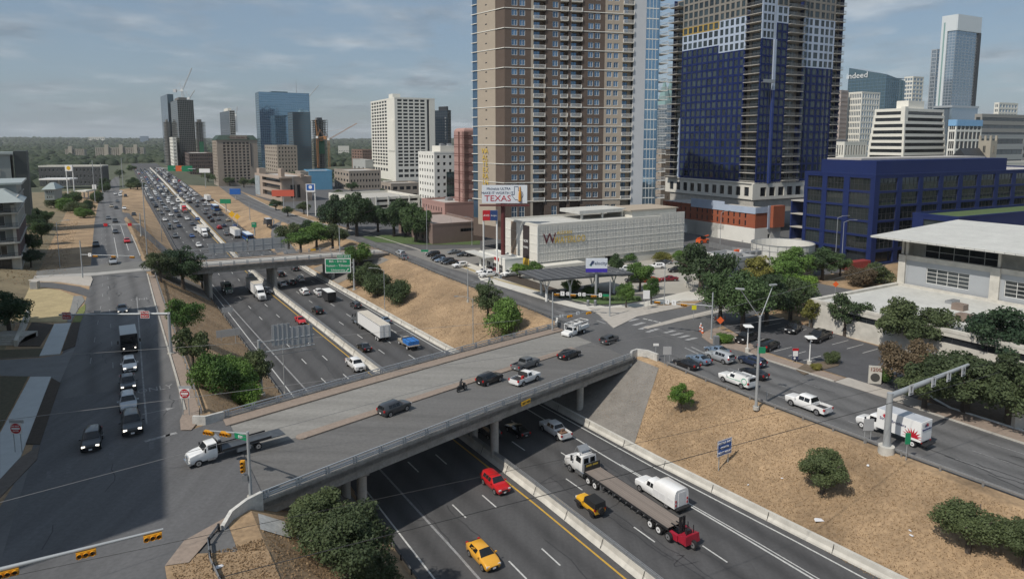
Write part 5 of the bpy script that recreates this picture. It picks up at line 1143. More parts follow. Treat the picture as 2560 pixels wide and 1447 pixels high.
def tree(label, loc, H, W, kind='round', mk='green', group=None, name=None, cat='tree'):
    root = thing(name or ('shrub' if kind == 'bush' else 'tree'), label, 'shrub' if kind == 'bush' else cat, loc, tr_rng.uniform(0,6.28), group)
    v = tr_rng.randrange(4); fr = .30 if kind == 'bush' else .62 if kind in ('oak','open') else .56
    t = put('trunk', trunk_mesh(kind, v), root); t.scale = (W*.95, W*.95, H*(.9 if kind!='bush' else .8))
    rzk = dict(oak=.62, round=.85, loose=.8, bush=.75, open=.5, tiny=.85, fine=.8)[kind]
    zc = H*(1-.44) if kind != 'bush' else H*.45
    c = put('crown', crown_mesh(kind, v, mk), root, (0,0,zc)); vz = (H-zc)/(rzk*1.02); c.scale = (W/2*.98, W/2*.98, vz); return root
T = tree
G_ = on_ground
T('leafy bush below the near left bridge railing, partly over the concrete patch', G_(800,1358), 4.9, 7.4, 'fine', 'olive')
T('large leafy tree at the bottom left of the freeway beside the guardrail', G_(872,1440), 6.2, 9.4, 'fine', 'olive')
T('lower shrub at the bottom edge in front of the large leafy tree', P(930,1500,2), 4.2, 6.5, 'fine', 'olive')
T('round tree alone on the left slope beside the tall sign gantry post', G_(462,842), 7.4, 7.0, 'round', 'green')
T('thin olive tree on the left slope below the round tree', G_(484,935), 7.6, 5.8, 'loose', 'olive')
T('bright green shrub on the left slope, left of its brighter neighbour', G_(535,978), 5.6, 6.0, 'bush', 'green')
T('brightest green shrub in the middle of the left slope thicket', G_(588,985), 6.0, 7.0, 'bush', 'green')
T('dark olive tree at the right of the left slope thicket', G_(640,985), 7.8, 6.6, 'round', 'olive')
T('small green shrub against the bridge railing at the left slope', G_(615,1012), 3.2, 5.2, 'bush', 'bright')
T('dark tree at the left end of the far bridge, leftmost of three', G_(402,705), 8.0, 8.0, 'round', 'olive')
T('big dark tree at the left end of the far bridge, middle of three', G_(458,722), 11.0, 12.5, 'round', 'dark')
T('smaller dark tree at the left end of the far bridge, rightmost of three', G_(506,722), 6.5, 7.5, 'round', 'dark')
T('big rounded shrub on the right slope above the far bridge rail, left of a pair', G_(1220,808), 9.2, 7.4, 'round', 'oak')
T('big rounded shrub on the right slope beside its taller twin', G_(1264,832), 7.6, 8.4, 'bush', 'green')
T('green tree behind the overhead green sign at the top of the slope', G_(895,672), 8.6, 9.5, 'round', 'green')
T('dark shrub on the upper slope just below the green sign tree', G_(900,712), 6.0, 8.0, 'bush', 'oak')
T('dark shrub in the middle of the upper slope row', G_(944,738), 6.6, 8.6, 'bush', 'oak')
T('dark shrub at the lower right end of the upper slope row', G_(992,757), 6.2, 8.2, 'bush', 'oak')
T('small shrub at the upper left of the slope row beside the guardrail', G_(930,700), 5.5, 7, 'bush', 'olive')
for i, (x, y, h, wd, mk) in enumerate(((722,618,9,10,'olive'),(752,628,7,11,'green'),(792,622,9,12,'green'),(832,618,8.5,11,'olive'),(770,606,8,10,'dark'),(848,612,6,8,'olive'))):
    T(f'{ordn(i+1)} tree of the green clump beyond the right end of the far bridge', P(x,y,6), h, wd, 'round', mk, 'clump beyond the far bridge')
T('small bright green tree on the dry slope beside the paved apron', G_(1702,1030), 4.2, 4.0, 'round', 'bright')
T('dark round shrub on the dry slope right of the blue sign', G_(2055,1232), 5.4, 6.2, 'fine', 'olive')
T('dark round shrub low on the dry slope near the bottom right', G_(2420,1378), 5.4, 6.8, 'fine', 'olive')
T('shrub cut by the right edge low on the dry slope', G_(2560,1422), 5.2, 5.5, 'fine', 'olive')
RT = [('big spreading oak with open dark crown beside the curved ramp railing',1752,735,12,17,'open','oak'),('leafy tree left of the corner parking lot beside the signal post',1800,810,11,11,'round','dark'),('dark tree over the black parked pickup',1856,828,11.5,12.5,'round','dark'),
 ('dark tree behind the lamp in the corner lot',1915,812,10.5,12,'round','oak'),('dark tree at the rear of the corner lot near the pale wall',1975,800,9.5,10,'round','oak'),('small yellowish tree at the corner of the pale low wall',2028,820,6,5,'loose','yellow'),
 ('loose dark tree standing against the low pale wall',2112,840,8.5,9,'loose','oak'),('large oak crown over the flat roof edge',2285,885,9.5,14,'oak','olive'),('brownish tree at the right end of the parking lot',2262,972,8,9,'round','brown'),
 ('huge dark oak behind the house number sign',2412,1030,8.5,15,'oak','olive'),('tall dark tree at the right edge above the oak',2500,925,10,13,'round','dark'),('dark oak at the right edge beside the white wall end',2520,1062,9,13,'oak','olive'),('dark oak low at the right behind the mast arm',2310,1020,6,9,'oak','olive'),
 ('green tree behind the blue awnings',1985,705,9,11,'round','green'),('pale green tree left of the blue awnings corner',1890,735,9.5,10,'round','yellow'),('green tree in front of the round ramp',1948,735,9,12,'round','green'),('green tree below the blue office building',2055,700,8.5,11,'round','dark'),
 ('bright bush beside the low pale roof corner',2005,745,6,7,'bush','bright'),('green bushy tree left of the low pale roof',1960,775,7.5,9,'bush','green'),('reddish brown bush before the grey office',2150,715,5,8,'bush','brown'),('grey green bush before the grey office',2190,708,5.5,9,'bush','olive'),('round green bush at the grey bank wall',2100,690,6,7,'round','dark')]
for r in RT: T(r[0], P(r[1],r[2],6), r[3], r[4], r[5], r[6])
CU = [('slim young tree on the corner plaza, left one',1565,770,6.4,4.6,'round','green'),('slim young tree on the corner plaza, right one',1628,762,6.6,4.4,'round','green'),('dark round tree behind the corner plaza trees',1600,728,8.0,7.5,'round','green'),('small tree at the drive-through entrance bed',1335,700,5,6,'round','green'),('small tree left of the drive-through canopy',1300,697,4.5,5.5,'round','bright'),
 ('shrub mass left of the canopy by the pale parking structure',1345,672,4,7,'bush','green'),('dark shrub by the parking structure foot',1372,665,5,6,'bush','green'),('tree in front of the blue and white sign',1540,690,6,5.5,'round','dark'),('bush below the pylon sign',1430,728,3.2,6,'bush','bright'),('bush under the canopy front',1478,738,2.6,5,'bush','green'),('shrub beside the parking structure loading door',1568,655,3.4,6,'bush','green'),('shrub by the wooden pallets at the parking structure',1655,655,3.4,6,'bush','yellow'),('shrub by the far end of the parking structure',1700,650,3,6,'bush','green'),
 ('small round shrub at the parking lot corner post',1812,858,2,3.4,'bush','bright'),('brown shrub on the parking island',2078,908,2.2,3,'bush','olive'),('small shrub beside the house number sign',2205,955,2.6,3,'bush','green'),('low shrub beside the lot lamp',2040,925,1.2,2,'bush','yellow')]
for r in CU: T(r[0], P(r[1],r[2],6), r[3], r[4], r[5], r[6])
for i in range(16):
    x = 1400+i*13; y = 752+max(0,i-2)*.9-(max(0,i-9)**1.5)*.4; T(f'{ordn(i+1)} clipped round shrub from the left in the corner plaza hedge', P(x,y-6,6), .9, 1.3, 'bush', 'dark', 'plaza hedge')
OK_ = [(838,588,15,17),(892,590,16,18),(870,575,14,15),(985,592,14,16),(1040,605,13.5,16),(1015,588,14,14),(945,580,11,12)]
for i, (x, y, h, wd) in enumerate(sorted(OK_)): T(f'{ordn(i+1)} large dark oak from the left on the corner lawn', P(x,y,6), h, wd, 'oak', 'dark', 'oaks on the corner lawn')
T('dense dark evergreen beside the stair wall at the left edge', P(24,838,9), 8, 8.6, 'round', 'dark')
for i, (x, y, h, wd, mk) in enumerate(((96,585,9,7,'dark'),(105,610,9,7,'dark'),(84,640,7,6,'dark'),(78,668,5,6,'dark'),(118,560,6,7,'dark'))): T(f'{ordn(i+1)} dark tree of the row along the apartment house wall', G_(x,y), h, wd, 'round', mk, 'trees along the apartment wall')
for i, (x, y, h, wd, mk) in enumerate(((140,520,7,12,'olive'),(165,528,7,12,'green'),(190,532,6,11,'olive'),(210,545,5,9,'green'),(178,512,8,12,'dark'),(222,528,6,7,'dark'),(245,508,8,9,'dark'),(262,480,7,9,'dark'))): T(f'{ordn(i+1)} shrub of the thicket on top of the left hillside', G_(x,y), h, wd, 'bush', mk, 'thicket on the left hillside')
FT = [(329,432,9,12),(334,470,8,11),(327,475,6,9),(344,477,7,12),(520,455,9,13),(545,462,9,12),(505,440,8,12),(480,432,9,13),(575,465,8,10),(640,470,8,11),(665,478,7,9),(610,468,8,10),(735,455,9,12),(700,500,6,9),(790,450,9,13),(830,455,9,12),(865,452,9,14),(900,462,9,12),(880,478,7,11),(930,470,8,11),(960,498,7,10),(760,470,8,12),(845,500,7,9),(990,515,8,10),(1050,520,7,9),(690,525,6,8),(760,535,6,8),(720,540,5,7),(300,445,8,12),(262,470,8,10),(240,462,8,10)]
for i, (x, y, h, wd) in enumerate(sorted(FT)):
    T(f'{ordn(i+1)} tree from the left among the low buildings beyond the far bridge', P(x,y,6.2), h, wd, 'tiny' if y < 465 else 'round', tr_rng.choice(['dark','oak','olive']), 'street trees beyond the far bridge')
# far woods: one mass nobody could count
g = np.random.default_rng(3); ico = [(0,0,1)]+[(math.cos(2*math.pi*i/5)*.9,math.sin(2*math.pi*i/5)*.9,.45) for i in range(5)]+[(math.cos(2*math.pi*(i+.5)/5),math.sin(2*math.pi*(i+.5)/5),-.35) for i in range(5)]
icf = [(0,i+1,(i+1)%5+1) for i in range(5)]+[(i+1,i+6,(i+1)%5+1) for i in range(5)]+[((i+1)%5+1,i+6,(i+1)%5+6) for i in range(5)]
V0 = np.array(ico); F0 = np.array(icf); vs_, fs_2 = [], []; nv = 0
for q in range(15000):
    d = 620*math.exp(g.random()**.8*2.5); a = R(g.uniform(-44,22)); p = Vector((d*math.sin(a), d*math.cos(a), 0)); s, t = to_st(p)
    if s < 1100 and -30 < t-off(s) < 82: continue
    if d < 950 and t > 60: continue
    r = g.uniform(4,8)*(1+d/4200); v = V0*np.array([r,r,r*.75])*(1+g.normal(size=(11,1))*.16); z = GZ(p)
    vs_.append(v+np.array([p.x,p.y,z+r*.3])); fs_2.append(F0+nv); nv += 11
fw = np_mesh('far_woods', np.concatenate(vs_), np.concatenate(fs_2), leafmat('woods_leaves', (.022,.036,.022), (.058,.078,.040), .03)); put('far_woods', fw, kind='stuff', label='wooded suburbs spreading to the horizon behind the towers', cat='woods')
# dry grass tufts on the slopes
def tufts(name, boxes, m, seed, size=(.04,.10)):
    g = np.random.default_rng(seed); P_ = []
    for (s0,s1,t0,t1,n) in boxes:
        S_ = g.uniform(s0,s1,n); T_ = g.uniform(t0,t1,n)
        for s, t in zip(S_, T_): P_.append(tuple(ST(s,t,HT(s,t)+(.1 if t < 9.5 and s < 56 else 0))))
    p = np.array(P_); n = len(p); a = g.uniform(0,6.28,n); h = g.uniform(*size,n); w_ = h*g.uniform(.5,1.1,n)
    dx_, dy_ = np.cos(a)*w_, np.sin(a)*w_; lean = g.normal(size=(n,2))*h[:,None]*.5
    v = np.stack([p+np.stack([-dx_,-dy_,-.05*np.ones(n)],1), p+np.stack([dx_,dy_,-.05*np.ones(n)],1), p+np.stack([dx_*.7+lean[:,0],dy_*.7+lean[:,1],h],1), p+np.stack([-dx_*.6+lean[:,0],-dy_*.6+lean[:,1],h*.8],1)],1).reshape(-1,3)
    return put(name, np_mesh(name, v, np.arange(n*4).reshape(-1,4), m), kind='stuff')
GRS = leafmat('dry_blades', (.28,.195,.115), (.38,.27,.16), .35)
o = tufts('dry_grass', [(18,76,60,73.3,30000),(100,184,56,73,14000),(30,56,9.7,21,12000),(30,54,2.8,9.5,9000),(84,182,10,22.5,14000)], GRS, 4); tag(o, 'short sun-bleached grass covering the freeway slopes', 'grass')
o = tufts('hillside_grass', [(182,330,-60,-8,9000),(212,330,9.8,17,3000)], GRS, 6, (.08,.2)); tag(o, 'parched grass on the hillside beside the left road', 'grass')
# litter
LIT = mat('litter_white', (.7,.7,.72), rough=.7, var=.05)
for i, (x, y, sz) in enumerate(((2047,1302,.5),(2170,1165,.25),(2278,1340,.2),(1955,1197,.15),(1870,1213,.15),(2275,1328,.15),(905,1370,.3),(548,1420,.35))):
    p = G_(x,y); m = MB().hexa([(-sz,-sz*.5,0),(sz,-sz*.4,0),(sz*.9,sz*.5,0),(-sz*.8,sz*.6,0),(-sz*.7,-sz*.3,sz*.3),(sz*.6,-sz*.2,sz*.25),(sz*.6,sz*.3,sz*.2),(-sz*.5,sz*.4,sz*.3)]); m.build('litter_scrap', LIT, None, p+Vector((0,0,.12)), i, label=f'{ordn(i+1)} scrap of pale litter on the dry grass', cat='litter', group='litter on the slopes')
# ================================================================ buildings: helpers
def corner(xc, Y): return (xc-1280)/FPX*Y*_c, Y
def dirs(az): a = R(az); return (math.sin(a), math.cos(a)), (-math.cos(a), math.sin(a))
class Bd:
    "a building: near corner at photo column xc, forward distance Y; front face runs right to column xr, left face runs back to column xl"
    def __init__(s, name, label, xc, Y, xl=None, xr=None, az=61, zg=6., ytop=None, H=None, W=None, D=None, origin=None, cat='building', group=None):
        X, Y = corner(xc, Y) if origin is None else origin
        (rx, ry), (lx, ly) = dirs(az)
        if xr is not None: q = (xr-1280)/FPX*_c; W = (q*Y-X)/(rx-q*ry)
        if xl is not None: q = (xl-1280)/FPX*_c; D = (q*Y-X)/(lx-q*ly)
        if D is None or not 1 < D < 130: D = 14
        if ytop is not None: H = PD(xc, ytop, Y).z-zg
        s.W, s.D, s.H, s.zg = W, D, H, zg
        s.root = thing(name, label, cat, (X, Y, zg), hd(rx, ry), group)
    def fp(s, face, u, d, z):
        return {'f': (u, -d, z), 'l': (-d, u, z), 'r': (s.W+d, u, z), 'b': (u, s.D+d, z)}[face]
    def fbox(s, mb, face, u0, u1, d0, d1, z0, z1, mi=0):
        a = s.fp(face, u0, d0, z0); b = s.fp(face, u1, d1, z1)
        return mb.box(min(a[0],b[0]), max(a[0],b[0]), min(a[1],b[1]), max(a[1],b[1]), z0, z1, mi)
    def rot(s, face): return {'f': 0, 'l': -R(90), 'r': R(90), 'b': math.pi}[face]
    def grid(s, mb, face, u0, u1, z0, z1, us, zs, th=.4, mi=0):
        e = u0
        for a, b in us:
            if a > e+.01: s.fbox(mb, face, e, a, -th, 0, z0, z1, mi)
            f = z0
            for c, d in zs:
                if c > f+.01: s.fbox(mb, face, a, b, -th, 0, f, c, mi)
                f = d
            if z1 > f+.01: s.fbox(mb, face, a, b, -th, 0, f, z1, mi)
            e = b
        if u1 > e+.01: s.fbox(mb, face, e, u1, -th, 0, z0, z1, mi)
    def wins(s, face, us, zs, gm, fm, rec=.22, nx=1, ny=1, fw=.07, name='window', limit=300, skip=None):
        k = 0; rest = None
        for c, d in zs:
            for a, b in us:
                if skip and skip(a, c): continue
                me = win_mesh(round(b-a, 2), round(d-c, 2), gm, fm, nx, ny, fw)
                o = put(name, me, s.root, s.fp(face, (a+b)/2, -rec, (c+d)/2), s.rot(face)); k += 1
    def part(s, name, mb, mats, **k): return mb.build(name, mats, s.root, **k)
    def roof(s, m, par=.7, th=.35, pm=None, x0=0, y0=0, x1=None, y1=None, z=None):
        x1 = s.W if x1 is None else x1; y1 = s.D if y1 is None else y1; z = s.H if z is None else z
        MB().box(x0+th, x1-th, y0+th, y1-th, z-.25, z).build('roof', m, s.root)
        if par:
            mb = MB(); mb.box(x0-.06, x1+.06, y0-.06, y0+th, z-.02, z+par); mb.box(x0-.06, x1+.06, y1-th, y1+.06, z-.02, z+par); mb.box(x0-.06, x0+th, y0+th, y1-th, z-.02, z+par); mb.box(x1-th, x1+.06, y0+th, y1-th, z-.02, z+par); mb.build('parapet', pm or m, s.root)
WINC = {}
def win_mesh(w, h, gm, fm, nx=1, ny=1, fw=.07):
    k = (w, h, gm.name, fm.name, nx, ny, fw)
    if k in WINC: return WINC[k]
    mb = MB(); mb.quad((-w/2,.04,-h/2), (w/2,.04,-h/2), (w/2,.04,h/2), (-w/2,.04,h/2), 0)
    mb.box(-w/2, -w/2+fw, -.05, .05, -h/2, h/2, 1); mb.box(w/2-fw, w/2, -.05, .05, -h/2, h/2, 1); mb.box(-w/2+fw, w/2-fw, -.05, .05, -h/2, -h/2+fw, 1); mb.box(-w/2+fw, w/2-fw, -.05, .05, h/2-fw, h/2, 1)
    for i in range(1, nx): x = -w/2+w*i/nx; mb.box(x-fw*.4, x+fw*.4, -.03, .05, -h/2+fw, h/2-fw, 1)
    for i in range(1, ny): z = -h/2+h*i/ny; mb.box(-w/2+fw, w/2-fw, -.028, .05, z-fw*.4, z+fw*.4, 1)
    WINC[k] = mb.mesh('window', [gm, fm]); return WINC[k]
def even(a, b, n, frac, lead=None):
    "n equal openings between a and b, each taking frac of its bay"
    p = (b-a)/n; return [(a+p*i+p*(1-frac)/2, a+p*i+p*(1+frac)/2) for i in range(n)]
GL_BLUE = glass('tower_glass_blue', (.12,.20,.30), .05, .35, .9, .6); GL_SKY = glass('curtain_glass', (.26,.40,.53), .05, .1, .9, .8, .10); GL_DARK = glass('dark_window', (.015,.018,.022), .06, .6, .6)
GL_GREEN = glass('green_glass', (.02,.055,.05), .05, .2, .8, .2); GL_GREY = glass('grey_glass', (.05,.06,.065), .06, .5, .8, .2); GL_TEAL = glass('teal_glass', (.13,.20,.24), .05, .2, .9, .6, .1); GL_STEEL = glass('steel_glass', (.30,.37,.44), .06, .15, .9, .7, .06)
TAN = mat('tan_brick', (.38,.325,.26), rough=.88, var=.06, scale=.5, scale2=6); BROWN = mat('brown_brick', (.108,.080,.064), rough=.9, var=.08, scale=.5, scale2=6); FRAME_W = mat('window_frame_white', (.66,.66,.64), rough=.5, var=.03); FRAME_D = mat('window_frame_dark', (.05,.05,.055), rough=.5, var=.05)
STUC = mat('pale_stucco', (.62,.60,.54), rough=.85, var=.06, scale=.4); STUCW = mat('white_stucco', (.72,.71,.66), rough=.85, var=.05, scale=.4); BEIGE = mat('beige_concrete', (.33,.28,.23), rough=.88, var=.08, scale=.4); ROOFG = mat('gravel_roof', (.42,.40,.37), rough=.95, var=.18, scale=.25, scale2=2); ROOFW = mat('white_roof', (.50,.50,.47), rough=.85, var=.12, scale=.25, scale2=1.5)
def simple(name, label, xc, Y, xl, xr, ytop, wall, gm=GL_DARK, fm=FRAME_D, az=61, zg=6., nf=8, nu=8, nl=5, uf=.6, zf_=.55, roofm=ROOFG, base=0., rec=.25, nx=1, ny=1, par=.8, group=None, top=0., wl=None, band=False, lim=300, side=('f','l'), cat='building'):
    "box building with a regular field of windows in real openings"
    b = Bd(name, label, xc, Y, xl, xr, az, zg, ytop, group=group, cat=cat); th = .4
    fh = (b.H-base-top)/nf; zs = [(base+fh*i+fh*(1-zf_)*.5, base+fh*i+fh*(1+zf_)*.5) for i in range(nf)]
    uf_ = even(.6, b.W-.6, nu, uf) if not band else [(.8, b.W-.8)]; ul = even(.6, b.D-.6, nl, uf) if not band else [(.8, b.D-.8)]
    mb = MB()
    if 'f' in side: b.grid(mb, 'f', 0, b.W, 0, b.H, uf_, zs, th); b.wins('f', uf_, zs, gm, fm, rec, nx*(nu if band else 1), ny)
    if 'l' in side: b.grid(mb, 'l', th, b.D, 0, b.H, ul, zs, th); b.wins('l', ul, zs, gm, fm, rec, nx*(nl if band else 1), ny)
    mb.box(b.W-th, b.W, th, b.D, 0, b.H); mb.box(th, b.W-th, b.D-th, b.D, 0, b.H)
    if 'f' not in side: mb.box(th, b.W-th, 0, th, 0, b.H)
    b.part('wall', mb, wall); b.roof(roofm, par, th, wl or wall); return b
def curtain(b, face, u0, u1, z0, z1, nu, nf, gm, mm, mw=.12, sp=0., spm=None, proud=.06, glass_d=0.):
    "glazed face: pane sheet with mullions and spandrel bands standing proud"
    mb = MB(); b.fbox(mb, face, u0, u1, -.3+glass_d, glass_d, z0, z1); b.part('glazing', mb, gm)
    m = MB(); fh = (z1-z0)/nf
    for i in range(nu+1): u = u0+(u1-u0)*i/nu; b.fbox(m, face, max(u0,u-mw/2), min(u1,u+mw/2), glass_d, glass_d+proud, z0, z1)
    b.part('mullion', m, mm)
    m = MB()
    for i in range(nf+1): z = z0+fh*i; b.fbox(m, face, u0, u1, glass_d, glass_d+proud+.012, z-(sp or mw)/2, z+(sp or mw)/2)
    b.part('spandrel', m, spm or mm)
def roof_units(b, n, x0, x1, y0, y1, z, seed=1, sc_=1.):
    g = random.Random(seed)
    for i in range(n):
        x = g.uniform(x0, x1); y = g.uniform(y0, y1); a = g.uniform(.8,1.8)*sc_; c = g.uniform(.8,1.6)*sc_; h = g.uniform(.9,1.8)*sc_
        mb = MB(); mb.box(x-a, x+a, y-c, y+c, z, z+h); mb.cyl((x,y,z+h), (x,y,z+h+.15), min(a,c)*.6, None, 10); b.part('roof_unit', mb, STEEL)
def crane(label, xb, Y, ybase, ymast, tip, jib_r, colour, luff=True, counter=None):
    "lattice tower crane: mast foot/top and jib tip by photo position at distance Y"
    a = PD(xb, ybase, Y); t_ = PD(xb, ymast, Y); e = PD(tip[0], tip[1], Y); root = thing('tower_crane', label, 'crane', a); m = MB(); h = t_.z-a.z; wd = .9
    for sx in (-wd,wd):
        for sy in (-wd,wd): m.bar((sx,sy,0), (sx,sy,h), .22)
    n = max(2, int(h/4))
    for i in range(n):
        z0, z1 = h*i/n, h*(i+1)/n; q = 1 if i%2 else -1; m.bar((-wd*q,-wd,z0), (wd*q,-wd,z1), .16); m.bar((-wd,wd*q,z0), (-wd,-wd*q,z1), .16); m.bar((-wd,-wd,z1), (wd,-wd,z1), .16)
    m.build('mast', colour, root)
    j = MB(); v = e-t_; L = v.length; d = v.normalized(); up = Vector((-d.z*(1 if d.x>0 else -1), 0, abs(d.x)))*1.1; o = Vector((0,0,h))
    for off_ in (Vector((0,.7,0)), Vector((0,-.7,0)), up): j.bar(o+off_, o+v+off_*.4, .24)
    for i in range(int(L/4)):
        f0, f1 = i*4/L, (i+1)*4/L; j.bar(o+v*f0+Vector((0,.7,0)), o+v*f1+up*.9, .14); j.bar(o+v*f1+up*.9, o+v*min(1,f1+.02)+Vector((0,-.7,0)), .14)
    j.build('jib', colour, root)
    c = MB(); sgn = -1 if d.x > 0 else 1; c.bar(o, o+Vector((sgn*9,0,1.5)), 1.0, .8); c.box(min(sgn*7,sgn*10), max(sgn*7,sgn*10), -1.2, 1.2, h-1.5, h+2); c.build('counter_jib', colour, root)
    g_ = MB(); apex = o+Vector((sgn*3,0,9)); g_.bar(o, apex, .4); g_.bar(o+Vector((sgn*8,0,1)), apex, .2); g_.bar(apex, o+v*.75, .12); g_.build('gantry', colour, root)
    MB().box(-1.2,1.2,-1.6,-.9,h-.5,h+2).build('cab', WHITE, root); return root
# ================================================================ brown residential tower
tw_Y = 208; b = Bd('residential_tower', 'tall brown and tan brick apartment tower with white string courses and balconies', 1262, tw_Y, None, 1609, 75, 6., None, 90, D=30)
W = b.W; k_ = W/(2195-425); U = lambda x: (x-425)*k_
FH = 2.92; Z0 = 16.2; NF = 24; zs = [(Z0+FH*i+.75, Z0+FH*i+2.55) for i in range(NF)]; ZT = Z0+FH*NF
LGREY = mat('smooth_grey_panel', (.50,.52,.54), rough=.6, var=.05, scale=.3); LPIER = mat('grey_tan_pier', (.38,.34,.28), rough=.85, var=.06)
wcol = [(508,572),(602,665),(1005,1068),(1450,1510),(1535,1595),(1695,1750),(1780,1835)]; bcol = [(770,915),(1100,1195),(1235,1370),(1895,2035)]
wu = [(U(a)-.08,U(c)+.08) for a,c in wcol]; bu = [(U(a),U(c)) for a,c in bcol]
mb = MB(); 
def seg(x0, x1, cols, m):
    q = MB(); b.grid(q, 'f', U(x0), U(x1), 10, ZT, [(U(a)-.08,U(c)+.08) for a,c in cols], [(11.2,14.6)]+zs if m is not LGREY else [], .4); b.part('wall', q, m)
seg(425,740,wcol[:2],BROWN); seg(740,770,[],LPIER); seg(915,1100,[wcol[2]],BROWN); seg(1195,1235,[],BROWN); seg(1370,1660,wcol[3:5],BROWN); seg(1660,1895,wcol[5:7],TAN); seg(2035,2195,[],LGREY)
b.wins('f', wu, zs, GL_BLUE, FRAME_W, .15, 2, 1, .10); b.wins('f', wu, [(11.2,14.6)], GL_BLUE, FRAME_W, .15, 2, 2, .10)
for j, (u0, u1) in enumerate(bu):
    q = MB(); b.fbox(q, 'f', u0, u1, -1.9, -1.6, 10, ZT); b.part('recess_wall', q, BROWN if j < 3 else TAN)
    q = MB(); w_ = u1-u0; dm = win_mesh(round(w_*.52,2), 2.3, GL_BLUE, FRAME_D, 2, 1, .07)
    slab = MB().box(-w_/2, w_/2, -.45, 1.6, -.2, 0).mesh('balcony', STUC); rl = MB(); rl.box(-w_/2, w_/2, -.45, -.40, 1.0, 1.08); rl.box(-w_/2, w_/2, -.45, -.40, .08, .14)
    nb = int(w_/.16)
    for i in range(nb+1): x = -w_/2+w_*i/nb; rl.box(x-.018, x+.018, -.44, -.41, .1, 1.02)
    rl.box(-w_/2, -w_/2+.05, -.45, .2, .1, 1.08); rl.box(w_/2-.05, w_/2, -.45, .2, .1, 1.08); rl = rl.mesh('railing', FRAME_W)
    for i in range(NF):
        z = Z0+FH*i; o = put('balcony', slab, b.root, b.fp('f', (u0+u1)/2, 0, z)); put('railing', rl, o); put('balcony_door', dm, b.root, b.fp('f', (u0+u1)/2-w_*.12, -1.55, z+1.2))
q = MB()
for i in range(0, NF+1, 2): b.fbox(q, 'f', 0, U(1895), 0, .16, Z0+FH*i-.12, Z0+FH*i+.08)
b.part('string_course', q, STUCW)
# left return: chamfered face
ang = R(-40-0); ca = Vector((math.sin(R(-40)), math.cos(R(-40)), 0)); rl_ = b.root.rotation_euler.z
loc = lambda v: Vector((v.x*math.cos(-rl_)-v.y*math.sin(-rl_), v.x*math.sin(-rl_)+v.y*math.cos(-rl_), 0)); cl = loc(ca); Lc = 16.0
def cham(u0, u1, m, nm, d=.0, th=.4, z0=8, z1=ZT):
    n_ = Vector((cl.y, -cl.x, 0)); n_ = -n_ if n_.x > 0 else n_; q = MB()
    p0, p1 = cl*u0, cl*u1; q.hexa([p0+n_*d+Vector((0,0,z0)), p1+n_*d+Vector((0,0,z0)), p1+n_*(d-th)+Vector((0,0,z0)), p0+n_*(d-th)+Vector((0,0,z0)), p0+n_*d+Vector((0,0,z1)), p1+n_*d+Vector((0,0,z1)), p1+n_*(d-th)+Vector((0,0,z1)), p0+n_*(d-th)+Vector((0,0,z1))]); return b.part(nm, q, m)
cham(.0, 4.4, BROWN, 'wall'); cham(4.4, 13.6, TAN, 'wall', .12); cham(13.6, 16.4, GL_BLUE, 'glazing', -.1)
for i in range(NF): cham(13.5, 16.6, STUCW, 'slab_edge', .3, .5, Z0+FH*i-.1, Z0+FH*i+.1)
for i in range(0, NF+1, 2): cham(0, 13.6, STUCW, 'string_course', .26, .2, Z0+FH*i-.12, Z0+FH*i+.08)
for i in range(NF): cham(8.6, 9.4, GL_DARK, 'vent', .14, .1, Z0+FH*i+1.9, Z0+FH*i+2.25)
# glass corner bay and its balconies
c2 = Bd('x', 'x', 1262, tw_Y, None, 1642, 75, 6., None, 90, D=30); WG = c2.W; bpy.data.objects.remove(c2.root)
b.W = WG; curtain(b, 'f', W, WG, 10, ZT, 4, NF, GL_SKY, FRAME_W, .1, .3, STUCW, .08, -.2)
bs = MB().box(0, 3.6, 0, 5.0, -.22, 0).mesh('balcony', STUCW); rb = MB(); rb.box(3.54,3.6,0,5,.95,1.05); rb.box(0,3.6,0,.05,.95,1.05)
for i in range(14): rb.box(3.55,3.58,i*.36,i*.36+.03,0,1.0)
for i in range(10): rb.box(i*.36,i*.36+.03,.01,.04,0,1.0)
rb = rb.mesh('railing', FRAME_W)
for i in range(NF): o = put('balcony', bs, b.root, (WG, .4, Z0+FH*i)); put('railing', rb, o)
q = MB(); q.box(WG-.3, WG, 0, 30, 10, ZT); b.part('glazing', q, GL_SKY)
q = MB().box(0, WG, 29, 30, 8, ZT); q.box(.5, WG-.5, 2, 29, ZT-.4, ZT); b.part('rear_wall', q, TAN); b.W = W
q = MB()
q.prism([(0,0),(WG,0),(WG,29),(cl.x*16.4,cl.y*16.4)], 4, 10.0); b.part('podium', q, BROWN)
YL = mat('sign_gold', (.62,.42,.05), rough=.5, var=.05)
al = loc(ca).normalized()
for txt, uu in (('ALEXAN',8.9),('WATERLOO',10.4)):
    for i, ch in enumerate(txt):
        o = put('lettering', text_mesh(ch, YL, 2.3), b.root, cl*uu+Vector((-.25,-.35,Z0+15.5-i*2.0))); o.rotation_euler = (R(90),0,math.atan2(-cl.y,-cl.x))
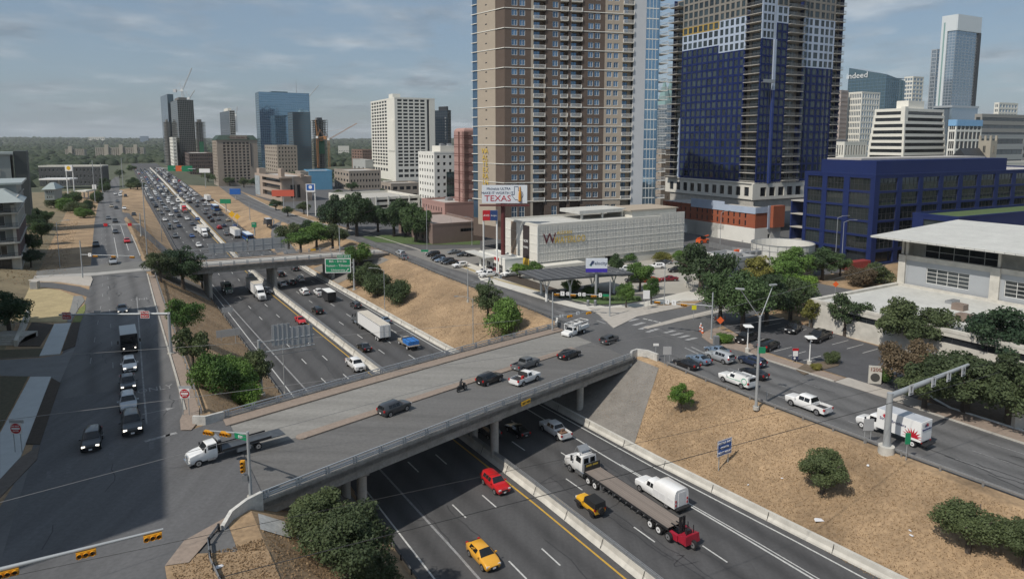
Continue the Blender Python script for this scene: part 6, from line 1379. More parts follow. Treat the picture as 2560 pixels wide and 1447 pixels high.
# ---------------------------------------------------------------- pale parking structure
PERF = mat('perforated_metal', (.60,.59,.55), rough=.6, metal=.1, var=.06, scale=.8); SCREEN = mat('pale_metal_screen', (.70,.68,.62), rough=.6, var=.05)
g = Bd('parking_structure', 'long pale parking structure with ribbed metal screens at the foot of the brown tower', 1345, 176, 1262, 1717, 60, 6., 566)
W, D, H = g.W, g.D, g.H; q = MB(); zb_ = H-9.6
g.grid(q, 'f', 0, W, 0, zb_, [(W*.43,W*.49)], [(0.05,zb_*.86)], .5); g.grid(q, 'l', .5, D, 0, zb_, [], [], .5); q.box(W-.5,W,.5,D,0,H-.2); q.box(.5,W-.5,D-.5,D,0,H-.2); g.part('wall', q, STUC)
q = MB(); g.fbox(q, 'f', W*.43, W*.49, -3, -2.9, 0, zb_*.86); g.part('vehicle_door', q, DARK)
rows = [(zb_,zb_+2.4),(zb_+2.4,zb_+4.8),(zb_+4.8,zb_+7.2),(zb_+7.2,H)]
nb = 16
for zi, (a, c) in enumerate(rows):
    for i in range(nb):
        pmn = MB(); u0, u1 = W*i/nb, W*(i+1)/nb; z1 = c-.06+ (1.3 if i >= 13 and zi == 3 else 0)
        g.fbox(pmn, 'f', u0+.03, u1-.03, .05, .13, a+.04, z1)
        for k in range(1, 6): uu = u0+(u1-u0)*k/6; g.fbox(pmn, 'f', uu-.03, uu+.03, .13, .19, a+.04, z1)
        g.fbox(pmn, 'f', u0+.03, u1-.03, .13, .17, (a+z1)/2-.03, (a+z1)/2+.03); g.part('screen_panel', pmn, PERF)
    for i in range(4):
        pmn = MB(); u0, u1 = D*i/4, D*(i+1)/4; g.fbox(pmn, 'l', u0+.03, u1-.03, .05, .13, a+.04, c-.06); g.part('screen_panel', pmn, SCREEN)
q = MB()
for z in [r[0] for r in rows]: g.fbox(q, 'f', 0, W, .0, .22, z-.07, z+.05); g.fbox(q, 'l', 0, D, .0, .22, z-.07, z+.05)
g.fbox(q, 'f', -.2, .1, 0, .24, 0, H+.1); g.part('trim', q, STUCW)
q = MB(); g.fbox(q, 'l', D*.62, D*.78, .14, .22, zb_, H); g.part('accent_panel', q, mat('tan_accent', (.25,.19,.14), rough=.8, var=.08))
g.roof(ROOFW, .5, .4, STUC); q = MB(); q.box(W*.34, W*.66, 6, 16, H+1.6, H+2.6); q.box(W*.36,W*.37,6.5,7,H,H+1.6); q.box(W*.5,W*.51,6.5,7,H,H+1.6); q.box(W*.64,W*.65,6.5,7,H,H+1.6); g.part('roof_canopy', q, ROOFW)
q = MB(); q.box(W*.66, W*.99, 3, 15, H, H+2.0); g.part('roof_block', q, STUC); q = MB(); q.box(W*.64, W, 2.6, 15.4, H+2.0, H+2.3); g.part('roof_block_trim', q, TAN)
q = MB(); g.fbox(q, 'f', -.5, W*.24, .6, 4.0, 0, zb_*.85); g.part('low_annex', q, STUC)
ws = thing('wall_sign', 'maroon and gold lettering sign on the parking structure screen', 'sign', g.root.matrix_world@Vector((0,0,0)) if False else g.root.location, g.root.rotation_euler.z)
MRN = mat('sign_maroon', (.12,.02,.03), rough=.5, var=.05)
lettering(ws, 'W', MRN, 4.0, (3.6,-.35,H-3.6), sx=1.0); lettering(ws, 'ALEXAN', YL, 1.3, (8.4,-.35,H-2.2)); lettering(ws, 'WATERLOO', YL, 2.6, (10.2,-.4,H-4.2), sx=.72)
ba = thing('banner', 'tall dark banner with white lettering on the left face of the parking structure', 'banner', g.root.location, g.root.rotation_euler.z)
q = MB(); g.fbox(q, 'l', D*.22, D*.40, .24, .30, zb_+.3, H-.3); q.build('cloth', mat('banner_dark', (.035,.025,.025), rough=.8, var=.08), ba); q = MB(); g.fbox(q, 'l', D*.22, D*.40, .24, .31, zb_-1.6, zb_+.3); q.build('cloth', YL, ba)
for i, t in enumerate(('NOW','LEASING')): lettering(ba, t, WHITE, 1.1 if i == 0 else .8, (-.34, D*.31, H-4.6-i*1.7), (R(90),0,-R(90)), sx=.8)
# ---------------------------------------------------------------- car rental office
r = Bd('rental_office', 'small white flat-roofed car rental office beside the parking structure', 1262, 172, 1196, 1308, 61, 6., 650)
q = MB(); us = even(.6, r.D-.5, 4, .6); r.grid(q, 'l', .3, r.D, 0, r.H, us, [(.3,2.6)], .3); r.grid(q, 'f', 0, r.W, 0, r.H, [(r.W*.4,r.W*.6)], [(1.6,2.8)], .3); q.box(r.W-.3,r.W,.3,r.D,0,r.H); q.box(.3,r.W-.3,r.D-.3,r.D,0,r.H); r.part('wall', q, STUCW); r.wins('l', us, [(.3,2.6)], GL_DARK, FRAME_W, .1, 2, 2); r.wins('f', [(r.W*.4,r.W*.6)], [(1.6,2.8)], GL_DARK, FRAME_W, .1); r.roof(ROOFW, .3, .3, STUCW)
q = MB(); q.box(-2.5, .5, r.D*.4, r.D+4, r.H-.4, r.H-.1); r.part('canopy', q, ROOFW)
o = MB().box(-.06,.06,-1.2,1.2,-.4,.4).build('office_sign', mat('avis_red', (.42,.01,.02), rough=.45, var=.05), r.root, (-.1, r.D*.3, r.H-.4)); 
# ---------------------------------------------------------------- blue tower under construction
BLU = mat('blue_weather_barrier', (.008,.019,.092), rough=.75, spec=.2, var=.10, scale=.25, scale2=2); LBL = mat('pale_blue_sheathing', (.40,.47,.58), rough=.7, var=.08, scale=.4); GYP = mat('raw_board', (.22,.205,.18), rough=.9, var=.14, scale=.6); GOLD = mat('yellow_board', (.36,.25,.07), rough=.85, var=.1)
t = Bd('tower_under_construction', 'high-rise under construction wrapped in dark blue sheeting with pale blue and bare upper floors', 1893, 250, 1674, 2094, 62, 6., None, 100)
W, D = t.W, t.D; FH = 3.05; Z0 = 20.0; NF = 24; ZT = Z0+FH*NF; zs = [(Z0+FH*i+.45, Z0+FH*i+2.7) for i in range(NF)]
lcols = [(D*(1-a),) for a in ()]
ul = even(D*.165, D*.44, 5, .62)+even(D*.445, D*.865, 7, .70)
uf = [(W*f, W*f+g_) for f, g_ in ((.015,1.5),(.06,1.5),(.105,1.4),(.18,2.0),(.24,2.0),(.505,1.6),(.56,1.6),(.62,2.4),(.70,1.9),(.76,1.9),(.82,1.9))]
def steps(face, cols, u0, u1, lev):
    "wall of one face split by height into blue, pale blue and bare board"
    for z0, z1, m in lev:
        zz = [(a, c) for a, c in zs if a >= z0-.5 and c <= z1+.6]; q = MB(); t.grid(q, face, u0, u1, z0, z1, [c for c in cols if c[0] >= u0 and c[1] <= u1], zz, .4); t.part('wall', q, m)
F = lambda n: Z0+FH*n
steps('l', ul, D*.16, D*.44, [(Z0-1,F(16),BLU),(F(16),F(20),LBL),(F(20),ZT,GYP)]); steps('l', ul, D*.44, D*.87, [(Z0-1,F(17),BLU),(F(17),F(19),LBL),(F(19),F(20),GOLD),(F(20),ZT,GYP)])
steps('f', uf, 0, W*.165, [(Z0-1,F(17),BLU),(F(17),ZT,LBL)]); steps('f', uf, W*.165, W*.30, [(Z0-1,F(19),BLU),(F(19),F(21),LBL),(F(21),ZT,GYP)]); steps('f', uf, W*.49, W*.88, [(Z0-1,F(14),BLU),(F(14),F(20),LBL),(F(20),ZT,GYP)])
GL_T = glass('new_tower_glass', (.035,.05,.055), .05, .5, .7, .15)
lv = [c for c in ul]; t.wins('l', lv, zs, GL_T, FRAME_D, .12, 1, 1, .06); t.wins('f', [c for c in uf if c[1] < W*.30 or c[0] > W*.49], zs[::1], GL_T, FRAME_D, .12, 1, 1, .06)
# balcony stacks: left end, near corner, right bay, far right
def stack(face, u0, u1, dep, n0=0, rail=True, back=GYP, proud=.9):
    q = MB(); t.fbox(q, face, u0, u1, -2.2, -2.0, Z0-1, ZT); t.part('recess_wall', q, back)
    w_ = u1-u0; sl = MB().box(-w_/2, w_/2, -proud, 2.0, -.22, 0).mesh('balcony', CONC); ra = MB(); ra.box(-w_/2, w_/2, -proud, -proud+.05, 1.0, 1.07); ra.box(-w_/2,-w_/2+.05,-proud,.5,1.0,1.07); ra.box(w_/2-.05,w_/2,-proud,.5,1.0,1.07)
    for i in range(int(w_/.3)+1): ra.box(-w_/2+i*.3-.02, -w_/2+i*.3+.02, -proud, -proud+.04, 0, 1.0)
    ra = ra.mesh('railing', STEEL_D); dm = win_mesh(round(w_*.6,2), 2.3, GL_T, FRAME_D, 2, 1, .07)
    for i in range(NF):
        o = put('balcony', sl, t.root, t.fp(face, (u0+u1)/2, 0, Z0+FH*i), t.rot(face))
        if rail: put('railing', ra, o)
        put('balcony_door', dm, t.root, t.fp(face, (u0+u1)/2, -1.95, Z0+FH*i+1.25), t.rot(face))
stack('l', D*.87, D, 2, proud=2.4); stack('l', D*.005, D*.16, 2, back=GYP, proud=.5); stack('f', W*.30, W*.49, 2, proud=1.2); stack('f', W*.88, W, 2, proud=.6)
q = MB(); q.box(W-.4, W, .5, D, Z0, ZT); q.box(.5, W-.5, D-.4, D, Z0, ZT); q.box(2.4, W-2.4, 2.4, D-2.4, ZT-.4, ZT); t.part('rear_wall', q, BLU)
q = MB(); t.fbox(q, 'f', W*.135, W*.165, 0, .5, Z0-1, F(11), 0); t.part('corner_strip', q, mat('bright_blue_sheet', (.014,.04,.20), rough=.6, var=.06)); q = MB(); t.fbox(q, 'f', W*.135, W*.165, 0, .5, F(11), F(17)); t.part('corner_strip', q, LBL); q = MB(); t.fbox(q, 'l', D*.865, D*.88, 0, .5, Z0-1, F(8)); t.part('corner_strip', q, LBL)
# concrete transfer storeys
q = MB(); zz = [(14.2,17.6)]; t.grid(q, 'l', .5, D+2, 13, 19, even(2,D,11,.55), zz, .6); t.grid(q, 'f', -1.2, W+1, 13, 19, even(2,W,9,.65), zz, .6); q.box(-.5,W,0,D,19,19.5); t.part('transfer_wall', q, STUC); t.wins('l', even(2,D,11,.55), zz, GL_DARK, FRAME_D, .4); t.wins('f', even(2,W,9,.65), zz, GL_DARK, FRAME_D, .4)
q = MB(); q.box(.6, W-.6, .7, D-.6, 8, 20); t.part('core', q, CONC)
mc = MB()
for f in (.1,.12,.33,.36,.75,.8): t.fbox(mc, 'f', W*f, W*f+.05, 1.2, 1.25, 14, ZT)
t.part('stage_rope', mc, STEEL_D); q = MB(); t.fbox(q, 'f', W*.0, W*.13, .6, 1.6, F(12)-.6, F(12)-.4); t.fbox(q, 'f', W*.0, W*.13, 1.55, 1.6, F(12)-.4, F(12)+.6); t.part('swing_stage', q, STEEL)
# ---------------------------------------------------------------- red brick podium
REDB = mat('red_brick', (.30,.085,.04), rough=.88, var=.12, scale=.5, scale2=5); PGL = STUCW
p = Bd('brick_podium', 'red brick podium with narrow slots above pale walls at the foot of the blue tower', 1897, 227, 1662, 1962, 61, 6., 528)
W, D, H = p.W, p.D, p.H; zb_ = H*.47; us = even(3, D*.62, 10, .26)+even(D*.64, D-1, 6, .22); zz = [(zb_+.6,zb_+2.4),(zb_+3.2,zb_+5.2),(zb_+6.0,H-1.2)]
q = MB(); p.grid(q, 'l', .4, D, zb_, H, us, zz, .45); p.grid(q, 'f', 0, W*.45, zb_, H, [], [], .45); p.fbox(q, 'f', W*.55, W, -.45, 1.5, zb_, H+1.5); p.part('wall', q, REDB); p.wins('l', us, zz, GL_DARK, FRAME_D, .25)
q = MB(); p.grid(q, 'l', .4, D, 0, zb_, [(D*.7,D*.95),(D*.58,D*.62),(D*.3,D*.36)], [(.1,3.2)], .45); p.grid(q, 'f', 0, W, 0, zb_, [(W*.5,W*.6)], [(.1,3.0)], .45); p.part('base_wall', q, PGL); p.wins('l', [(D*.7,D*.95),(D*.58,D*.62),(D*.3,D*.36)], [(.1,3.2)], GL_DARK, FRAME_D, .4, 3, 1); p.wins('f', [(W*.5,W*.6)], [(.1,3.0)], GL_DARK, FRAME_D, .4)
q = MB(); p.fbox(q, 'l', 0, D*.66, .05, .2, H-1.0, H+1.2); p.fbox(q, 'l', D*.3, D*.66, .05, .22, H+1.2, H+2.2); p.fbox(q, 'f', -.2, W*.45, .05, .2, H-.8, H+1.2); p.fbox(q, 'f', W*.46, W*.54, .1, .3, zb_*.9, H+1.6); p.part('pale_blue_fascia', q, LBL)
q = MB(); q.box(.5, W, .5, D, H-.4, H); p.part('roof', q, ROOFG)
# ---------------------------------------------------------------- blue office building
NVY = mat('navy_panel', (.011,.023,.10), rough=.7, spec=.25, var=.07, scale=.3, scale2=2); GL_OFF = glass('office_glass', (.03,.04,.042), .04, .5, .9, .25)
o_ = Bd('blue_office_building', 'five-storey navy blue office building with large window bays under construction', 2195, 186, 2017, 2700, 63, 6., 441)
W, D, H = o_.W, o_.D, o_.H; fh = H/6.1; zz = [(fh*i+.55+(.5 if i else 0), fh*i+fh-.1) for i in range(6)]; zz = [(.6,fh*.9)]+[(fh*i+.35, fh*i+fh-.25) for i in range(1,6)]
ul = [(D*.06,D*.34),(D*.42,D*.66),(D*.73,D*.95)]; uf = even(1.2, W, 11, .80); q = MB(); o_.grid(q, 'l', .5, D, 0, H, ul, zz, .6); o_.grid(q, 'f', 0, W, 0, H, uf, zz, .6); q.box(W-.6,W,.6,D,0,H); q.box(.6,W-.6,D-.6,D,0,H); o_.part('wall', q, NVY)
o_.wins('l', ul, zz[1:], GL_OFF, FRAME_D, .35, 5, 2, .10); o_.wins('f', uf, zz[1:], GL_OFF, FRAME_D, .35, 4, 2, .10); o_.wins('l', ul, zz[:1], GL_DARK, FRAME_D, .8, 2, 1); o_.wins('f', uf, zz[:1], GL_DARK, FRAME_D, .8, 2, 1); o_.roof(ROOFG, .5, .6, NVY)
q = MB(); q.box(W*.02, W*.62, 1.5, D-4, H, H+4.2); o_.part('penthouse', q, NVY); q = MB(); q.box(W*.03, W*.6, D*.3, D-5, H+4.2, H+4.7); o_.part('penthouse_roof', q, ROOFG)
for i in range(4):
    q = MB(); zf2 = fh*(i+1); o_.fbox(q, 'l', D, D+5, -6, -.4, zf2-.3, zf2); o_.part('terrace_slab', q, CONC); q = MB(); o_.fbox(q, 'l', D+4.6, D+5, -6, -.4, zf2-fh, zf2-.3); o_.part('terrace_column', q, NVY)
q = MB(); us = even(.5, 40, 8, .8); o2 = Bd('blue_office_wing', 'lower navy wing in front of the blue office building at the right', 2412, 172, None, 2900, 63, 6., 548, D=12)
o2.grid(q, 'f', 0, o2.W, 0, o2.H, even(1,o2.W,9,.8), [(o2.H-4.2,o2.H-.9),(o2.H-8.4,o2.H-5.2)], .5); o2.grid(q, 'l', .5, 12, 0, o2.H, [(3,9)], [(o2.H-4.2,o2.H-.9)], .5); o2.part('wall', q, NVY); o2.wins('f', even(1,o2.W,9,.8), [(o2.H-4.2,o2.H-.9),(o2.H-8.4,o2.H-5.2)], GL_OFF, FRAME_D, .3, 4, 1); o2.wins('l', [(3,9)], [(o2.H-4.2,o2.H-.9)], GL_OFF, FRAME_D, .3); o2.roof(LAWN, .6, .5, NVY)
# ---------------------------------------------------------------- grey office and low pale building (front faces look to the freeway)
A = P(2025,752,11); ax = 149
lo = Bd('low_pale_building', 'low pale concrete building with wide flat roof behind the corner parking lot', 0, 0, az=ax, zg=6., H=5.0, W=70, D=29, origin=(A.x, A.y))
W, D, H = 70, 29, 5.0; q = MB(); lo.grid(q, 'f', 0, W, 0, H, [(6,16),(20,50)], [(3.2,4.3)], .5); lo.grid(q, 'l', .5, D, 0, H, [], [], .5); q.box(W-.5,W,.5,D,0,H); q.box(.5,W-.5,D-.5,D,0,H); lo.part('wall', q, CONC_L); lo.wins('f', [(6,16),(20,50)], [(3.2,4.3)], GL_DARK, FRAME_D, .3, 6, 1)
lo.roof(ROOFW, .45, .8, CONC_L)
for i, (x, y) in enumerate(((22,10),(32,18),(18,17))): q = MB(); q.box(x-1,x+1,y-.9,y+.9,H,H+1.1); q.cyl((x,y,H+1.1),(x,y,H+1.2),.6,None,10); lo.part('roof_unit', q, mat('rusty_unit', (.22,.17,.14), rough=.7, var=.25)); 
q = MB(); q.box(14,15.2,20,23,H,H+.5); q.box(24,24.12,2,26,H,H+.12); q.box(44,44.12,2,26,H,H+.12); lo.part('roof_duct', q, STEEL)
A2 = A+Vector((math.sin(R(59)), math.cos(R(59)), 0))*29.5
gr = Bd('grey_office_building', 'grey metal and concrete office building with deep overhanging roof at the right', 0, 0, az=ax, zg=6., H=14.8, W=64, D=30, origin=(A2.x, A2.y))
H = 14.8; GM = mat('grey_metal_panel', (.38,.40,.42), rough=.5, metal=.15, var=.06, scale=.3); W = 64
w1 = [(5.5,13.5),(19.5,27.5),(33,41),(48,56)]; z1 = [(6.2,9.3)]; w2 = [(22.5,33),(46,60)]; z2 = [(11,13.8)]
q = MB(); gr.grid(q, 'f', 1.4, 17.2, 0, 10.4, [w1[0]], z1, .5); gr.grid(q, 'f', 18.8, 30.8, 0, 10.4, [w1[1]], z1, .5); gr.grid(q, 'f', 32.2, 64, 0, 10.4, w1[2:], z1, .5); gr.part('wall', q, GM)
q = MB()
for u in (0,17.2,30.8): gr.fbox(q, 'f', u, u+1.4+(.2 if u == 17.2 else 0), -.5, .45, 0, 11.4)
gr.fbox(q, 'f', 0, 34, -.5, .2, 10.4, 11.4); q.box(0,.5,.5,30,0,H-.3); q.box(.5,63.5,29.5,30,0,H-.3); q.box(63.5,64,0,30,0,H); gr.part('concrete_frame', q, CONC_L); gr.wins('f', w1, z1, GL_GREY, FRAME_W, .2, 4, 4, .10)
q = MB(); gr.fbox(q, 'f', .5, 34, -4.2, -4, 10.6, H); gr.part('terrace_wall', q, CONC_L); dm = [(3,17),(24,30)]
q = MB(); gr.fbox(q, 'f', 34, 64, -.5, 0, 10.4, 11); gr.fbox(q, 'f', 34, 64, -.5, 0, 13.8, H+1.2); gr.fbox(q, 'f', 34, 38, -.5, 0, 11, 13.8); gr.fbox(q, 'f', 58, 64, -.5, 0, 11, 13.8); gr.part('upper_wall', q, CONC_L)
gr.wins('f', [(38,58)], z2, GL_DARK, FRAME_W, .2, 5, 2, .10); 
for a, c in dm: put('window', win_mesh(c-a, 2.8, GL_DARK, FRAME_W, 5, 2, .1), gr.root, gr.fp('f',(a+c)/2,-3.9,12.2))
for u in (1,18,31): q = MB(); q.box(u,u+.5,.2,.7,11.4,H); gr.part('column', q, CONC_L)
q = MB(); q.hexa([(-4,-4.5,H),(36,-4.5,H),(36,31,H+1.2),(-4,31,H+1.2),(-4,-4.5,H+.35),(36,-4.5,H+.35),(36,31,H+1.6),(-4,31,H+1.6)]); gr.part('roof', q, ROOFW); q = MB(); q.box(36,64,0,30,H+1.0,H+1.3); gr.part('roof', q, ROOFW); q = MB()
for i in range(25): q.box(-4+i*1.66,-3.9+i*1.66,-4.55,-4.5,H+.02,H+.34)
gr.part('eave_rib', q, STEEL)
q = MB(); q.box(52,70,-2,12,0,17); gr.part('stair_tower', q, GM); 
for i in range(5): put('window', win_mesh(6.0, 3.0, GL_TEAL, FRAME_W, 3, 3, .1), gr.root, gr.fp('f', 57, 2.15, 2+i*3.2))
q = MB()
for i in range(10):
    a0, a1 = math.pi*i/10, math.pi*(i+1)/10; q.hexa([(50+10*(1-math.cos(a0)),-4,17+2.2*math.sin(a0)),(50+10*(1-math.cos(a1)),-4,17+2.2*math.sin(a1)),(50+10*(1-math.cos(a1)),14,17+2.2*math.sin(a1)),(50+10*(1-math.cos(a0)),14,17+2.2*math.sin(a0)),(50+10*(1-math.cos(a0)),-4,17.3+2.2*math.sin(a0)),(50+10*(1-math.cos(a1)),-4,17.3+2.2*math.sin(a1)),(50+10*(1-math.cos(a1)),14,17.3+2.2*math.sin(a1)),(50+10*(1-math.cos(a0)),14,17.3+2.2*math.sin(a0))])
gr.part('barrel_roof', q, STEEL)
# ---------------------------------------------------------------- credit union bank and round ramp
c = Bd('bank_building', 'low grey bank with blue awnings beside the round ramp', 1838, 150, 1762, 1905, 61, 6., 656)
W, D, H = c.W, c.D, c.H; BKG = mat('bank_grey', (.33,.34,.35), rough=.8, var=.07); q = MB(); us = even(1,W-.5,4,.5); ul = even(1,D-.5,4,.5); c.grid(q, 'f', 0, W, 0, H, us, [(.8,2.6)], .4); c.grid(q, 'l', .4, D, 0, H, ul, [(.8,2.6)], .4); q.box(W-.4,W,.4,D,0,H); q.box(.4,W-.4,D-.4,D,0,H); c.part('wall', q, BKG); c.wins('f', us, [(.8,2.6)], GL_DARK, FRAME_W, .2); c.wins('l', ul, [(.8,2.6)], GL_DARK, FRAME_W, .2); c.roof(ROOFW, .9, .3, BKG)
AWN = mat('awning_blue', (.02,.16,.46), rough=.7, var=.06)
for face, L in (('f',us),('l',ul)):
    for a, e in L:
        q = MB(); p0 = c.fp(face, a-.3, .02, 3.3); p1 = c.fp(face, e+.3, .02, 3.3); p2 = c.fp(face, e+.3, 1.4, 2.6); p3 = c.fp(face, a-.3, 1.4, 2.6); up = Vector((0,0,.08)); q.hexa([Vector(p0),Vector(p1),Vector(p2),Vector(p3),Vector(p0)+up,Vector(p1)+up,Vector(p2)+up,Vector(p3)+up]); c.part('awning', q, AWN)
for i in range(6): q = MB(); q.box(2+i*2.2,3.4+i*2.2,D*.4,D*.4+1.4,H,H+1.0); c.part('roof_unit', q, STEEL)
sg = MB(); c.fbox(sg, 'l', D*.55, D*.85, .05, .15, H-.2, H+1.3); o = c.part('wall_sign', sg, WHITE); lettering(o, 'Velocity', mat('sign_navy', (.02,.03,.10), rough=.5, var=.04), .9, c.fp('l', D*.7, .2, H+.55), (R(90),0,-R(90)))
rc_ = PD(1955, 640, 176); rc_.z = 6; ro = thing('round_ramp', 'round concrete ramp drum with mesh screen behind the bank', 'ramp', rc_); q = MB(); n = 32; Rr = 7.8
def ringw(mb, r0, r1, z0, z1, n=32):
    for i in range(n):
        a0, a1 = 2*math.pi*i/n, 2*math.pi*(i+1)/n; f = lambda r, a, z: (r*math.cos(a), r*math.sin(a), z); mb.hexa([f(r0,a0,z0),f(r1,a0,z0),f(r1,a1,z0),f(r0,a1,z0),f(r0,a0,z1),f(r1,a0,z1),f(r1,a1,z1),f(r0,a1,z1)])
ringw(q, Rr-.4, Rr, 0, 5.4); q.build('drum', CONC_L, ro); q = MB(); ringw(q, Rr-.1, Rr+.05, 5.4, 8.2); q.build('screen', PERF, ro); q = MB(); q.cyl((0,0,5.6),(0,0,5.9),Rr-.5,None,32); q.build('deck', CONC, ro); q = MB(); ringw(q, Rr-.05, Rr+.15, 8.2, 8.35); ringw(q, Rr+.02, Rr+.12, 6.7, 6.8); 
for i in range(24): a = 2*math.pi*i/24; q.cyl(((Rr+.1)*math.cos(a),(Rr+.1)*math.sin(a),5.4),((Rr+.1)*math.cos(a),(Rr+.1)*math.sin(a),8.3),.06,None,6)
q.build('screen_frame', STEEL, ro)
# drive-through canopy
dc = thing('drive_through_canopy', 'dark seamed canopy on branching white columns over the drive-through', 'canopy', P(1462,733,6), R(61-90)*-1)
DKR = mat('seamed_metal_roof', (.10,.105,.115), rough=.5, metal=.3, var=.1, scale=.6, stretch=(4,.3,1)); q = MB(); q.hexa([(-15,-5,5.2),(9,-6.5,4.6),(9,6.5,4.6),(-15,5,5.4),(-15,-5,5.6),(9,-6.5,5.0),(9,6.5,5.0),(-15,5,5.8)]); q.build('roof', DKR, dc)
for i in range(12): q = MB(); q.bar((-14.5+i*2.1,-5.2-i*.1,5.62-i*.05),(-14.5+i*2.1,5.2+i*.1,5.8-i*.06),.08,.08); q.build('roof_seam', STEEL, dc)
for x, y in ((-12,-2.5),(-6,-2.8),(0,-3),(6,-3),(-10,3),(-2,3),(6,3.2)):
    q = MB(); q.cyl((x,y,0),(x,y,2.8),.28,None,8); 
    for dx_, dy_ in ((1.2,0),(-1.2,0),(0,1.0),(0,-1.0)): q.cyl((x,y,2.4),(x+dx_,y+dy_,5.1),.09,None,5)
    q.build('column', WHITE, dc)
# ================================================================ skyline left of the brown tower
CW = mat('tower_white_concrete', (.72,.70,.63), rough=.8, var=.04, scale=.3); DKM = mat('dark_metal_panel', (.03,.033,.038), rough=.5, var=.08); CONS = mat('raw_frame', (.16,.155,.145), rough=.9, var=.18, scale=.3); MAUVE = mat('mauve_brick', (.38,.23,.20), rough=.85, var=.06, scale=.4, scale2=4); MAUVED = mat('mauve_dark', (.20,.095,.085), rough=.85, var=.08)
CRN_W = mat('crane_white', (.55,.55,.55), rough=.6, var=.05); CRN_O = mat('crane_orange', (.42,.20,.08), rough=.6, var=.05)
# beige hotel with green roof
h = Bd('beige_hotel', 'beige hotel block with arched windows and dark green roof', 541, 520, 530, 643, 59, 6., 350)
W, D, H = h.W, h.D, h.H; fu = H/15.5; zs = [(1.5+fu*i+.9+(1.2 if i > 4 else 0)*0, 1.5+fu*i+2.6) for i in range(14)]; us = even(4, W*.80, 7, .62); ul = even(1, D-1, 3, .5)
q = MB(); h.grid(q, 'f', 0, W, 0, H, us, zs, .6); h.grid(q, 'l', .6, D, 0, H, ul, zs, .6); q.box(W-.6,W,.6,D,0,H); q.box(.6,W-.6,D-.6,D,0,H); h.part('wall', q, BEIGE); h.wins('f', us, zs, GL_DARK, BEIGE, .3, 2, 1, .14); h.wins('l', ul, zs, GL_DARK, BEIGE, .3, 1, 1, .14)
q = MB(); q.hexa([(-.5,-.5,H),(W+.5,-.5,H),(W+.5,D+.5,H),(-.5,D+.5,H),(2.5,2.5,H+3.6),(W-2.5,2.5,H+3.6),(W-2.5,D-2.5,H+3.6),(2.5,D-2.5,H+3.6)]); h.part('mansard_roof', q, mat('green_roof', (.035,.06,.045), rough=.6, var=.08))
q = MB(); h.fbox(q, 'f', W*.33, W*.75, -.2, .3, H+.5, H+3.4); o = h.part('roof_sign', q, BEIGE); lettering(o, 'Hilton Garden Inn', mat('sign_dark_red', (.10,.04,.03), rough=.6, var=.05), 2.4, (W*.54,-.4,H+1.9), sx=.9); q = MB(); h.fbox(q, 'f', W*.82, W*.84, 0, .3, H*.42, H*.92); h.part('slot', q, DKM)
# blue glass tower with darker front slab
g1 = Bd('blue_glass_tower', 'broad blue mirror-glass tower with antenna', 652, 720, 643, 777, 60, 6., 230)
curtain(g1, 'f', 0, g1.W, 0, g1.H, 26, 34, GL_SKY, mat('mullion_blue', (.10,.17,.24), rough=.4, var=.05), .16, .3); curtain(g1, 'l', .4, g1.D, 0, g1.H, 4, 34, GL_TEAL, MATS['mullion_blue'], .16, .3); q = MB(); q.box(g1.W-.5,g1.W,0,g1.D,0,g1.H); q.box(0,g1.W,g1.D-.5,g1.D,0,g1.H); q.box(1,g1.W-1,1,g1.D-1,g1.H-.6,g1.H-.1); q.box(g1.W*.25,g1.W*.57,.6,g1.D,g1.H-4,g1.H+1.2); g1.part('rear_wall', q, GL_TEAL)
q = MB(); q.cyl((g1.W*.8,g1.D*.6,g1.H-1),(g1.W*.8,g1.D*.6,g1.H+16),.35,.1,6); g1.part('antenna', q, STEEL)
g2 = Bd('grey_glass_tower', 'darker grey-blue glass slab in front of the blue mirror-glass tower', 734, 680, 722, 778, 61, 6., 281)
curtain(g2, 'f', 0, g2.W, 0, g2.H, 10, 26, GL_TEAL, FRAME_D, .2, .5); curtain(g2, 'l', .4, g2.D, 0, g2.H, 5, 26, glass('pale_ripple_glass', (.22,.27,.28), .1, .3, .8, .4, .5), FRAME_D, .2, .5); q = MB().box(.3,g2.W,.3,g2.D,g2.H-.5,g2.H-.1); g2.part('roof', q, DKM)
simple('beige_office', 'beige office block standing before the blue mirror-glass tower', 692, 600, 661, 742, 366, BEIGE, GL_DARK, BEIGE, 61, 6., 9, 6, 6, .42, .5)
simple('beige_office', 'small beige annex between the beige office and brutalist block', 748, 480, 735, 775, 432, BEIGE, GL_DARK, BEIGE, 61, 6., 3, 4, 3, .5, .5)
# brutalist beige block with mural
k = Bd('brutalist_building', 'brutalist beige concrete building with deep bands and red banner', 700, 385, 633, 775, 55, 6., 446)
W, D, H = k.W, k.D, k.H; BT = mat('warm_concrete', (.36,.29,.235), rough=.88, var=.07, scale=.3); zs = [(2,5),(6.6,9.4),(11.2,13.6)]; q = MB(); k.grid(q, 'l', .5, D, 0, H, [(D*.06,D*.70)], [z for z in zs if z[1] < H], 1.2); k.grid(q, 'f', 0, W, 0, H, [(W*.28,W*.44),(W*.5,W*.62)], [(2,H-4)], 1.5); q.box(W-.5,W,.5,D,0,H); q.box(.5,W-.5,D-.5,D,0,H); k.part('wall', q, BT); q = MB(); k.fbox(q, 'l', D*.06, D*.70, -1.5, -1.3, 1, H-1); k.fbox(q, 'f', W*.28, W*.62, -1.8, -1.6, 1, H-1); k.part('deep_glazing', q, GL_DARK)
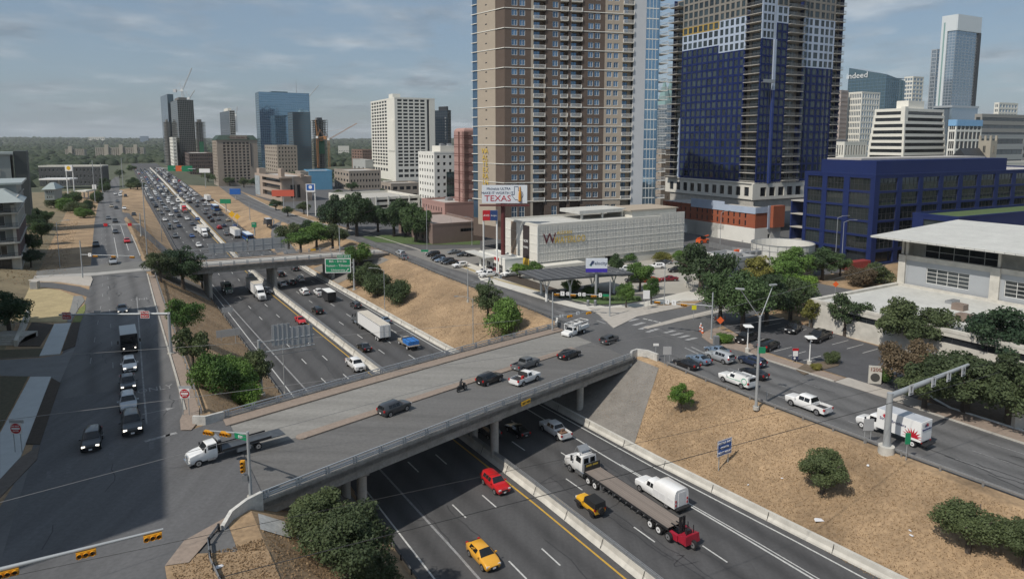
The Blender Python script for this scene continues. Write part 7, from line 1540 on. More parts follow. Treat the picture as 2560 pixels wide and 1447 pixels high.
q = MB(); q.box(W*.02,W*.14,2,8,H,H+5.5); q.box(W*.62,W*.74,-1,5,H,H+2.2); q.box(1,5,D-7,D-1,H,H+4); k.part('stair_tower', q, BT); k.roof(ROOFG, .9, .5, BT); q = MB(); k.fbox(q, 'l', D*.8, D*.99, .05, .2, 1, H-.5); k.part('mural', q, mat('mural_paint', (.30,.34,.36), rough=.7, var=.45, scale=.25))
q = MB(); q.hexa([(-2,-1.5,H-.3),(W*.35,-1.5,H-.3),(W*.35,D*.7,H-.3),(-2,D*.7,H-.3),(-2,-1.5,H+.5),(W*.35,-1.5,H+.5),(W*.35,D*.7,H+.5),(-2,D*.7,H+.5)]); k.part('roof_slab', q, BT)
# white hotel tower
w_ = Bd('white_hotel_tower', 'tall white hotel tower with gridded dark windows', 988, 590, 929, 1088, 63, 6., 247)
W, D, H = w_.W, w_.D, w_.H; fh = (H-12)/20; zs = [(12+fh*i+.7, 12+fh*i+fh-.45) for i in range(20)]; us = even(2, W*.76, 5, .78); ul = even(D*.30, D*.98, 6, .74); q = MB(); w_.grid(q, 'f', 0, W*.80, 0, H, us, [(3,5.5),(7.5,10)]+zs, .6); w_.grid(q, 'f', W*.86, W, 0, H, [], [], .6); w_.grid(q, 'l', .6, D, 0, H, ul, [(7.5,10)]+zs, .6); q.box(W-.6,W,.6,D,0,H); q.box(.6,W-.6,D-.6,D,0,H); w_.part('wall', q, CW)
w_.wins('f', us, [(3,5.5),(7.5,10)]+zs, GL_DARK, DKM, .4, 2, 1, .1); w_.wins('l', ul, [(7.5,10)]+zs, GL_DARK, DKM, .4, 2, 1, .1); q = MB(); w_.fbox(q, 'f', W*.80, W*.86, -.8, -.5, 10, H); w_.part('dark_strip', q, DKM); w_.roof(ROOFW, 1.2, .6, CW)
q = MB(); w_.fbox(q, 'l', D*.02, D*.26, -.1, .5, 26, H-18); w_.part('blank_pier', q, CW); q = MB(); q.box(2,9,D*.15,D*.3,H,H+5); q.box(W*.15,W*.45,D*.3,D*.6,H,H+2.4); q.box(W*.6,W*.9,D*.2,D*.5,H,H+2); w_.part('roof_plant', q, CW)
g3 = Bd('dark_glass_hotel', 'slim dark glass hotel tower behind the white hotel tower', 1120, 700, 1080, 1128, 40, 6., 276); curtain(g3, 'l', 0, g3.D, 0, g3.H, 9, 24, glass('navy_glass', (.03,.05,.075), .05, .4, .8, .3), DKM, .2, .4); curtain(g3, 'f', 0, g3.W, 0, g3.H, 3, 24, GL_DARK, DKM, .2, .4); q = MB().box(.3,g3.W,.3,g3.D,g3.H-.4,g3.H-.1); q.box(1,g3.W*.6,2,g3.D*.6,g3.H,g3.H+4); g3.part('roof', q, DKM)
for i, ch in enumerate('MARRIOTT'): lettering(g3.root, ch, mat('sign_grey', (.4,.4,.4), rough=.5, var=.03), 2.6, (-.35, g3.D*.13, g3.H-8-i*3.0), (R(90),0,-R(90)))
# white office with green glass, mauve tower
wo = simple('white_office', 'white office block with small square windows and green glass corner', 1085, 315, 1045, 1150, 384, STUCW, GL_DARK, FRAME_D, 61, 6., 9, 4, 6, .42, .42)
q = MB(); wo.fbox(q, 'f', wo.W*.46, wo.W, .02, .3, 2, wo.H*.70); wo.part('green_glazing', q, GL_GREEN); m = MB()
for i in range(7): wo.fbox(m, 'f', wo.W*.46, wo.W, .3, .36, 2+i*(wo.H*.7-2)/7-.15, 2+i*(wo.H*.7-2)/7+.15)
for i in range(6): wo.fbox(m, 'f', wo.W*(.46+.09*i)-.06, wo.W*(.46+.09*i)+.06, .3, .34, 2, wo.H*.7)
wo.part('mullion', m, FRAME_D); q = MB().box(wo.W*.3,wo.W*.95,2,wo.D*.6,wo.H,wo.H+3.5); wo.part('penthouse', q, CW); roof_units(wo, 3, wo.W*.4, wo.W*.8, 3, wo.D*.5, wo.H+3.5, 3, .7)
mt = Bd('mauve_brick_tower', 'mauve brick tower with dark horizontal stripes and rounded top', 1160, 270, 1135, 1215, 61, 6., 320)
W, D, H = mt.W, mt.D, mt.H; q = MB(); mt.fbox(q,'l',.0,D*.42,-2,0,0,H-1.5); mt.fbox(q,'l',D*.58,D,-2,0,0,H-1.5); mt.fbox(q,'f',0,W,-2,0,0,H-1.5); q.box(W-.5,W,2,D,0,H-1.5); q.box(2,W-.5,D-.5,D,0,H-1.5); mt.part('wall', q, MAUVE); q = MB(); mt.fbox(q,'l',D*.42,D*.58,-2.5,-1.2,0,H-2.5); mt.part('recess', q, MAUVED)
m = MB(); n = int(H/3.6)
for i in range(1, n):
    for dz in (0,.9): mt.fbox(m,'l',-.05,D+.05,0,.10,i*3.6+dz,i*3.6+dz+.22); mt.fbox(m,'f',-.05,W,0,.10,i*3.6+dz,i*3.6+dz+.22)
mt.part('stripe', m, MAUVED); q = MB(); 
for i in range(6):
    a0, a1 = math.pi/2*i/6, math.pi/2*(i+1)/6; f = lambda a: (3*(1-math.sin(a)) , 3*math.cos(a))
    x0 = 1.5*(1-math.cos(a0)); x1 = 1.5*(1-math.cos(a1)); z0 = 1.5*math.sin(a0); z1 = 1.5*math.sin(a1); q.hexa([(x0,x0,H-1.5+z0),(W-x0,x0,H-1.5+z0),(W-x0,D-x0,H-1.5+z0),(x0,D-x0,H-1.5+z0),(x1,x1,H-1.5+z1),(W-x1,x1,H-1.5+z1),(W-x1,D-x1,H-1.5+z1),(x1,D-x1,H-1.5+z1)])
mt.part('rounded_top', q, MAUVE)
lm = Bd('mauve_lowrise', 'low mauve brick building with roof terrace before the mauve tower', 1110, 262, 1052, 1200, 61, 6., 512); W, D, H = lm.W, lm.D, lm.H; us = even(2,D-1,8,.3); q = MB(); lm.grid(q,'l',.4,D,0,H,us,[(H-3,H-1.4)],.4); lm.grid(q,'f',0,W,0,H,[],[],.4); q.box(W-.4,W,.4,D,0,H); q.box(.4,W-.4,D-.4,D,0,H); lm.part('wall', q, MAUVE); lm.wins('l',us,[(H-3,H-1.4)],GL_DARK,FRAME_D,.2); lm.roof(ROOFG,.8,.4,MAUVE); roof_units(lm,3,2,W-2,3,D-3,H,5,.8)
bl = Bd('brown_lowrise', 'brown brick low building with sloping terrace behind the oaks', 1078, 226, 992, 1205, 61, 6., 566); W, D, H = bl.W, bl.D, bl.H; BRK = mat('brown_mauve_brick', (.20,.145,.125), rough=.9, var=.08, scale=.5); q = MB(); bl.grid(q,'f',0,W,0,H,[(W*.55,W*.95)],[(H-2.6,H-1.4)],.5); bl.grid(q,'l',.5,D,0,H,even(3,D-2,7,.5),[(.8,2.4)],.5); q.box(W-.5,W,.5,D,0,H); q.box(.5,W-.5,D-.5,D,0,H); bl.part('wall', q, BRK); bl.wins('f',[(W*.55,W*.95)],[(H-2.6,H-1.4)],GL_DARK,FRAME_D,.3,6,1); bl.wins('l',even(3,D-2,7,.5),[(.8,2.4)],GL_DARK,FRAME_D,.3); bl.roof(mat('terrace_tiles', (.34,.28,.25), rough=.9, var=.1), .8, .4, BRK)
for i in range(14): q = MB(); q.box(.2,.9,2+i*(D-3)/14,2.7+i*(D-3)/14,H+.6,H+1.3); bl.part('planter_post', q, CONC_L)
# white parking deck, small offices, low roofs
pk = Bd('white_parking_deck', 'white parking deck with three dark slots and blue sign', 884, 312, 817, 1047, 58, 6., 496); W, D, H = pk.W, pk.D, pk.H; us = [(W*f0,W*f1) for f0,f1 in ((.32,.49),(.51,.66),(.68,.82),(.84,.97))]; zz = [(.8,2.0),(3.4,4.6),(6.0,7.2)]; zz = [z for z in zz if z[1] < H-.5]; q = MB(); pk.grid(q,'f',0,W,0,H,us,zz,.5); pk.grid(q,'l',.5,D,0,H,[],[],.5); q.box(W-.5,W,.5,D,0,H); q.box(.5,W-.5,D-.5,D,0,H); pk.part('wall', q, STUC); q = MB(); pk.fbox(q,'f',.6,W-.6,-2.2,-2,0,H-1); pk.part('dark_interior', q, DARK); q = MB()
for f in (.31,.50,.67,.83): pk.fbox(q,'f',W*f-.3,W*f+.3,0,.25,0,H+.4)
pk.part('pier', q, STUCW); q = MB(); q.box(.5,W-.5,.5,D-.5,H-1.4,H-1.1); pk.part('deck', q, CONC); q = MB(); pk.fbox(q,'l',1,3.5,.05,.3,2,H); pk.part('blue_sign', q, mat('sign_blue', (.02,.10,.38), rough=.5, var=.04))
simple('tan_office', 'small tan two-storey office beside the white parking deck', 975, 400, 950, 1046, 462, BEIGE, GL_DARK, FRAME_D, 61, 6., 2, 4, 3, .7, .45)
simple('low_beige_building', 'long low beige building before the white hotel tower', 870, 480, 833, 950, 430, BEIGE, GL_DARK, FRAME_D, 61, 6., 3, 10, 5, .5, .4)
simple('red_brick_block', 'reddish brick block left of the white hotel tower', 905, 800, 878, 935, 376, mat('dull_red_brick', (.22,.14,.11), rough=.9, var=.1), GL_DARK, FRAME_D, 61, 6., 7, 7, 4, .5, .45)
simple('grey_plant_building', 'pale grey windowless building beside the reddish brick block', 912, 650, 880, 932, 402, mat('pale_grey_block', (.40,.41,.40), rough=.85, var=.06), GL_DARK, FRAME_D, 61, 6., 1, 5, 3, .3, .2)
simple('blue_shed', 'low building with bright blue wall behind the brutalist block', 770, 480, 757, 828, 430, mat('blue_wall', (.10,.27,.42), rough=.7, var=.06), GL_DARK, FRAME_D, 66, 6., 1, 3, 1, .2, .2, side=('l',))
simple('wide_beige_shop', 'low wide roof between trees before the parking deck', 985, 440, 955, 1010, 460, STUC, GL_DARK, FRAME_D, 61, 6., 1, 5, 2, .6, .4)
# ---- towers under construction at the left
a1 = Bd('teal_glass_tower', 'teal glass tower rising behind the dark unfinished tower at left', 425, 850, 408, 440, 56, 6., 236); curtain(a1,'f',0,a1.W,0,a1.H,5,40,GL_TEAL,FRAME_D,.2,.4); curtain(a1,'l',.4,a1.D,0,a1.H,5,40,GL_STEEL,FRAME_D,.2,.4); q = MB().box(.3,a1.W,.3,a1.D,a1.H-.4,a1.H-.1); a1.part('roof', q, DKM)
a2 = Bd('unfinished_dark_tower', 'dark unfinished tower topped by white cranes', 449, 780, 432, 489, 57, 6., 250); W, D, H = a2.W, a2.D, a2.H
GLU = glass('unfinished_glass', (.03,.045,.045), .1, .3, .6, .2); curtain(a2,'f',0,W,0,H,9,36,GLU,CONS,.5,.55); curtain(a2,'l',.4,D,0,H,4,36,GLU,CONS,.5,.5); q = MB(); q.box(.3,W,.3,D,H-.5,H-.1); q.box(W*.1,W*.6,1,D*.6,H,H+3); a2.part('roof', q, CONS)
def frame_tower(name, label, xc, Y, xl, xr, ytop, nf, az=61, zg=6., mesh=None):
    f = Bd(name, label, xc, Y, xl, xr, az, zg, ytop); W, D, H = f.W, f.D, f.H
    for i in range(nf+1): q = MB().box(-.5, W+.5, -.5, D+.5, H*i/nf-.3, H*i/nf); f.part('floor_slab', q, CONC_D)
    q = MB()
    for i in range(5):
        for j in range(4): x, y = W*i/4, D*j/3; q.box(max(0,x-.4), min(W,x+.4), max(0,y-.4), min(D,y+.4), 0, H)
    f.part('column_grid', q, CONC_D); q = MB().box(W*.3,W*.7,D*.3,D*.7,0,H+3); f.part('core', q, CONS)
    if mesh: q = MB(); f.fbox(q,'f',W*.2,W*.7,.6,.65,H*.35,H*.6); f.part('safety_net', q, mesh)
    return f
NETG = mat('green_net', (.03,.16,.08), rough=.8, var=.2, scale=1)
frame_tower('concrete_frame', 'bare concrete frame with green netting right of the dark unfinished tower', 493, 780, 486, 515, 305, 14, 57, 6., NETG); frame_tower('concrete_frame', 'low bare concrete frame in front of the teal glass tower', 418, 830, 411, 428, 305, 16, 55)
simple('white_slim_tower', 'narrow white building at the foot of the dark unfinished tower', 432, 740, 424, 441, 345, CW, GL_DARK, FRAME_D, 61, 6., 10, 3, 3, .5, .5)
simple('brick_apartments', 'brown brick apartment block below the unfinished towers', 470, 690, 455, 530, 385, mat('dark_brick', (.115,.085,.075), rough=.9, var=.1), GL_DARK, FRAME_D, 61, 6., 6, 12, 6, .5, .5)
s2 = Bd('slim_dark_tower', 'slim dark tower with pale balconies behind the beige hotel', 577, 900, 553, 590, 58, 6., 277); curtain(s2,'l',.0,s2.D,0,s2.H,8,26,glass('slim_navy_glass', (.02,.03,.045), .05, .3, .7, .2),DKM,.3,.4); curtain(s2,'f',0,s2.W,0,s2.H,3,26,GL_DARK,CONC_L,.3,.9,CONC_L,.8); q = MB().box(.3,s2.W,.3,s2.D,s2.H-.4,s2.H-.1); q.box(s2.W*.1,s2.W*.8,s2.D*.2,s2.D*.6,s2.H,s2.H+4); s2.part('roof', q, CW)
cf = frame_tower('concrete_frame', 'round-cornered tower frame behind the orange crane', 790, 760, 778, 820, 300, 22, 66, 6., NETG)
crane('white luffing crane on top of the dark unfinished tower', 457, 790, 246, 228, (481,171), 1, CRN_W); crane('smaller white crane behind the dark unfinished tower', 473, 820, 252, 248, (487,227), 1, CRN_W)
crane('orange crane with pale jib beside the round-cornered frame', 824, 760, 420, 350, (895,309), 1, CRN_O); crane('orange mast crane standing in front of the round-cornered frame', 796, 735, 420, 345, (790,300), 1, CRN_O); crane('white crane jib rising behind the blue mirror-glass tower', 770, 900, 300, 248, (799,214), 1, CRN_W); crane('small crane behind the slim dark tower', 592, 950, 330, 290, (596,266), 1, CRN_W)
# far slabs on the left horizon
for lab, xc, xl, xr, yt, n in (('short pale apartment slab far away at the left',160,147,208,374,10),('long pale apartment slab far away at the left with stair towers',236,223,357,370,22)):
    s_ = simple('apartment_slab', lab, xc, 1250, xl, xr, yt, mat('slab_concrete', (.36,.33,.28), rough=.85, var=.06), GL_DARK, BEIGE, 75, 8., 9, n, 3, .6, .5)
    q = MB()
    for i in range(3 if n > 12 else 1): x = s_.W*(.2+.3*i); q.box(x,x+6,-2.2,4,0,s_.H+6)
    s_.part('stair_tower', q, mat('slab_stair', (.42,.38,.31), rough=.85, var=.05))
simple('far_complex', 'low pale complex on the horizon at the left', 222, 4200, 205, 262, 343, STUC, GL_DARK, STUC, 80, 30., 2, 8, 2, .5, .4); simple('far_tower', 'small blue block on the horizon', 350, 4000, 346, 370, 341, mat('hazy_blue_block', (.16,.22,.30), rough=.6, var=.05), GL_DARK, STUC, 80, 30., 4, 4, 2, .5, .4)
simple('far_shed', 'white sheds among trees beyond the crane at centre', 845, 1500, 838, 872, 366, STUC, GL_DARK, STUC, 75, 8., 1, 6, 2, .3, .12)
# ================================================================ skyline right of the blue tower
wt = Bd('white_stepped_building', 'white stepped office building with dark ribbon windows', 2262, 420, 2165, 2372, 60, 6., 270); W, D, H = wt.W, wt.D, wt.H; nf = 14; fh = H/nf; q = MB(); gl = MB()
for i in range(nf):
    st_ = max(0, i-7)*.3+(1.0 if i > 5 else 0); z0 = fh*i; q.box(st_, W-st_, st_, D-st_, z0+fh*.55, z0+fh)
    q.box(st_+W*.0, st_+1.2, st_, st_+1.2, z0, z0+fh*.55); q.box(W-st_-1.2, W-st_, st_, st_+1.2, z0, z0+fh*.55); q.box(st_, st_+1.2, D-st_-1.2, D-st_, z0, z0+fh*.55)
    if i < 6:
        for f in (.25,.5,.75): q.box(st_,st_+.5,D*f-2,D*f+2,z0,z0+fh*.55); 
        q.box(st_,W*.12,st_,st_+.5,z0,z0+fh*.55); q.box(W*.8,W-st_,st_,st_+.5,z0,z0+fh*.55)
    g_ = MB(); g_.box(st_+.5, W-st_-.5, st_+.5, D-st_-.5, z0, z0+fh*.55); wt.part('ribbon_window', g_, GL_DARK)
wt.part('spandrel_wall', q, CW); q = MB(); q.box(W*.2,W*.55,D*.2,D*.5,H,H+5); q.box(W*.05,W*.12,D*.1,D*.2,H-8,H+1); wt.part('roof_plant', q, CW)
simple('white_slim_office', 'slim white and glass office left of the white stepped building', 2148, 520, 2115, 2193, 232, CW, GL_STEEL, FRAME_W, 62, 6., 16, 7, 7, .7, .7); simple('white_low_block', 'low white ribbed block before the slim white office', 2112, 410, 2090, 2168, 358, CW, GL_DARK, FRAME_D, 62, 6., 4, 8, 3, .4, .7)
ind = Bd('slanted_glass_tower', 'blue glass tower with slanted top and white lettering', 2205, 620, 2112, 2252, 62, 6., 186); W, D, H = ind.W, ind.D, ind.H; q = MB(); q.hexa([(0,0,0),(W,0,0),(W,D,0),(0,D,0),(0,0,H),(W,0,H-5),(W,D,H+9),(0,D,H+9)]); ind.part('glazing', q, GL_TEAL); m = MB()
for i in range(30): z = i*H/30; m.box(-.1,W+.1,-.1,D+.1,z,z+.35)
for i in range(11): ind.fbox(m,'l',D*i/10-.15,D*i/10+.15,0,.2,0,H); ind.fbox(m,'f',max(0,W*i/10-.15),W*i/10+.15,0,.2,0,H-5)
ind.part('mullion', m, MATS['mullion_blue']); lettering(ind.root, 'indeed', mat('sign_white', (.8,.8,.8), rough=.5, var=.03), 7.5, (-.6,D*.76,H+1), (R(90),0,-R(90)), sx=1.1)
simple('white_balcony_tower', 'distant white balcony tower right of the slanted glass tower', 2272, 700, 2250, 2298, 193, CW, GL_STEEL, FRAME_W, 62, 6., 24, 3, 3, .8, .6)
it = Bd('silver_tower', 'tallest silver tower on the right with white fin', 2370, 620, 2332, 2428, 62, 6., 36); W, D, H = it.W, it.D, it.H; SIL = mat('silver_panel', (.46,.49,.52), rough=.35, metal=.3, var=.06)
curtain(it,'f',0,W,0,H-14,7,50,GL_STEEL,SIL,.3,.35); curtain(it,'l',.4,D,0,H-14,5,50,GL_STEEL,SIL,.3,.35); q = MB(); it.fbox(q,'l',D*.55,D*.95,0,1.0,0,H); it.fbox(q,'f',-.5,W,-.4,.8,H-14,H); it.fbox(q,'l',0,D*.55,-.4,.9,H-14,H); it.part('white_fin', q, mat('fin_white', (.62,.66,.68), rough=.5, var=.04)); q = MB(); it.fbox(q,'l',D*.70,D*.80,1.0,1.1,0,H-6); it.part('fin_glazing', q, glass('mint_glass', (.25,.38,.36), .1, .1, .8, .2)); q = MB(); it.fbox(q,'f',W*.90,W,.0,1.2,H*.45,H-14); it.part('dark_balcony_strip', q, DKM); q = MB(); it.fbox(q,'f',-2,W+2,-.5,2.5,0,H*.44); it.fbox(q,'l',0,D,-.5,2,0,H*.44); it.part('lower_block', q, GL_STEEL); q = MB(); q.box(-3,W+3,-3,D,H*.44,H*.44+2); q.box(.4,W,.4,D,H-14,H-1); it.part('setback_slab', q, SIL)
simple('silver_tower_annex', 'silver glass tower peeking out left of the tallest tower', 2326, 660, 2312, 2350, 125, SIL, GL_STEEL, SIL, 62, 6., 34, 3, 3, .85, .8)
gb = simple('white_grid_office', 'dark glass office with white grid frame and pale blue top', 2388, 360, 2368, 2452, 303, STUCW, GL_DARK, FRAME_D, 63, 6., 9, 6, 3, .8, .78); q = MB(); gb.fbox(q,'f',0,gb.W,.02,.3,gb.H-2.5,gb.H+.8); gb.fbox(q,'l',0,gb.D,.02,.3,gb.H-2.5,gb.H+.8); gb.part('blue_fascia', q, mat('fascia_blue', (.22,.42,.66), rough=.6, var=.05))
gr2 = simple('grey_ribbon_office', 'grey ribbon-windowed office at the right edge of the skyline', 2450, 420, 2432, 2640, 288, mat('warm_grey_panel', (.30,.29,.27), rough=.7, var=.06), GL_GREY, FRAME_D, 63, 6., 11, 12, 3, .7, .5, band=True); simple('grey_ribbon_annex', 'lower grey ribbon-windowed wing before the right edge office', 2420, 390, 2402, 2560, 340, mat('cool_grey_panel', (.34,.35,.35), rough=.7, var=.06), GL_GREY, FRAME_D, 63, 6., 6, 10, 3, .7, .5, band=True); simple('white_rooftop_tower', 'white topped block behind the right edge office', 2490, 520, 2478, 2537, 259, CW, GL_STEEL, FRAME_W, 63, 6., 18, 6, 2, .8, .6)
simple('pinkish_tower', 'pinkish gridded tower behind the blue tower edge', 2096, 520, 2078, 2114, 228, mat('pinkish_stone', (.42,.35,.32), rough=.8, var=.05), GL_DARK, FRAME_D, 55, 6., 22, 6, 3, .55, .5); simple('dull_block', 'dull grey block below the pinkish tower', 2090, 420, 2074, 2116, 352, mat('dull_grey', (.25,.25,.26), rough=.8, var=.08), GL_DARK, FRAME_D, 62, 6., 5, 6, 3, .6, .5)
fr = Bd('crown_glass_tower', 'distant glass tower with pointed green crown seen between the two high-rises', 1660, 560, 1640, 1690, 62, 6., 262); W, D, H = fr.W, fr.D, fr.H; curtain(fr,'l',0,D,0,H,5,30,GL_STEEL,SIL,.3,.4); curtain(fr,'f',0,W,0,H,4,30,GL_STEEL,SIL,.3,.4); q = MB(); MG = glass('mint_crown', (.28,.42,.40), .15, .1, .7, .2)
for x0, x1 in ((0,W*.5),(W*.5,W)): q.hexa([(x0,0,H),(x1,0,H),(x1,D,H),(x0,D,H),((x0+x1)/2-.3,D*.45,H+20),((x0+x1)/2+.3,D*.45,H+20),((x0+x1)/2+.3,D*.55,H+20),((x0+x1)/2-.3,D*.55,H+20)])
fr.part('crown', q, MG)
simple('beige_backdrop_block', 'plain beige block between the two high-rises', 1655, 300, 1635, 1690, 378, BEIGE, GL_DARK, FRAME_D, 62, 6., 8, 3, 2, .2, .3)
# church
ch = Bd('church', 'small stone church with square tower and steep dark roof at the right', 2478, 320, 2455, 2515, 62, 6., 352, cat='church'); W, D, H = ch.W, ch.D, ch.H; STN = mat('limestone', (.36,.33,.27), rough=.9, var=.1); q = MB(); q.box(0,5.5,0,5.5,0,H); 
for x, y in ((0,0),(4.7,0),(0,4.7),(4.7,4.7)): q.box(x,x+.8,y,y+.8,H,H+2.4)
ch.part('tower', q, STN); q = MB(); q.box(-16,0,1,9,0,H-9); ch.part('nave', q, STN); q = MB(); q.add([(-16.5,.5,H-9),(0,.5,H-9),(0,9.5,H-9),(-16.5,9.5,H-9),(-16.5,5,H-3.5),(0,5,H-3.5)], [(0,1,5,4),(2,3,4,5),(0,4,3),(1,2,5)]); ch.part('roof', q, DKM); put('window', win_mesh(1.4,3.4,GL_DARK,STN,2,1,.15), ch.root, (2.7,-.1,H-4)); put('window', win_mesh(1.4,3.4,GL_DARK,STN,2,1,.15), ch.root, (-.1,2.7,H-4), -R(90))
simple('pale_low_block', 'pale low block at the right edge behind the blue office', 2420, 290, 2385, 2600, 412, STUC, GL_DARK, FRAME_D, 63, 6., 2, 10, 2, .4, .4)
# ================================================================ left side buildings
SID = mat('grey_green_metal', (.30,.33,.32), rough=.5, metal=.2, var=.06); DBR = mat('plum_brick', (.12,.085,.085), rough=.9, var=.1); LST = mat('pale_stone', (.42,.41,.37), rough=.9, var=.14, scale=.6)
G0 = on_ground(56,674)
ap = Bd('apartment_house', 'stepped apartment house with balconies and metal roofs at the left edge', 0, 0, az=56.5, zg=G0.z-.5, H=17, W=6, D=34, origin=(G0.x, G0.y))
def apt():
    b = ap; H = 17.5; q = MB(); b.W = 30; fh = 3.6
    # corner bay with balconies faces the camera (front), flank runs back along the hill
    us = [(1.0,1.0)]
    q = MB(); zs = [(3.9+fh*i+.5, 3.9+fh*i+2.7) for i in range(4)]; flank = even(1.5, 33, 13, .45)
    for z0, z1, m, nm in ((0,3.9,LST,'stone_base'),(3.9,11.3,DBR,'wall'),(11.3,H,SID,'upper_wall')):
        q = MB(); zz = [z for z in zs if z[0] >= z0 and z[1] <= z1+.4]; b.W = 0; b.grid(q, 'r', 0, 34, z0, z1, flank, zz, .5); b.part(nm, q, m)
    b.wins('r', flank, zs, GL_DARK, FRAME_D, .25, 2, 1, .08)
    q = MB()
    for i in range(5): b.fbox(q, 'r', -.3, 34, 0, .25, 3.9+fh*i-.2, 3.9+fh*i+.1)
    b.part('string_course', q, LST); b.W = 30
    q = MB(); q.box(-30,-.5,.2,.6,0,3.9); b.part('front_wall', q, LST); q = MB().box(-30,-7.5,.2,.6,3.9,H); b.part('front_wall', q, LST); q = MB().box(-1.2,-.5,.0,.6,3.9,H-1); b.part('corner_pier', q, LST); q = MB().box(-30,-.5,33.5,34,0,H); b.part('rear_wall', q, LST)
    q = MB(); q.box(-7.5,-.6,2.2,2.5,3.9,H-.5); b.part('recess_wall', q, SID)
    for i in range(4):
        z = 3.9+fh*i; q = MB(); q.box(-7.5,.1,-1.0,2.2,z-.35,z+.05); o = b.part('balcony', q, LST); r_ = MB(); r_.box(-7.5,.05,-.95,-.9,z+1.0,z+1.08)
        for k in range(26): r_.box(-7.5+k*.29,-7.46+k*.29,-.94,-.91,z,z+1.0)
        r_.build('railing', FRAME_D, o); put('balcony_door', win_mesh(2.6,2.5,GL_GREY,FRAME_W,2,1,.08), b.root, (-4,2.1,z+1.4))
    q = MB(); q.hexa([(-9,-3.0,H-.2),(1.6,-3.0,H-.2),(1.6,14,H-.2),(-9,14,H-.2),(-9,3,H+2.6),(-2.5,3,H+2.6),(-2.5,11,H+2.6),(-9,11,H+2.6)]); b.part('metal_roof', q, mat('standing_seam', (.40,.44,.42), rough=.45, metal=.3, var=.06)); q = MB(); q.box(-30,-.3,10,34,H,H+3.4); b.part('penthouse', q, SID); q = MB(); q.box(-31,1,9,35,H+3.4,H+3.9); b.part('metal_roof', q, MATS['standing_seam'])
    put('window', win_mesh(4.2,2.8,GL_DARK,FRAME_D,2,2,.1), b.root, (-4,.1,1.9))
apt()
dk = Bd('dark_apartment_block', 'dark green-grey apartment block behind the stepped apartment house', 30, 235, None, 62, 57, 12., 378); W, D, H = dk.W, dk.D, dk.H; DG = mat('dark_green_grey', (.055,.066,.066), rough=.7, var=.08); us = even(1,D,8,.5); q = MB(); q.box(0,W,0,D,0,H); dk.part('wall', q, DG); q = MB(); q.box(-22,-1,-.3,D,H*.55,H-1.2); dk.part('pale_wing', q, SID); q = MB(); q.box(-24,0,-1,D,H-1.2,H-.4); dk.part('wing_roof', q, MATS['standing_seam'])
for i in range(3): put('window', win_mesh(4,2.6,GL_DARK,FRAME_W,3,1,.1), dk.root, (-6-i*6,-.5,H*.72))
lb = simple('long_dark_building', 'long dark apartment building with pale roof line beyond the left hill', 90, 490, 84, 250, 418, mat('charcoal_panel', (.065,.068,.072), rough=.7, var=.1), GL_GREY, FRAME_W, 76, 8., 3, 16, 2, .4, .45, par=1.0, wl=STUC)
sh = simple('small_metal_house', 'small house with pale metal hip roof beside the left hill', 100, 330, 86, 124, 474, SID, GL_DARK, FRAME_W, 70, 12., 2, 3, 2, .5, .4, par=0); W, D, H = sh.W, sh.D, sh.H; q = MB(); q.hexa([(-1,-1,H),(W+1,-1,H),(W+1,D+1,H),(-1,D+1,H),(W*.3,D*.4,H+3),(W*.7,D*.4,H+3),(W*.7,D*.6,H+3),(W*.3,D*.6,H+3)]); sh.part('hip_roof', q, MATS['standing_seam'])
def canopy(label, x0, x1, y, Y, h, m):
    a = PD(x0, y, Y); b_ = PD(x1, y, Y); root = thing('fuel_canopy', label, 'canopy', (a.x, a.y, a.z-h), .15); L = b_.x-a.x; MB().box(0,L,-5,5,h-.8,h).build('roof', m, root)
    for x in (L*.15,L*.5,L*.85): MB().box(x-.25,x+.25,-.25,.25,0,h-.8).build('column', STEEL, root)
canopy('white fuel station canopy beyond the left hill', 108, 178, 446, 400, 5.5, WHITE); canopy('small pale station roof beside the far left road', 195, 222, 476, 400, 4.5, STUC)
# stair wall and rail at left edge
st_w = thing('stair', 'concrete stair with side wall and metal rail at the left edge', 'stair', P(40,850,9)); q = MB(); 
def lp(x, y, z): return P(x, y, z)-st_w.location
wall_ = MB(); a, c_ = lp(72,795,9), lp(40,866,9); wall_.hexa([a+Vector((-.3,0,0)),a+Vector((.3,0,0)),c_+Vector((.3,0,0)),c_+Vector((-.3,0,0)),a+Vector((-.3,0,1.6)),a+Vector((.3,0,1.6)),c_+Vector((.3,0,1.0)),c_+Vector((-.3,0,1.0))]); wall_.build('side_wall', CONC_L, st_w)
for i in range(6): z = .15+i*.16; y_ = c_.y+.5+i*.4; MB().box(c_.x-6,c_.x-.4,y_,y_+3,0,z).build('step', CONC, st_w)
rl_ = MB(); e0 = lp(0,820,9); e1 = lp(50,815,9)
for h in (.5,1.0): rl_.bar(e0+Vector((0,0,h)), e1+Vector((0,0,h)), .06)
for i in range(8): p_ = e0.lerp(e1,i/7); rl_.bar(p_, p_+Vector((0,0,1.0)), .05)
rl_.build('handrail', STEEL, st_w)
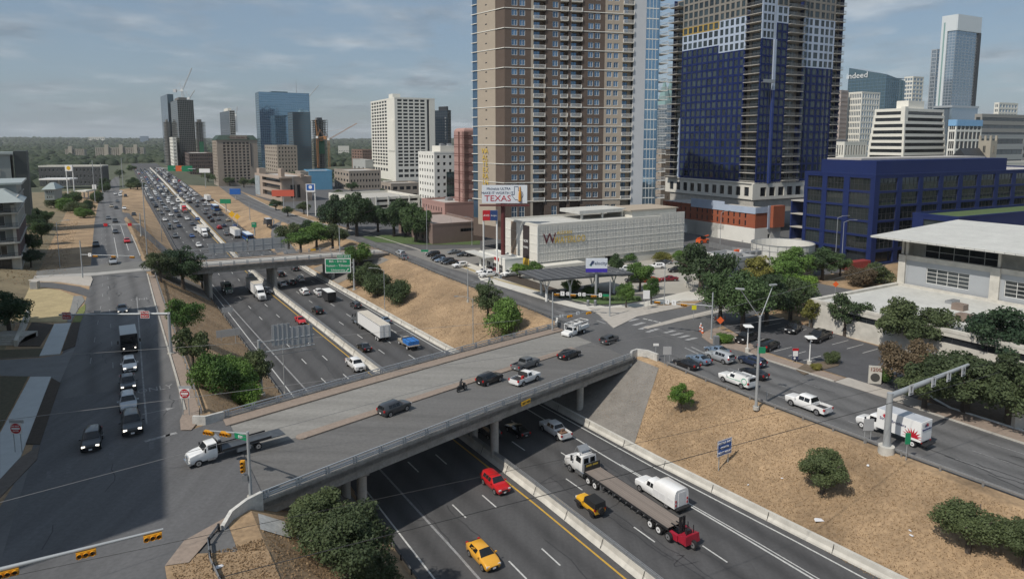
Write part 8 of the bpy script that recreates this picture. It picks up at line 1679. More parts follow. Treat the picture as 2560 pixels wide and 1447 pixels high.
# building outside the frame whose shadow lies over the left road (its roof edge throws the straight shadow edges in the photo)
L_ = 34/math.tan(SUN_EL); shv = Vector((math.sin(SHADOW_AZ), math.cos(SHADOW_AZ), 0))*L_
c0 = Vector((-29.5, 54.0, 9))-shv
ob = Bd('office_block', 'pale office block just outside the left edge shading the left road', 0, 0, az=62, zg=9., H=34, W=10, D=84, origin=(c0.x-math.sin(R(62))*24, c0.y-math.cos(R(62))*24))
ob.W = 24; q = MB(); zs = [(1+3.4*i+.9, 1+3.4*i+2.6) for i in range(9)]; us = even(1,83,20,.6); ob.grid(q,'r',0,84,0,34,us,zs,.5); uf = even(1,23,6,.6); ob.grid(q,'f',0,23.5,0,34,uf,zs,.5); q.box(0,.5,.5,84,0,34); q.box(.5,23.5,83.5,84,0,34); ob.part('wall', q, STUC); ob.wins('r',us,zs,GL_GREY,FRAME_D,.25); ob.wins('f',uf,zs,GL_GREY,FRAME_D,.25); ob.roof(ROOFG,.0,.5,STUC)
# ================================================================ signs, signals, poles, wires
SIGY = mat('signal_yellow', (.62,.30,.02), rough=.5, var=.05); GRN = mat('sign_green', (.01,.22,.10), rough=.45, var=.05); BLUS = mat('info_sign_blue', (.01,.10,.38), rough=.45, var=.05); REDS = mat('sign_red', (.45,.012,.02), rough=.45, var=.05); SW = mat('sign_face_white', (.75,.75,.74), rough=.5, var=.03); SBK = mat('sign_back', (.46,.47,.48), rough=.5, metal=.3, var=.06); ORG = mat('safety_orange', (.75,.13,.03), rough=.5, var=.05); LENS = mat('signal_lens', (.03,.03,.03), rough=.3, var=.02); POLE = mat('pole_grey', (.38,.40,.41), rough=.5, metal=.25, var=.08); ARROW = mat('arrow_black', (.02,.02,.02), rough=.5, var=.02)
def pole_thing(name, label, cat, base, h, r=.12, m=POLE, foot=True):
    root = thing(name, label, cat, base); MB().cyl((0,0,0),(0,0,h),r,r*.75,10).build('pole', m, root, smooth=40)
    if foot: MB().cyl((0,0,-.3),(0,0,.18),r*2.0,None,10).build('footing', CONC, root)
    return root
def head_h(root, p, rz, n=3):
    "horizontal signal head, lenses face local -y"
    o = put('signal_head', None, root, p, rz); e = MB(); e.box(-.18*n,.18*n,-.1,.14,-.2,.2)
    for i in range(n): e.cyl((-.36*(n-1)/2+.36*i,-.1,0),(-.36*(n-1)/2+.36*i,-.3,.03),.155,.155,10,0,False)
    e.build('housing', SIGY, o)
    for i in range(n): MB().cyl((-.36*(n-1)/2+.36*i,-.11,0),(-.36*(n-1)/2+.36*i,-.13,0),.13,None,10).build('lens', LENS, o)
    return o
def plate(root, name, w, h, p, rz, m, back=SBK, txt=None, tm=None, ts=.3, lh=None, border=None):
    o = put(name, None, root, p, rz) if False else MB().box(-w/2,w/2,-.02,.0,-h/2,h/2).build(name, m, root, p, rz)
    MB().box(-w/2,w/2,.001,.03,-h/2,h/2).build('sign_back', back, o)
    if border:
        e = MB(); t = .05*h
        for a in ((-w/2,w/2,-h/2,-h/2+t),(-w/2,w/2,h/2-t,h/2),(-w/2,-w/2+t,-h/2+t,h/2-t),(w/2-t,w/2,-h/2+t,h/2-t)): e.box(a[0],a[1],-.028,-.02,a[2],a[3])
        e.build('border', border, o)
    if txt:
        lines = txt.split('\n'); lh = lh or h/(len(lines)+.3)
        for i, l in enumerate(lines):
            if l: lettering(o, l, tm or SW, ts, (0,-.05,(len(lines)-1)/2*lh-i*lh))
    return o
def arm_from(root, a, b, r0=.1, r1=.06, m=POLE, name='mast_arm'): return MB().cyl(a, b, r0, r1, 10).build(name, m, root, smooth=40)
def arrow_geo(o, up=True, dz=0, s=.5, m=ARROW, bend=0):
    e = MB(); e.box(-.04*s*2,.04*s*2,-.05,-.045,-.6*s+dz,.3*s+dz); e.add([(-.22*s,-.05,.2*s+dz),(.22*s,-.05,.2*s+dz),(0,-.05,.62*s+dz)], [(0,1,2)])
    if bend: e.add([(0,-.051,-.2*s+dz),(.1*s,-.051,-.25*s+dz),(bend*.4*s+.08,-.051,.1*s+dz),(bend*.4*s,-.051,.15*s+dz)], [(0,1,2,3)])
    return e.build('arrow', m, o)
def vdir(rz): return Vector((math.cos(rz), math.sin(rz), 0))
# overhead WRONG WAY gantry on the left road
b0 = P(428,884,9); pt = pole_thing('sign_gantry', 'steel gantry arm with two red wrong way signs over the left road', 'gantry', b0, 6.4, .26); e = P(170,832,9+6.2); 
dL = (PD(170,832,(b0.y+.2))-PD(428,805,b0.y)); top = Vector((0,0,6.2)); ex = Vector((dL.x,-1.0,0)); arm_from(pt, top+Vector((.2,0,0)), top+ex+Vector((0,0,.1)), .2, .12)
for f in (.21,.92): plate(pt, 'sign', 1.35, 1.1, top+ex*f+Vector((0,-.28,.0)), 0, REDS, txt='WRONG\nWAY', ts=.44, border=SW)
for f in (.65,.25): MB().box(-.5,.5,-.03,.03,-.18,.18).build('camera_bracket', SBK, pt, top+ex*f+Vector((0,0,.45)))
def dne(label, px, py, z, h=3.1, back=False):
    b = P(px, py, z); r_ = thing('road_sign', label, 'sign', b)
    for x in (-.35,.35): MB().cyl((x,0,0),(x,0,h),.045,None,6).build('post', POLE, r_)
    o = plate(r_, 'sign', 1.15, 1.15, (0,-.07,h-.6), 0, SW); q = MB().cyl((0,-.03,0),(0,-.045,0),.54,None,24); q.build('disc', REDS, o); MB().box(-.42,.42,-.065,-.05,-.09,.09).build('bar', SW, o); lettering(o,'DO NOT',SW,.2,(0,-.06,.26)); lettering(o,'ENTER',SW,.2,(0,-.06,-.26))
    MB().box(-.75,.75,.05,.08,h-.1,h+.25).build('sign_back', SBK, r_); return r_
dne('red do not enter sign on two posts beside the left slope guardrail', 466, 1040, 9, 3.4); dne('red do not enter sign at the left pavement edge', 47, 1132, 9, 3.3)
# near-left signal mast by the tow truck
b0 = P(627,1242,9); sg = pole_thing('traffic_signal', 'signal mast beside the near left bridge end with green street name sign', 'signal', b0, 6.2, .16); tp = Vector((0,0,6.0)); tip = PD(522,1076,b0.y+5.5)-b0; arm_from(sg, tp, tip, .1, .06)
H_ARM = math.atan2(tip.y-tp.y, tip.x-tp.x)
for f in (.97,.52): head_h(sg, tp.lerp(tip, f)+Vector((-.05,-.1,-.15)), R(-20))
plate(sg, 'street_name_sign', 1.5, .5, tp.lerp(tip,.14)+Vector((0,-.25,-.2)), R(-25), GRN, txt='800', ts=.36)
o = head_h(sg, Vector((-.55,-.1,3.0)), 0); o.rotation_euler = (0,R(90),0); MB().box(-.25,.25,-.15,.15,-.28,.28).build('pedestrian_head', STEEL_D, sg, (-.35,-.1,1.9)); 
# mast arm entering from the left bottom
b0 = P(-260,1560,9); mb_ = pole_thing('traffic_signal', 'long grey mast arm with yellow horizontal signals at the bottom left', 'signal', b0, 6.6, .18); zt = b0.z+6.4; A_ = P(-30,1430,zt)-b0; B_ = P(408,1322,zt)-b0; tp = Vector((0,0,6.4)); arm_from(mb_, tp, A_, .16, .14); arm_from(mb_, A_, B_, .14, .08)
L_a = math.atan2((B_-A_).y,(B_-A_).x)
for f in (.93,.53,.10): head_h(mb_, A_.lerp(B_, f)+Vector((.05,-.05,-.32)), L_a)
# sign gantry over the near freeway: backs of the signs face us
def back_gantry(label, base, h, x_to, panels, truss=True, zr=None):
    r_ = pole_thing('sign_gantry', label, 'gantry', base, h, .3); tp = Vector((0,0,h-.4)); v = TV*x_to
    for dz in (0,-1.6): arm_from(r_, tp+Vector((0,0,dz)), tp+v+Vector((0,0,dz)), .09, .09, POLE, 'chord')
    q = MB(); n = max(4, int(x_to/1.6))
    for i in range(n): a = tp+v*(i/n); c_ = tp+v*((i+1)/n); q.bar(a if i%2 else a+Vector((0,0,-1.6)), c_+Vector((0,0,-1.6)) if i%2 else c_, .07)
    q.build('truss_web', POLE, r_)
    for (u0,u1,z0,z1) in panels:
        o = MB().box(u0,u1,-.03,.03,z0,z1).build('sign_back', SBK, r_, tp+Vector((0,0,0)), H_RIGHT); q = MB()
        for i in range(4): u = u0+(u1-u0)*(i+.5)/4; q.box(u-.05,u+.05,-.12,-.03,z0-.2,z1+.1)
        q.build('stiffener', POLE, o)
    MB().box(x_to*.2,x_to,-.9,-.8,-2.1,-2.0).build('catwalk', STEEL_D, r_, tp, H_RIGHT); return r_
gb0 = on_ground(653,985); back_gantry('cantilever gantry carrying blank sign backs over the near freeway lanes', gb0, PD(653,850,gb0.y).z-gb0.z, 8.3, [(1.9,4.6,-.8,2.4),(4.6,8.1,-1.2,1.7)])
back_gantry('long truss gantry with grey sign backs just beyond the far bridge', ST(219,21.0,.6), 8.4, 32, [(6.0,17.0,-1.4,1.4),(17.5,28.5,-1.6,2.0)])
for i, (x, y, w_, h_) in enumerate(((572,830,4.2,1.4),(570,770,2.4,1.2))):
    p_ = on_ground(x, y+ (30 if i == 0 else 26)); r_ = thing('road_sign', ('larger' if i == 0 else 'smaller')+' grey sign back on the left slope beside the freeway guardrail', 'sign', p_, H_RIGHT)
    for u in (-w_*.3,w_*.3): MB().cyl((u,0,0),(u,0,2.8),.06,None,6).build('post', POLE, r_)
    MB().box(-w_/2,w_/2,-.03,.03,1.5,1.5+h_).build('sign_back', SBK, r_)
# green overhead exit sign
b0 = on_ground(886,724); gs = pole_thing('exit_sign', 'big green exit sign on a cantilever column at the top of the right slope', 'sign', b0, 8.4, .3); dl = (PD(822,672,b0.y+2)-PD(886,672,b0.y)); u_ = Vector((dl.x,-.4,0)); arm_from(gs, (0,0,7.4), Vector((0,0,7.4))+u_, .12, .1); arm_from(gs, (0,0,6.2), Vector((0,0,6.2))+u_, .12, .1)
wdt = abs(dl.x); o = plate(gs, 'sign', wdt*.92, 3.9, u_*.55+Vector((0,-.3,6.7)), .06, GRN, txt='8th - 3rd Sts\nHuston - Tillotson\nUniversity', ts=.92, border=SW); plate(gs, 'exit_tab', wdt*.48, .95, u_*.33+Vector((0,-.3,9.2)), .06, GRN, txt='EXIT 234 B', ts=.62, border=SW)
ar = arrow_geo(o, True, 0, 1.0, SW); ar.location = (wdt*.33,-.0,-1.2); ar.rotation_euler = (0,R(45),0)
sh_ = pole_thing('street_lamp', 'thin grey lamp post behind the green exit sign with small blue shield', 'lamp', on_ground(830,700), 9, .09); MB().box(-.5,.5,-.03,.03,5.4,6.4).build('shield_sign', BLUS, sh_, (.4,-.1,0))
# blue visitor sign
b0 = on_ground(1808,1165); vsn = thing('road_sign', 'blue visitor information sign on the dry slope', 'sign', b0, H_RIGHT)
for u in (-.8,.8): MB().cyl((u,0,-.5),(u,0,3.4),.06,None,6).build('post', POLE, vsn)
plate(vsn, 'sign', 2.5, 2.0, (0,-.1,2.5), 0, BLUS, txt='VISITOR INFO\nCENTER\nNEXT RIGHT', ts=.40, border=SW)
# tall double street lamp
b0 = P(1890,1018,6); vl = pole_thing('street_lamp', 'tall grey lamp post with two branching arms beside the right road guardrail', 'lamp', b0, 12.4, .2)
for sx, px in ((-1,1850),(1,1933)):
    tip = PD(px,722 if sx<0 else 712,b0.y+sx*1.0)-b0; arm_from(vl, (0,0,12.0), tip, .07, .05); MB().box(-.55,.55,-.16,.16,-.08,.1).build('lamp_head', POLE, vl, tip, .4*sx)
plate(vl, 'street_plate', .9, .85, (.35,-.28,7.9), 0, GRN)
def lamp(label, base, h, armx, m=POLE, r=.09):
    r_ = pole_thing('street_lamp', label, 'lamp', base, h, r); tip = Vector((armx,-.3,h+.6)); q = MB(); a = Vector((0,0,h-.1)); mid = Vector((armx*.45,-.15,h+.5)); q.cyl(a,mid,.05,.045,6); q.cyl(mid,tip,.045,.04,6); q.build('arm', POLE, r_); MB().box(-.4,.4,-.14,.14,-.07,.08).build('lamp_head', STEEL, r_, tip); return r_
lamp('lamp post with long arm in front of the sign gantry over the near freeway', on_ground(712,982), 10.2, 4.4); lamp('lamp post on the right slope below the dark shrub row', on_ground(962,772), 9.5, -3.2); lamp('lamp post right of the slope in front of the twin shrubs', on_ground(1183,860), 9.0, -3.2); lamp('lamp post with long arm on the left hillside', on_ground(150,668), 11.5, 3.2); lamp('lamp post behind the parking structure end', P(1800,612,6), 11, 2.6); lamp('tall curved lamp before the blue office, left one', P(2088,655,6), 13, 2.8); lamp('tall curved lamp before the blue office, right one', P(2103,672,6), 13, 3.0); lamp('curved lamp at the brown lowrise corner', P(1180,612,6), 9, -2); lamp('lamp post by the bank awnings', P(1920,735,6), 10, -3); lamp('slim lamp before the curved ramp', P(1660,765,6), 9, 2.2); lamp('tall twin-head style lamp on the blue office roof terrace', P(2340,560,14), 13, 3); lamp('second tall lamp on the blue office roof terrace', P(2385,560,14), 13, 3)
for i, (x, y, yt) in enumerate(((1868,880,812),(2023,912,845))):
    b0 = P(x,y,6); r_ = pole_thing('lot_lamp', ('left' if i == 0 else 'right')+' square-headed white lamp of the corner parking lot', 'lamp', b0, 4.4, .1, WHITE); MB().cyl((0,0,0),(0,0,.7),.35,None,12).build('pedestal', CONC_L, r_); MB().hexa([(-.7,-.7,4.4),(.7,-.7,4.4),(.7,.7,4.4),(-.7,.7,4.4),(-.6,-.6,4.6),(.6,-.6,4.6),(.6,.6,4.6),(-.6,.6,4.6)]).build('lamp_head', WHITE, r_)
# big mast arm with lane-arrow signs
b0 = P(2215,1130,6); bm = pole_thing('sign_gantry', 'thick grey mast with long arm and lane arrow signs over the right road', 'gantry', b0, 7.0, .42); MB().cyl((0,0,-.6),(0,0,.8),.85,None,16).build('pedestal', CONC_L, bm, smooth=40)
tp = Vector((0,0,6.6)); ex = TV*17.5; arm_from(bm, tp, tp+ex+Vector((0,0,.5)), .36, .2)
for f, bd_ in ((.20,-1),(.48,0),(.68,0),(.88,1)):
    o = plate(bm, 'lane_sign', .95, 1.25, tp+ex*f+Vector((0,0,.2))-SV*.45, H_RIGHT, SW); arrow_geo(o, True, .12, .62, ARROW, bd_); lettering(o, 'ONLY', ARROW, .2, (0,-.05,-.45))
# right-hand signal masts
def mast(label, base_px, z, h, tip_px, heads, signs, name='traffic_signal', vert=None, tipdy=0):
    b0 = P(*base_px, z); r_ = pole_thing(name, label, 'signal', b0, h, .15); tip = PD(tip_px[0], tip_px[1], b0.y+tipdy)-b0; tp = Vector((0,0,tip.z if True else h)); arm_from(r_, tp, tip, .09, .06); d = math.atan2(tip.y, tip.x); rz = d if math.cos(d) > 0 else d+math.pi
    for f in heads: head_h(r_, tp.lerp(tip,f)+Vector((0,-.12,-.3)), rz)
    for f, m, w_, h_ in signs: o = plate(r_, 'sign', w_, h_, tp.lerp(tip,f)+Vector((0,-.2,.05)), rz, m); (arrow_geo(o, True, 0, .4) if m is SW else None)
    return r_
mast('signal mast at the corner parking lot with arm over the street', (1778,848), 6, 8.5, (1640,752), (.98,.50), ((.80,SW,.7,.8),(.68,SW,.8,.9)), tipdy=4)
mast('signal mast on the traffic island with arm and lane signs', (1524,792), 6, 7.6, (1390,733), (.99,.68,.30), ((.88,SW,.8,.9),(.78,SW,.6,.7),(.56,SW,.6,.7),(.48,SW,.6,.7),(.18,SW,.6,.8),(.08,GRN,1.2,.5)), tipdy=2)
mast('signal mast at the far right bridge end with arm over the right road', (1381,832), 6, 7.6, (1500,773), (.35,.75), ((.18,SW,.9,.5),(.52,SW,.8,.6)), tipdy=6)
o = mast('signal mast arm over the left road at the far bridge', (207,696), 9, 9.0, (335,640), (.28,.62,.97), ((.18,SW,.8,.8),), tipdy=-2)
mast('signal mast beside the corner lawn at the upper right road', (850,640), 6, 9, (905,612), (.9,), (), tipdy=8); mast('signal mast over the upper right road beyond the far bridge', (625,548), 6, 8, (690,512), (), ((.8,GRN,2,.6),), tipdy=10)
g3_ = pole_thing('sign_gantry', 'distant gantry arm with red signs over the far left road', 'gantry', P(353,588,9), 7.5, .2); tip = PD(258,562,g3_.location.y-1)-g3_.location; arm_from(g3_, (0,0,tip.z), tip, .12, .1)
for f in (.28,.93): plate(g3_, 'sign', 1.3, 1.0, Vector((0,0,tip.z)).lerp(tip,f)+Vector((0,-.2,0)), 0, REDS)
mast('lane sign mast beside the upper right road guardrail', (1170,752), 6, 7.2, (1265,688), (), ((.55,SW,.7,.9),(.85,SW,.7,.9)), 'sign_gantry', tipdy=10)
# small signs
def post_sign(label, px, z, h, w_, hh, m, n=1, txt=None, ts=.2, rz=0):
    r_ = thing('road_sign', label, 'sign', P(*px, z), rz)
    for u in ((0,) if n == 1 else (-w_*.3,w_*.3)): MB().cyl((u,.03,0),(u,.03,h),.04,None,6).build('post', POLE, r_)
    plate(r_, 'sign', w_, hh, (0,-.06,h-hh/2), 0, m, txt=txt, ts=ts, tm=ARROW if m is SW else SW); return r_
post_sign('blank sign back on two posts by the near right bridge end', (1667,912), 6, 3.0, 1.3, 1.3, SBK, 2); post_sign('white one-way arrow sign by the near right bridge end', (1639,897), 6, 2.6, .9, .4, SW); post_sign('blank sign back on two posts beside the box truck', (2168,1108), 6, 3.0, 1.2, 1.4, SBK, 2); post_sign('green numbered marker post beside the box truck', (2265,1150), 6, 3.2, .6, 1.3, GRN, 1); post_sign('thin marker post on the guardrail beside the white pickup', (1916,1005), 6, 1.5, .1, .5, SBK); post_sign('parking notice board in red and navy at the lot entrance', (1987,905), 6, 2.3, 1.0, 1.9, mat('notice_navy', (.03,.04,.10), rough=.5, var=.04), 2); nb_ = [x for x in COL.objects if x.get('label','').startswith('parking notice')][0]; MB().box(-.5,.5,-.1,-.08,1.9,2.3).build('red_header', REDS, nb_); MB().box(-.4,.4,-.1,-.08,1.0,1.86).build('white_panel', SW, nb_); MB().cyl((-.1,-.08,.7),(-.1,-.11,.7),.17,None,14).build('emblem', SW, nb_)
post_sign('yellow pedestrian warning sign on the median island', (1734,800), 6, 3.0, .9, .9, mat('fluoro_yellow', (.70,.66,.03), rough=.5, var=.03)); post_sign('green street marker on the corner lot lawn', (1062,645), 6, 2.5, 2.2, .6, GRN); post_sign('small grey sign on the left dry lawn corner', (195,782), 9, 2.6, .6, .7, SBK)
post_sign('tall route signs on two posts on the corner plaza', (1615,775), 6, 4.2, 1.4, 1.8, SW, 2)
ob_ = thing('road_sign', 'orange diamond roadworks sign beside the signal mast at the lot', 'sign', P(1800,828,6)); MB().cyl((0,.05,0),(0,.05,1.6),.05,None,6).build('post', POLE, ob_); o = MB().box(-.5,.5,-.02,.02,-.5,.5).build('sign', ORG, ob_, (0,0,2.1)); o.rotation_euler = (0,R(45),0)
ob_ = thing('road_sign', 'orange diamond roadworks sign behind the trees near the grey office', 'sign', P(2088,735,6)); MB().cyl((0,.05,0),(0,.05,1.6),.05,None,6).build('post', POLE, ob_); o = MB().box(-.5,.5,-.02,.02,-.5,.5).build('sign', ORG, ob_, (0,0,2.3)); o.rotation_euler = (0,R(45),0)
for i, (x, y) in enumerate(((1750,828),(1756,832),(1752,822))):
    r_ = thing('traffic_barrel', f'{ordn(i+1)} orange and white channeliser near the corner lot', 'barrel', P(x,y,6.05), group='channelisers at the corner')
    for k in range(4): MB().cyl((0,0,k*.28),(0,0,k*.28+.28),.22-.03*k,.2-.03*k,10).build('band', ORG if k%2 == 0 else SW, r_)
br = thing('barricade', 'orange and white striped barricade beside the signal mast', 'barricade', P(1798,806,6.05), .1)
for z in (.5,.95):
    for k in range(8): MB().box(-1.2+k*.3,-.9+k*.3,-.03,.03,z,z+.25).build('board', ORG if k%2 else SW, br)
for x in (-1,1): MB().box(x-.04,x+.04,-.3,.3,0,.06).box(x-.04,x+.04,-.04,.04,.06,1.2).build('leg', STEEL, br)
ub = thing('utility_box', 'grey utility cabinet at the lot corner', 'cabinet', P(1790,862,6.1)); MB().box(-.45,.45,-.35,.35,0,1.6).build('cabinet', STEEL, ub); MB().box(-.4,.4,-.37,-.35,.1,1.5).build('door', STEEL_D, ub)
ub = thing('utility_box', 'grey utility cabinet on the dry lawn at left', 'cabinet', P(88,722,9.05)); MB().box(-.8,.8,-.5,.5,0,1.7).build('cabinet', CONC, ub); MB().box(-.7,.7,-.52,-.5,.1,1.6).build('door', STEEL, ub)
hn = thing('house_number_sign', 'pale masonry sign with house number and dark round emblem', 'sign', P(2186,958,6.1), -.25); MB().box(-.85,.85,-.15,.15,0,2.6).build('slab', CONC_L, hn); MB().cyl((0,-.16,.95),(0,-.19,.95),.62,None,24).build('emblem', mat('emblem_dark', (.06,.06,.055), rough=.7, var=.2), hn); lettering(hn, '1200', mat('number_red', (.22,.05,.03), rough=.6, var=.04), .75, (0,-.18,2.1))
MB().box(-2.0,2.0,-.3,.3,-.2,3.0).build('end_wall', CONC_L, None, P(2572,1070,6), label='white wall end cut by the right picture edge', cat='wall')
for i, x in enumerate((1548,1560)): r_ = thing('litter_bin', ('left' if i == 0 else 'right')+' grey litter bin on the corner plaza', 'bin', P(1470+i*18,764,6.17)); MB().cyl((0,0,0),(0,0,1.1),.34,.3,12).build('body', STEEL_D, r_); MB().cyl((0,0,1.1),(0,0,1.25),.36,.2,12).build('lid', STEEL, r_)
# ---------------------------------------------------------------- billboards
def board(name, label, base, h, w_, hh, pm, r, cat='billboard', rz=0., posts=(0,)):
    r_ = thing(name, label, cat, base, rz)
    for u in posts: MB().cyl((u,.3,0),(u,.3,h-hh if len(posts) == 1 else h),r,None,14).build('post', pm, r_, smooth=40)
    return r_
MAR = mat('maroon_post', (.10,.022,.022), rough=.5, var=.08); b0 = P(1258,676,6); Yb = b0.y; L0 = PD(1205,508,Yb); L1 = PD(1318,463,Yb); w_ = L1.x-L0.x; hh = L1.z-L0.z; hb = L1.z-6
bb = board('billboard', 'white billboard on a thick maroon column before the brown tower', b0, hb, w_, hh, MAR, .62); cx = (L0.x+L1.x)/2-b0.x
fc = MB().box(-w_/2,w_/2,-.3,.3,-hh/2,hh/2).build('face', mat('billboard_face', (.66,.70,.74), rough=.5, var=.03), bb, (cx,0,hb-hh/2)); LR = mat('billboard_red', (.42,.02,.04), rough=.5, var=.03); LN = mat('billboard_navy', (.03,.05,.12), rough=.5, var=.03)
lettering(fc, 'Michelob ULTRA', LN, hh*.19, (-w_*.13,-.33,hh*.30)); lettering(fc, 'MAKE IT WORTH IT,', LN, hh*.20, (-w_*.15,-.33,hh*.06)); lettering(fc, 'TEXAS', LR, hh*.46, (-w_*.15,-.33,-hh*.24), sx=1.1)
txo = [(-.25,.42),(-.02,.42),(-.02,.2),(.22,.12),(.26,-.05),(.2,-.2),(.02,-.42),(-.08,-.3),(-.2,-.3),(-.3,-.18),(-.42,-.02),(-.25,-.02),(-.25,.42)]; q = MB()
for (x0,z0),(x1,z1) in zip(txo[:-1],txo[1:]): q.bar((w_*.31+x0*hh*.95,-.32,z0*hh),(w_*.31+x1*hh*.95,-.32,z1*hh),.1,.1)
q.build('outline', LN, fc); q = MB(); q.cyl((w_*.34,-.36,-hh*.38),(w_*.34,-.36,hh*.1),hh*.09,hh*.08,10); q.cyl((w_*.34,-.36,hh*.1),(w_*.34,-.36,hh*.42),hh*.06,hh*.03,10); q.build('bottle', mat('amber', (.55,.25,.03), rough=.4, var=.05), fc)
MB().box(-w_/2-.6,w_/2+.6,-1.4,-.3,-hh/2-.7,-hh/2-.3).build('catwalk', MAR, bb, (cx,0,hb-hh/2)); MB().box(-w_/2,w_/2,.3,.9,-hh/2,hh/2).build('frame', MAR, bb, (cx,0,hb-hh/2))
b0 = P(1226,690,6); Yb = b0.y; L0 = PD(1210,551,Yb); L1 = PD(1247,526,Yb); w_ = L1.x-L0.x; hh = L1.z-L0.z; hb = L1.z-6; av = board('pylon_sign', 'red and navy car rental pylon sign on two white posts', b0, hb, w_, hh, WHITE, .22, 'sign', 0, (-w_*.45,w_*.45)); 
o = MB().box(-w_/2,0,-.25,.6,-hh/2,hh/2).build('red_panel', MATS['avis_red'], av, (0,-.2,hb-hh/2)); lettering(o,'AVIS',SW,hh*.30,(-w_*.25,-.28,0)); o = MB().box(.002,w_/2,-.25,.6,-hh/2,hh/2).build('navy_panel', mat('budget_navy', (.02,.05,.16), rough=.45, var=.04), av, (0,-.2,hb-hh/2)); lettering(o,'Budget',SW,hh*.2,(w_*.25,-.28,0))
b0 = P(1490,748,6); Yb = b0.y; L0 = PD(1464,680,Yb); L1 = PD(1518,646,Yb); w_ = L1.x-L0.x; hh = L1.z-L0.z; hb = L1.z-6; ve = board('pylon_sign', 'white and purple-blue credit union pylon sign on a grey pole', b0, hb, w_, hh, POLE, .3, 'sign'); o = MB().box(-w_/2,w_/2,-.3,.3,-hh*.22,hh*.5).build('white_panel', mat('sign_pale', (.62,.66,.72), rough=.5, var=.03), ve, (0,0,hb-hh/2)); lettering(o,'Velocity',LN,hh*.34,(w_*.12,-.33,hh*.16)); MB().box(-w_/2,w_/2,-.3,.3,-hh*.5,-hh*.222).build('blue_panel', mat('sign_violet_blue', (.05,.03,.36), rough=.5, var=.03), ve, (0,0,hb-hh/2))
q = MB(); q.add([(-w_*.34,-.32,hh*.02),(-w_*.24,-.32,-hh*.05),(-w_*.12,-.32,hh*.34),(-w_*.22,-.32,hh*.34)], [(0,1,2,3)]); q.build('emblem', LN, o); q = MB(); q.add([(-w_*.38,-.33,hh*.06),(-w_*.28,-.33,-hh*.06),(-w_*.24,-.33,-hh*.02)], [(0,1,2)]); q.build('emblem_leaf', GRN, o)
def far_board(name, label, x0, y0, x1, y1, yb, z, m, txt='', tm=SW, two=True):
    xm = (x0+x1)/2; b0 = P(xm, yb, z); L0 = PD(x0,y1,b0.y); L1 = PD(x1,y0,b0.y); w_ = L1.x-L0.x; hh = L1.z-L0.z; hb = L1.z-z; r_ = board(name, label, b0, hb, w_, hh, WHITE if two else POLE, .25, 'sign', 0, (-w_*.45,w_*.45) if two else (0,)); o = MB().box(-w_/2,w_/2,-.3,.2,-hh/2,hh/2).build('panel', m, r_, (0,0,hb-hh/2))
    if txt:
        for i, l in enumerate(txt.split('\n')): lettering(o, l, tm, hh*.3, (0,-.33,hh*.2-i*hh*.34))
    return r_, o, w_, hh
r_, o, w_, hh = far_board('pylon_sign', 'blue and white pylon sign with round emblem on two tall white posts', 768, 460, 790, 480, 540, 6, SW); MB().box(-w_*.42,w_*.42,-.32,-.3,-hh*.3,hh*.44).build('blue_field', BLUS, o); MB().cyl((0,-.32,hh*.1),(0,-.36,hh*.1),hh*.22,None,16).build('emblem', SW, o)
far_board('billboard', 'long red billboard before the brutalist block', 682, 475, 737, 491, 530, 6, mat('billboard_orange_red', (.52,.10,.06), rough=.5, var=.06), '', SW, False); far_board('billboard', 'blue billboard below the beige hotel', 576, 472, 602, 486, 500, 6, BLUS, '', SW, False); far_board('billboard', 'small white billboard left of the beige hotel', 501, 422, 527, 432, 470, 7, SW, '', SW, False)
r_, o, w_, hh = far_board('pylon_sign', 'white pylon sign with yellow scallop emblem at left', 170, 413, 187, 428, 500, 9, SW); q = MB(); pts = [(.30*math.cos(R(a)),-.05+.36*math.sin(R(a))) for a in range(0,181,20)]+[(-.12,-.30),(.12,-.30)]; q.add([(x*hh*1.2,-.33,z*hh*1.1) for x,z in pts], [tuple(range(len(pts)))]); q.build('emblem', mat('shell_yellow', (.70,.42,.02), rough=.5, var=.03), o)
far_board('pylon_sign', 'small white fuel price sign beside the far left road', 234, 462, 243, 473, 500, 8, SW, '', SW, False)
far_board('exit_sign', 'green sign beside the far right freeway edge', 552, 498, 578, 509, 530, 5, GRN, '', SW, False); far_board('exit_sign', 'small green exit arrow sign at the exit ramp gore', 631, 556, 642, 568, 590, 4, GRN, 'EXIT', SW, False)
for i, (x0,y0,x1,y1,yb) in enumerate(((574,529,588,542,556),(588,535,601,548,562))):
    b0 = P((x0+x1)/2, yb+8, 3.5); L0 = PD(x0,y1,b0.y); L1 = PD(x1,y0,b0.y); r_ = thing('road_sign', ('left' if i == 0 else 'right')+' yellow diamond sign on the slope beyond the far bridge', 'sign', b0); MB().cyl((0,.05,0),(0,.05,L1.z-b0.z),.08,None,6).build('post', POLE, r_); s_ = (L1.x-L0.x)/2/1.2; o = MB().box(-s_,s_,-.03,.03,-s_,s_).build('sign', MATS['sign_yellow'], r_, (0,0,(L0.z+L1.z)/2-b0.z)); o.rotation_euler = (0,R(45),0)
gf = pole_thing('sign_gantry', 'far gantry with orange and green signs across the distant freeway', 'gantry', on_fwy(392,442), 9, .3); e_ = on_fwy(490,446)-gf.location; arm_from(gf,(0,0,8),Vector((e_.x,e_.y,8)),.3,.3)
for f, m, w_ in ((.45,GRN,9),(.62,ORG,7),(.8,GRN,9)): plate(gf,'sign',w_,5,Vector((e_.x*f,e_.y*f,8.2))+Vector((0,-.6,0)),.2,m)
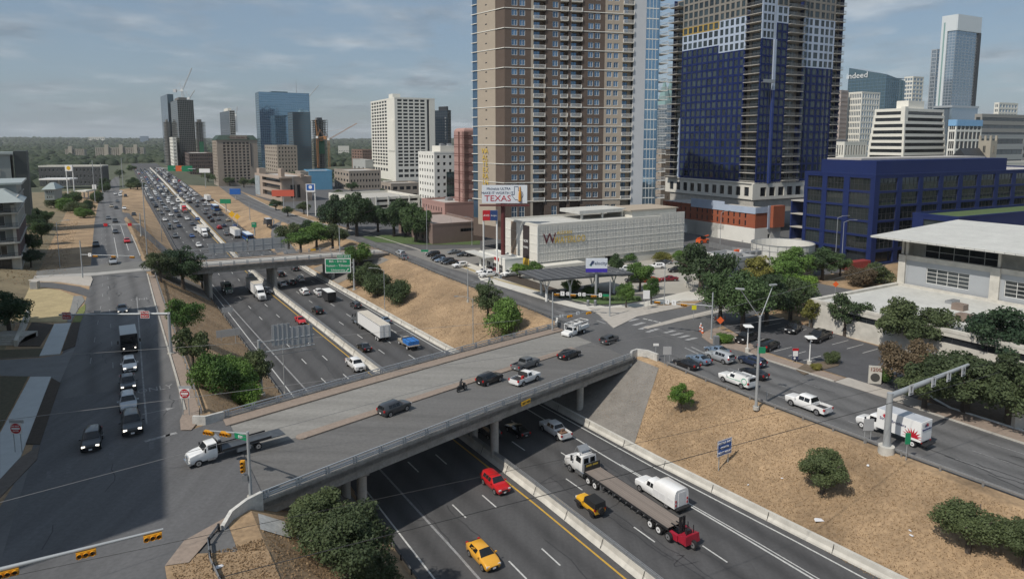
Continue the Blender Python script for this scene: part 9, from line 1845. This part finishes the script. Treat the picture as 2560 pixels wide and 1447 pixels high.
# ---------------------------------------------------------------- slim poles along roads
for i, (x, y, yt, z, w_) in enumerate(((368,640,455,9,.14),(405,605,480,6,.1),(520,730,645,1,.1),(1210,690,530,6,.14),(1068,640,515,6,.1),(1128,605,545,6,.09),(735,520,440,6,.12),(430,575,480,4,.1),(258,500,408,8,.2),(238,505,400,8,.2),(308,470,395,7,.25))):
    b0 = P(x,y,z); t_ = PD(x,yt,b0.y); pole_thing('utility_pole', f'{ordn(i+1)} slender bare pole standing along the roads', 'pole', b0, t_.z-z, w_, POLE, False).__setitem__('group','bare poles along the roads')
# ---------------------------------------------------------------- overhead wires
WIRE = mat('wire_grey', (.22,.22,.22), rough=.6, var=.05); WIRED = mat('wire_dark', (.03,.03,.03), rough=.6, var=.05)
def wire(label, a, b_, z, r, m, sag=.6):
    p0 = P(*a, z); p1 = P(*b_, z); n = 24; pts = []
    for i in range(n+1): f = i/n; p_ = p0.lerp(p1,f); p_.z -= sag*4*f*(1-f)*.5; pts.append(p_-p0)
    MB().tube(pts, r, 5).build('overhead_wire', m, None, p0, label=label, cat='wire')
wire('thin grey overhead wire crossing the whole picture above the tow truck', (-60,1271), (2600,555), 17, .02, WIRE); wire('thin grey overhead wire crossing above the left slope thicket', (-60,1058), (1960,795), 17, .024, WIRE); wire('thin grey overhead wire crossing below the wrong way signs', (-60,900), (1300,800), 17, .022, WIRE); wire('thick dark overhead wire crossing above the yellow off-road vehicle', (560,1440), (2500,930), 15, .028, WIRED); wire('dark overhead wire crossing above the red crossover', (-60,1458), (2600,880), 15, .016, WIRED)
# curved ramp wall with railing
rw = thing('ramp_wall', 'curved pale ramp wall with mesh railing below the spreading oak', 'wall', P(1740,742,6)); pts = [P(x,y,6)-rw.location for x,y in ((1790,745),(1760,737),(1735,727),(1718,718),(1712,710),(1725,703),(1760,700),(1800,702))]
for a, c_ in zip(pts[:-1],pts[1:]):
    MB().bar(a+Vector((0,0,.5)), c_+Vector((0,0,.5)), .3, 1.0).build('wall', CONC_L, rw); q = MB()
    for h in (1.15,2.0): q.bar(a+Vector((0,0,h)), c_+Vector((0,0,h)), .06)
    for i in range(5): p_ = a.lerp(c_,i/4); q.bar(p_+Vector((0,0,1)), p_+Vector((0,0,2.05)), .05)
    q.build('railing', STEEL, rw)
# building-site odds and ends behind the parking structure
def site(name, label, cat, px, size, m, rz=.5, legs=None):
    r_ = thing(name, label, cat, P(*px, 6.05), rz); a, b_, c_ = size; MB().box(-a/2,a/2,-b_/2,b_/2,.1,c_).build('body', m, r_)
    q = MB()
    for k in range(8): x = -a/2+a*(k+.5)/8; q.box(x-.05,x+.05,-b_/2-.04,-b_/2,.15,c_-.05)
    q.build('rib', m, r_); return r_
site('waste_container', 'long red waste container beside the blue office', 'container', (2140,672), (9,2.4,2.2), mat('container_red', (.24,.035,.03), rough=.6, var=.15), .5)
for i, x in enumerate((1842,1856)): site('road_barrier', ('red' if i == 0 else 'white')+' plastic barrier near the brick podium', 'barrier', (x,634), (2,.6,1.3), ORG if i == 0 else SW)
lf_ = site('telehandler', 'orange telehandler parked by the brick podium', 'machine', (1756,607), (4.2,2,1.3), ORG); MB().box(-.8,.6,-.9,.1,1.3,2.4).build('cab', GLASS, lf_); MB().bar((-2,.5,1.5),(3.4,.5,2.4),.35,.35).build('boom', ORG, lf_); wheels(lf_, (1.4,-1.4), 1.0, .55, .4, RIM)
cf_ = [P(x,y,6) for x,y in ((1772,618),(1830,632),(1900,640))]
fn = thing('site_fence', 'pale mesh construction fence before the brick podium', 'fence', cf_[0])
for a, b_ in zip(cf_[:-1],cf_[1:]):
    for k in range(6): p0 = a.lerp(b_,k/6)-cf_[0]; p1 = a.lerp(b_,(k+.94)/6)-cf_[0]; MB().bar(p0+Vector((0,0,1)), p1+Vector((0,0,1)), .05, 1.8).build('panel', STEEL, fn)
# haze: thin even air over the whole place
hz = MB().box(-9500,9500,-220,13500,-1.5,260); m = bpy.data.materials.new('haze_air'); m.use_nodes = True; t_ = m.node_tree; t_.nodes.clear(); pv = t_.nodes.new('ShaderNodeVolumePrincipled'); pv.inputs['Density'].default_value = 6e-5; pv.inputs['Color'].default_value = (.93,.97,1,1); pv.inputs['Anisotropy'].default_value = -.1; ou = t_.nodes.new('ShaderNodeOutputMaterial'); t_.links.new(pv.outputs[0], ou.inputs['Volume']); hzo = hz.build('haze', m, kind='stuff')
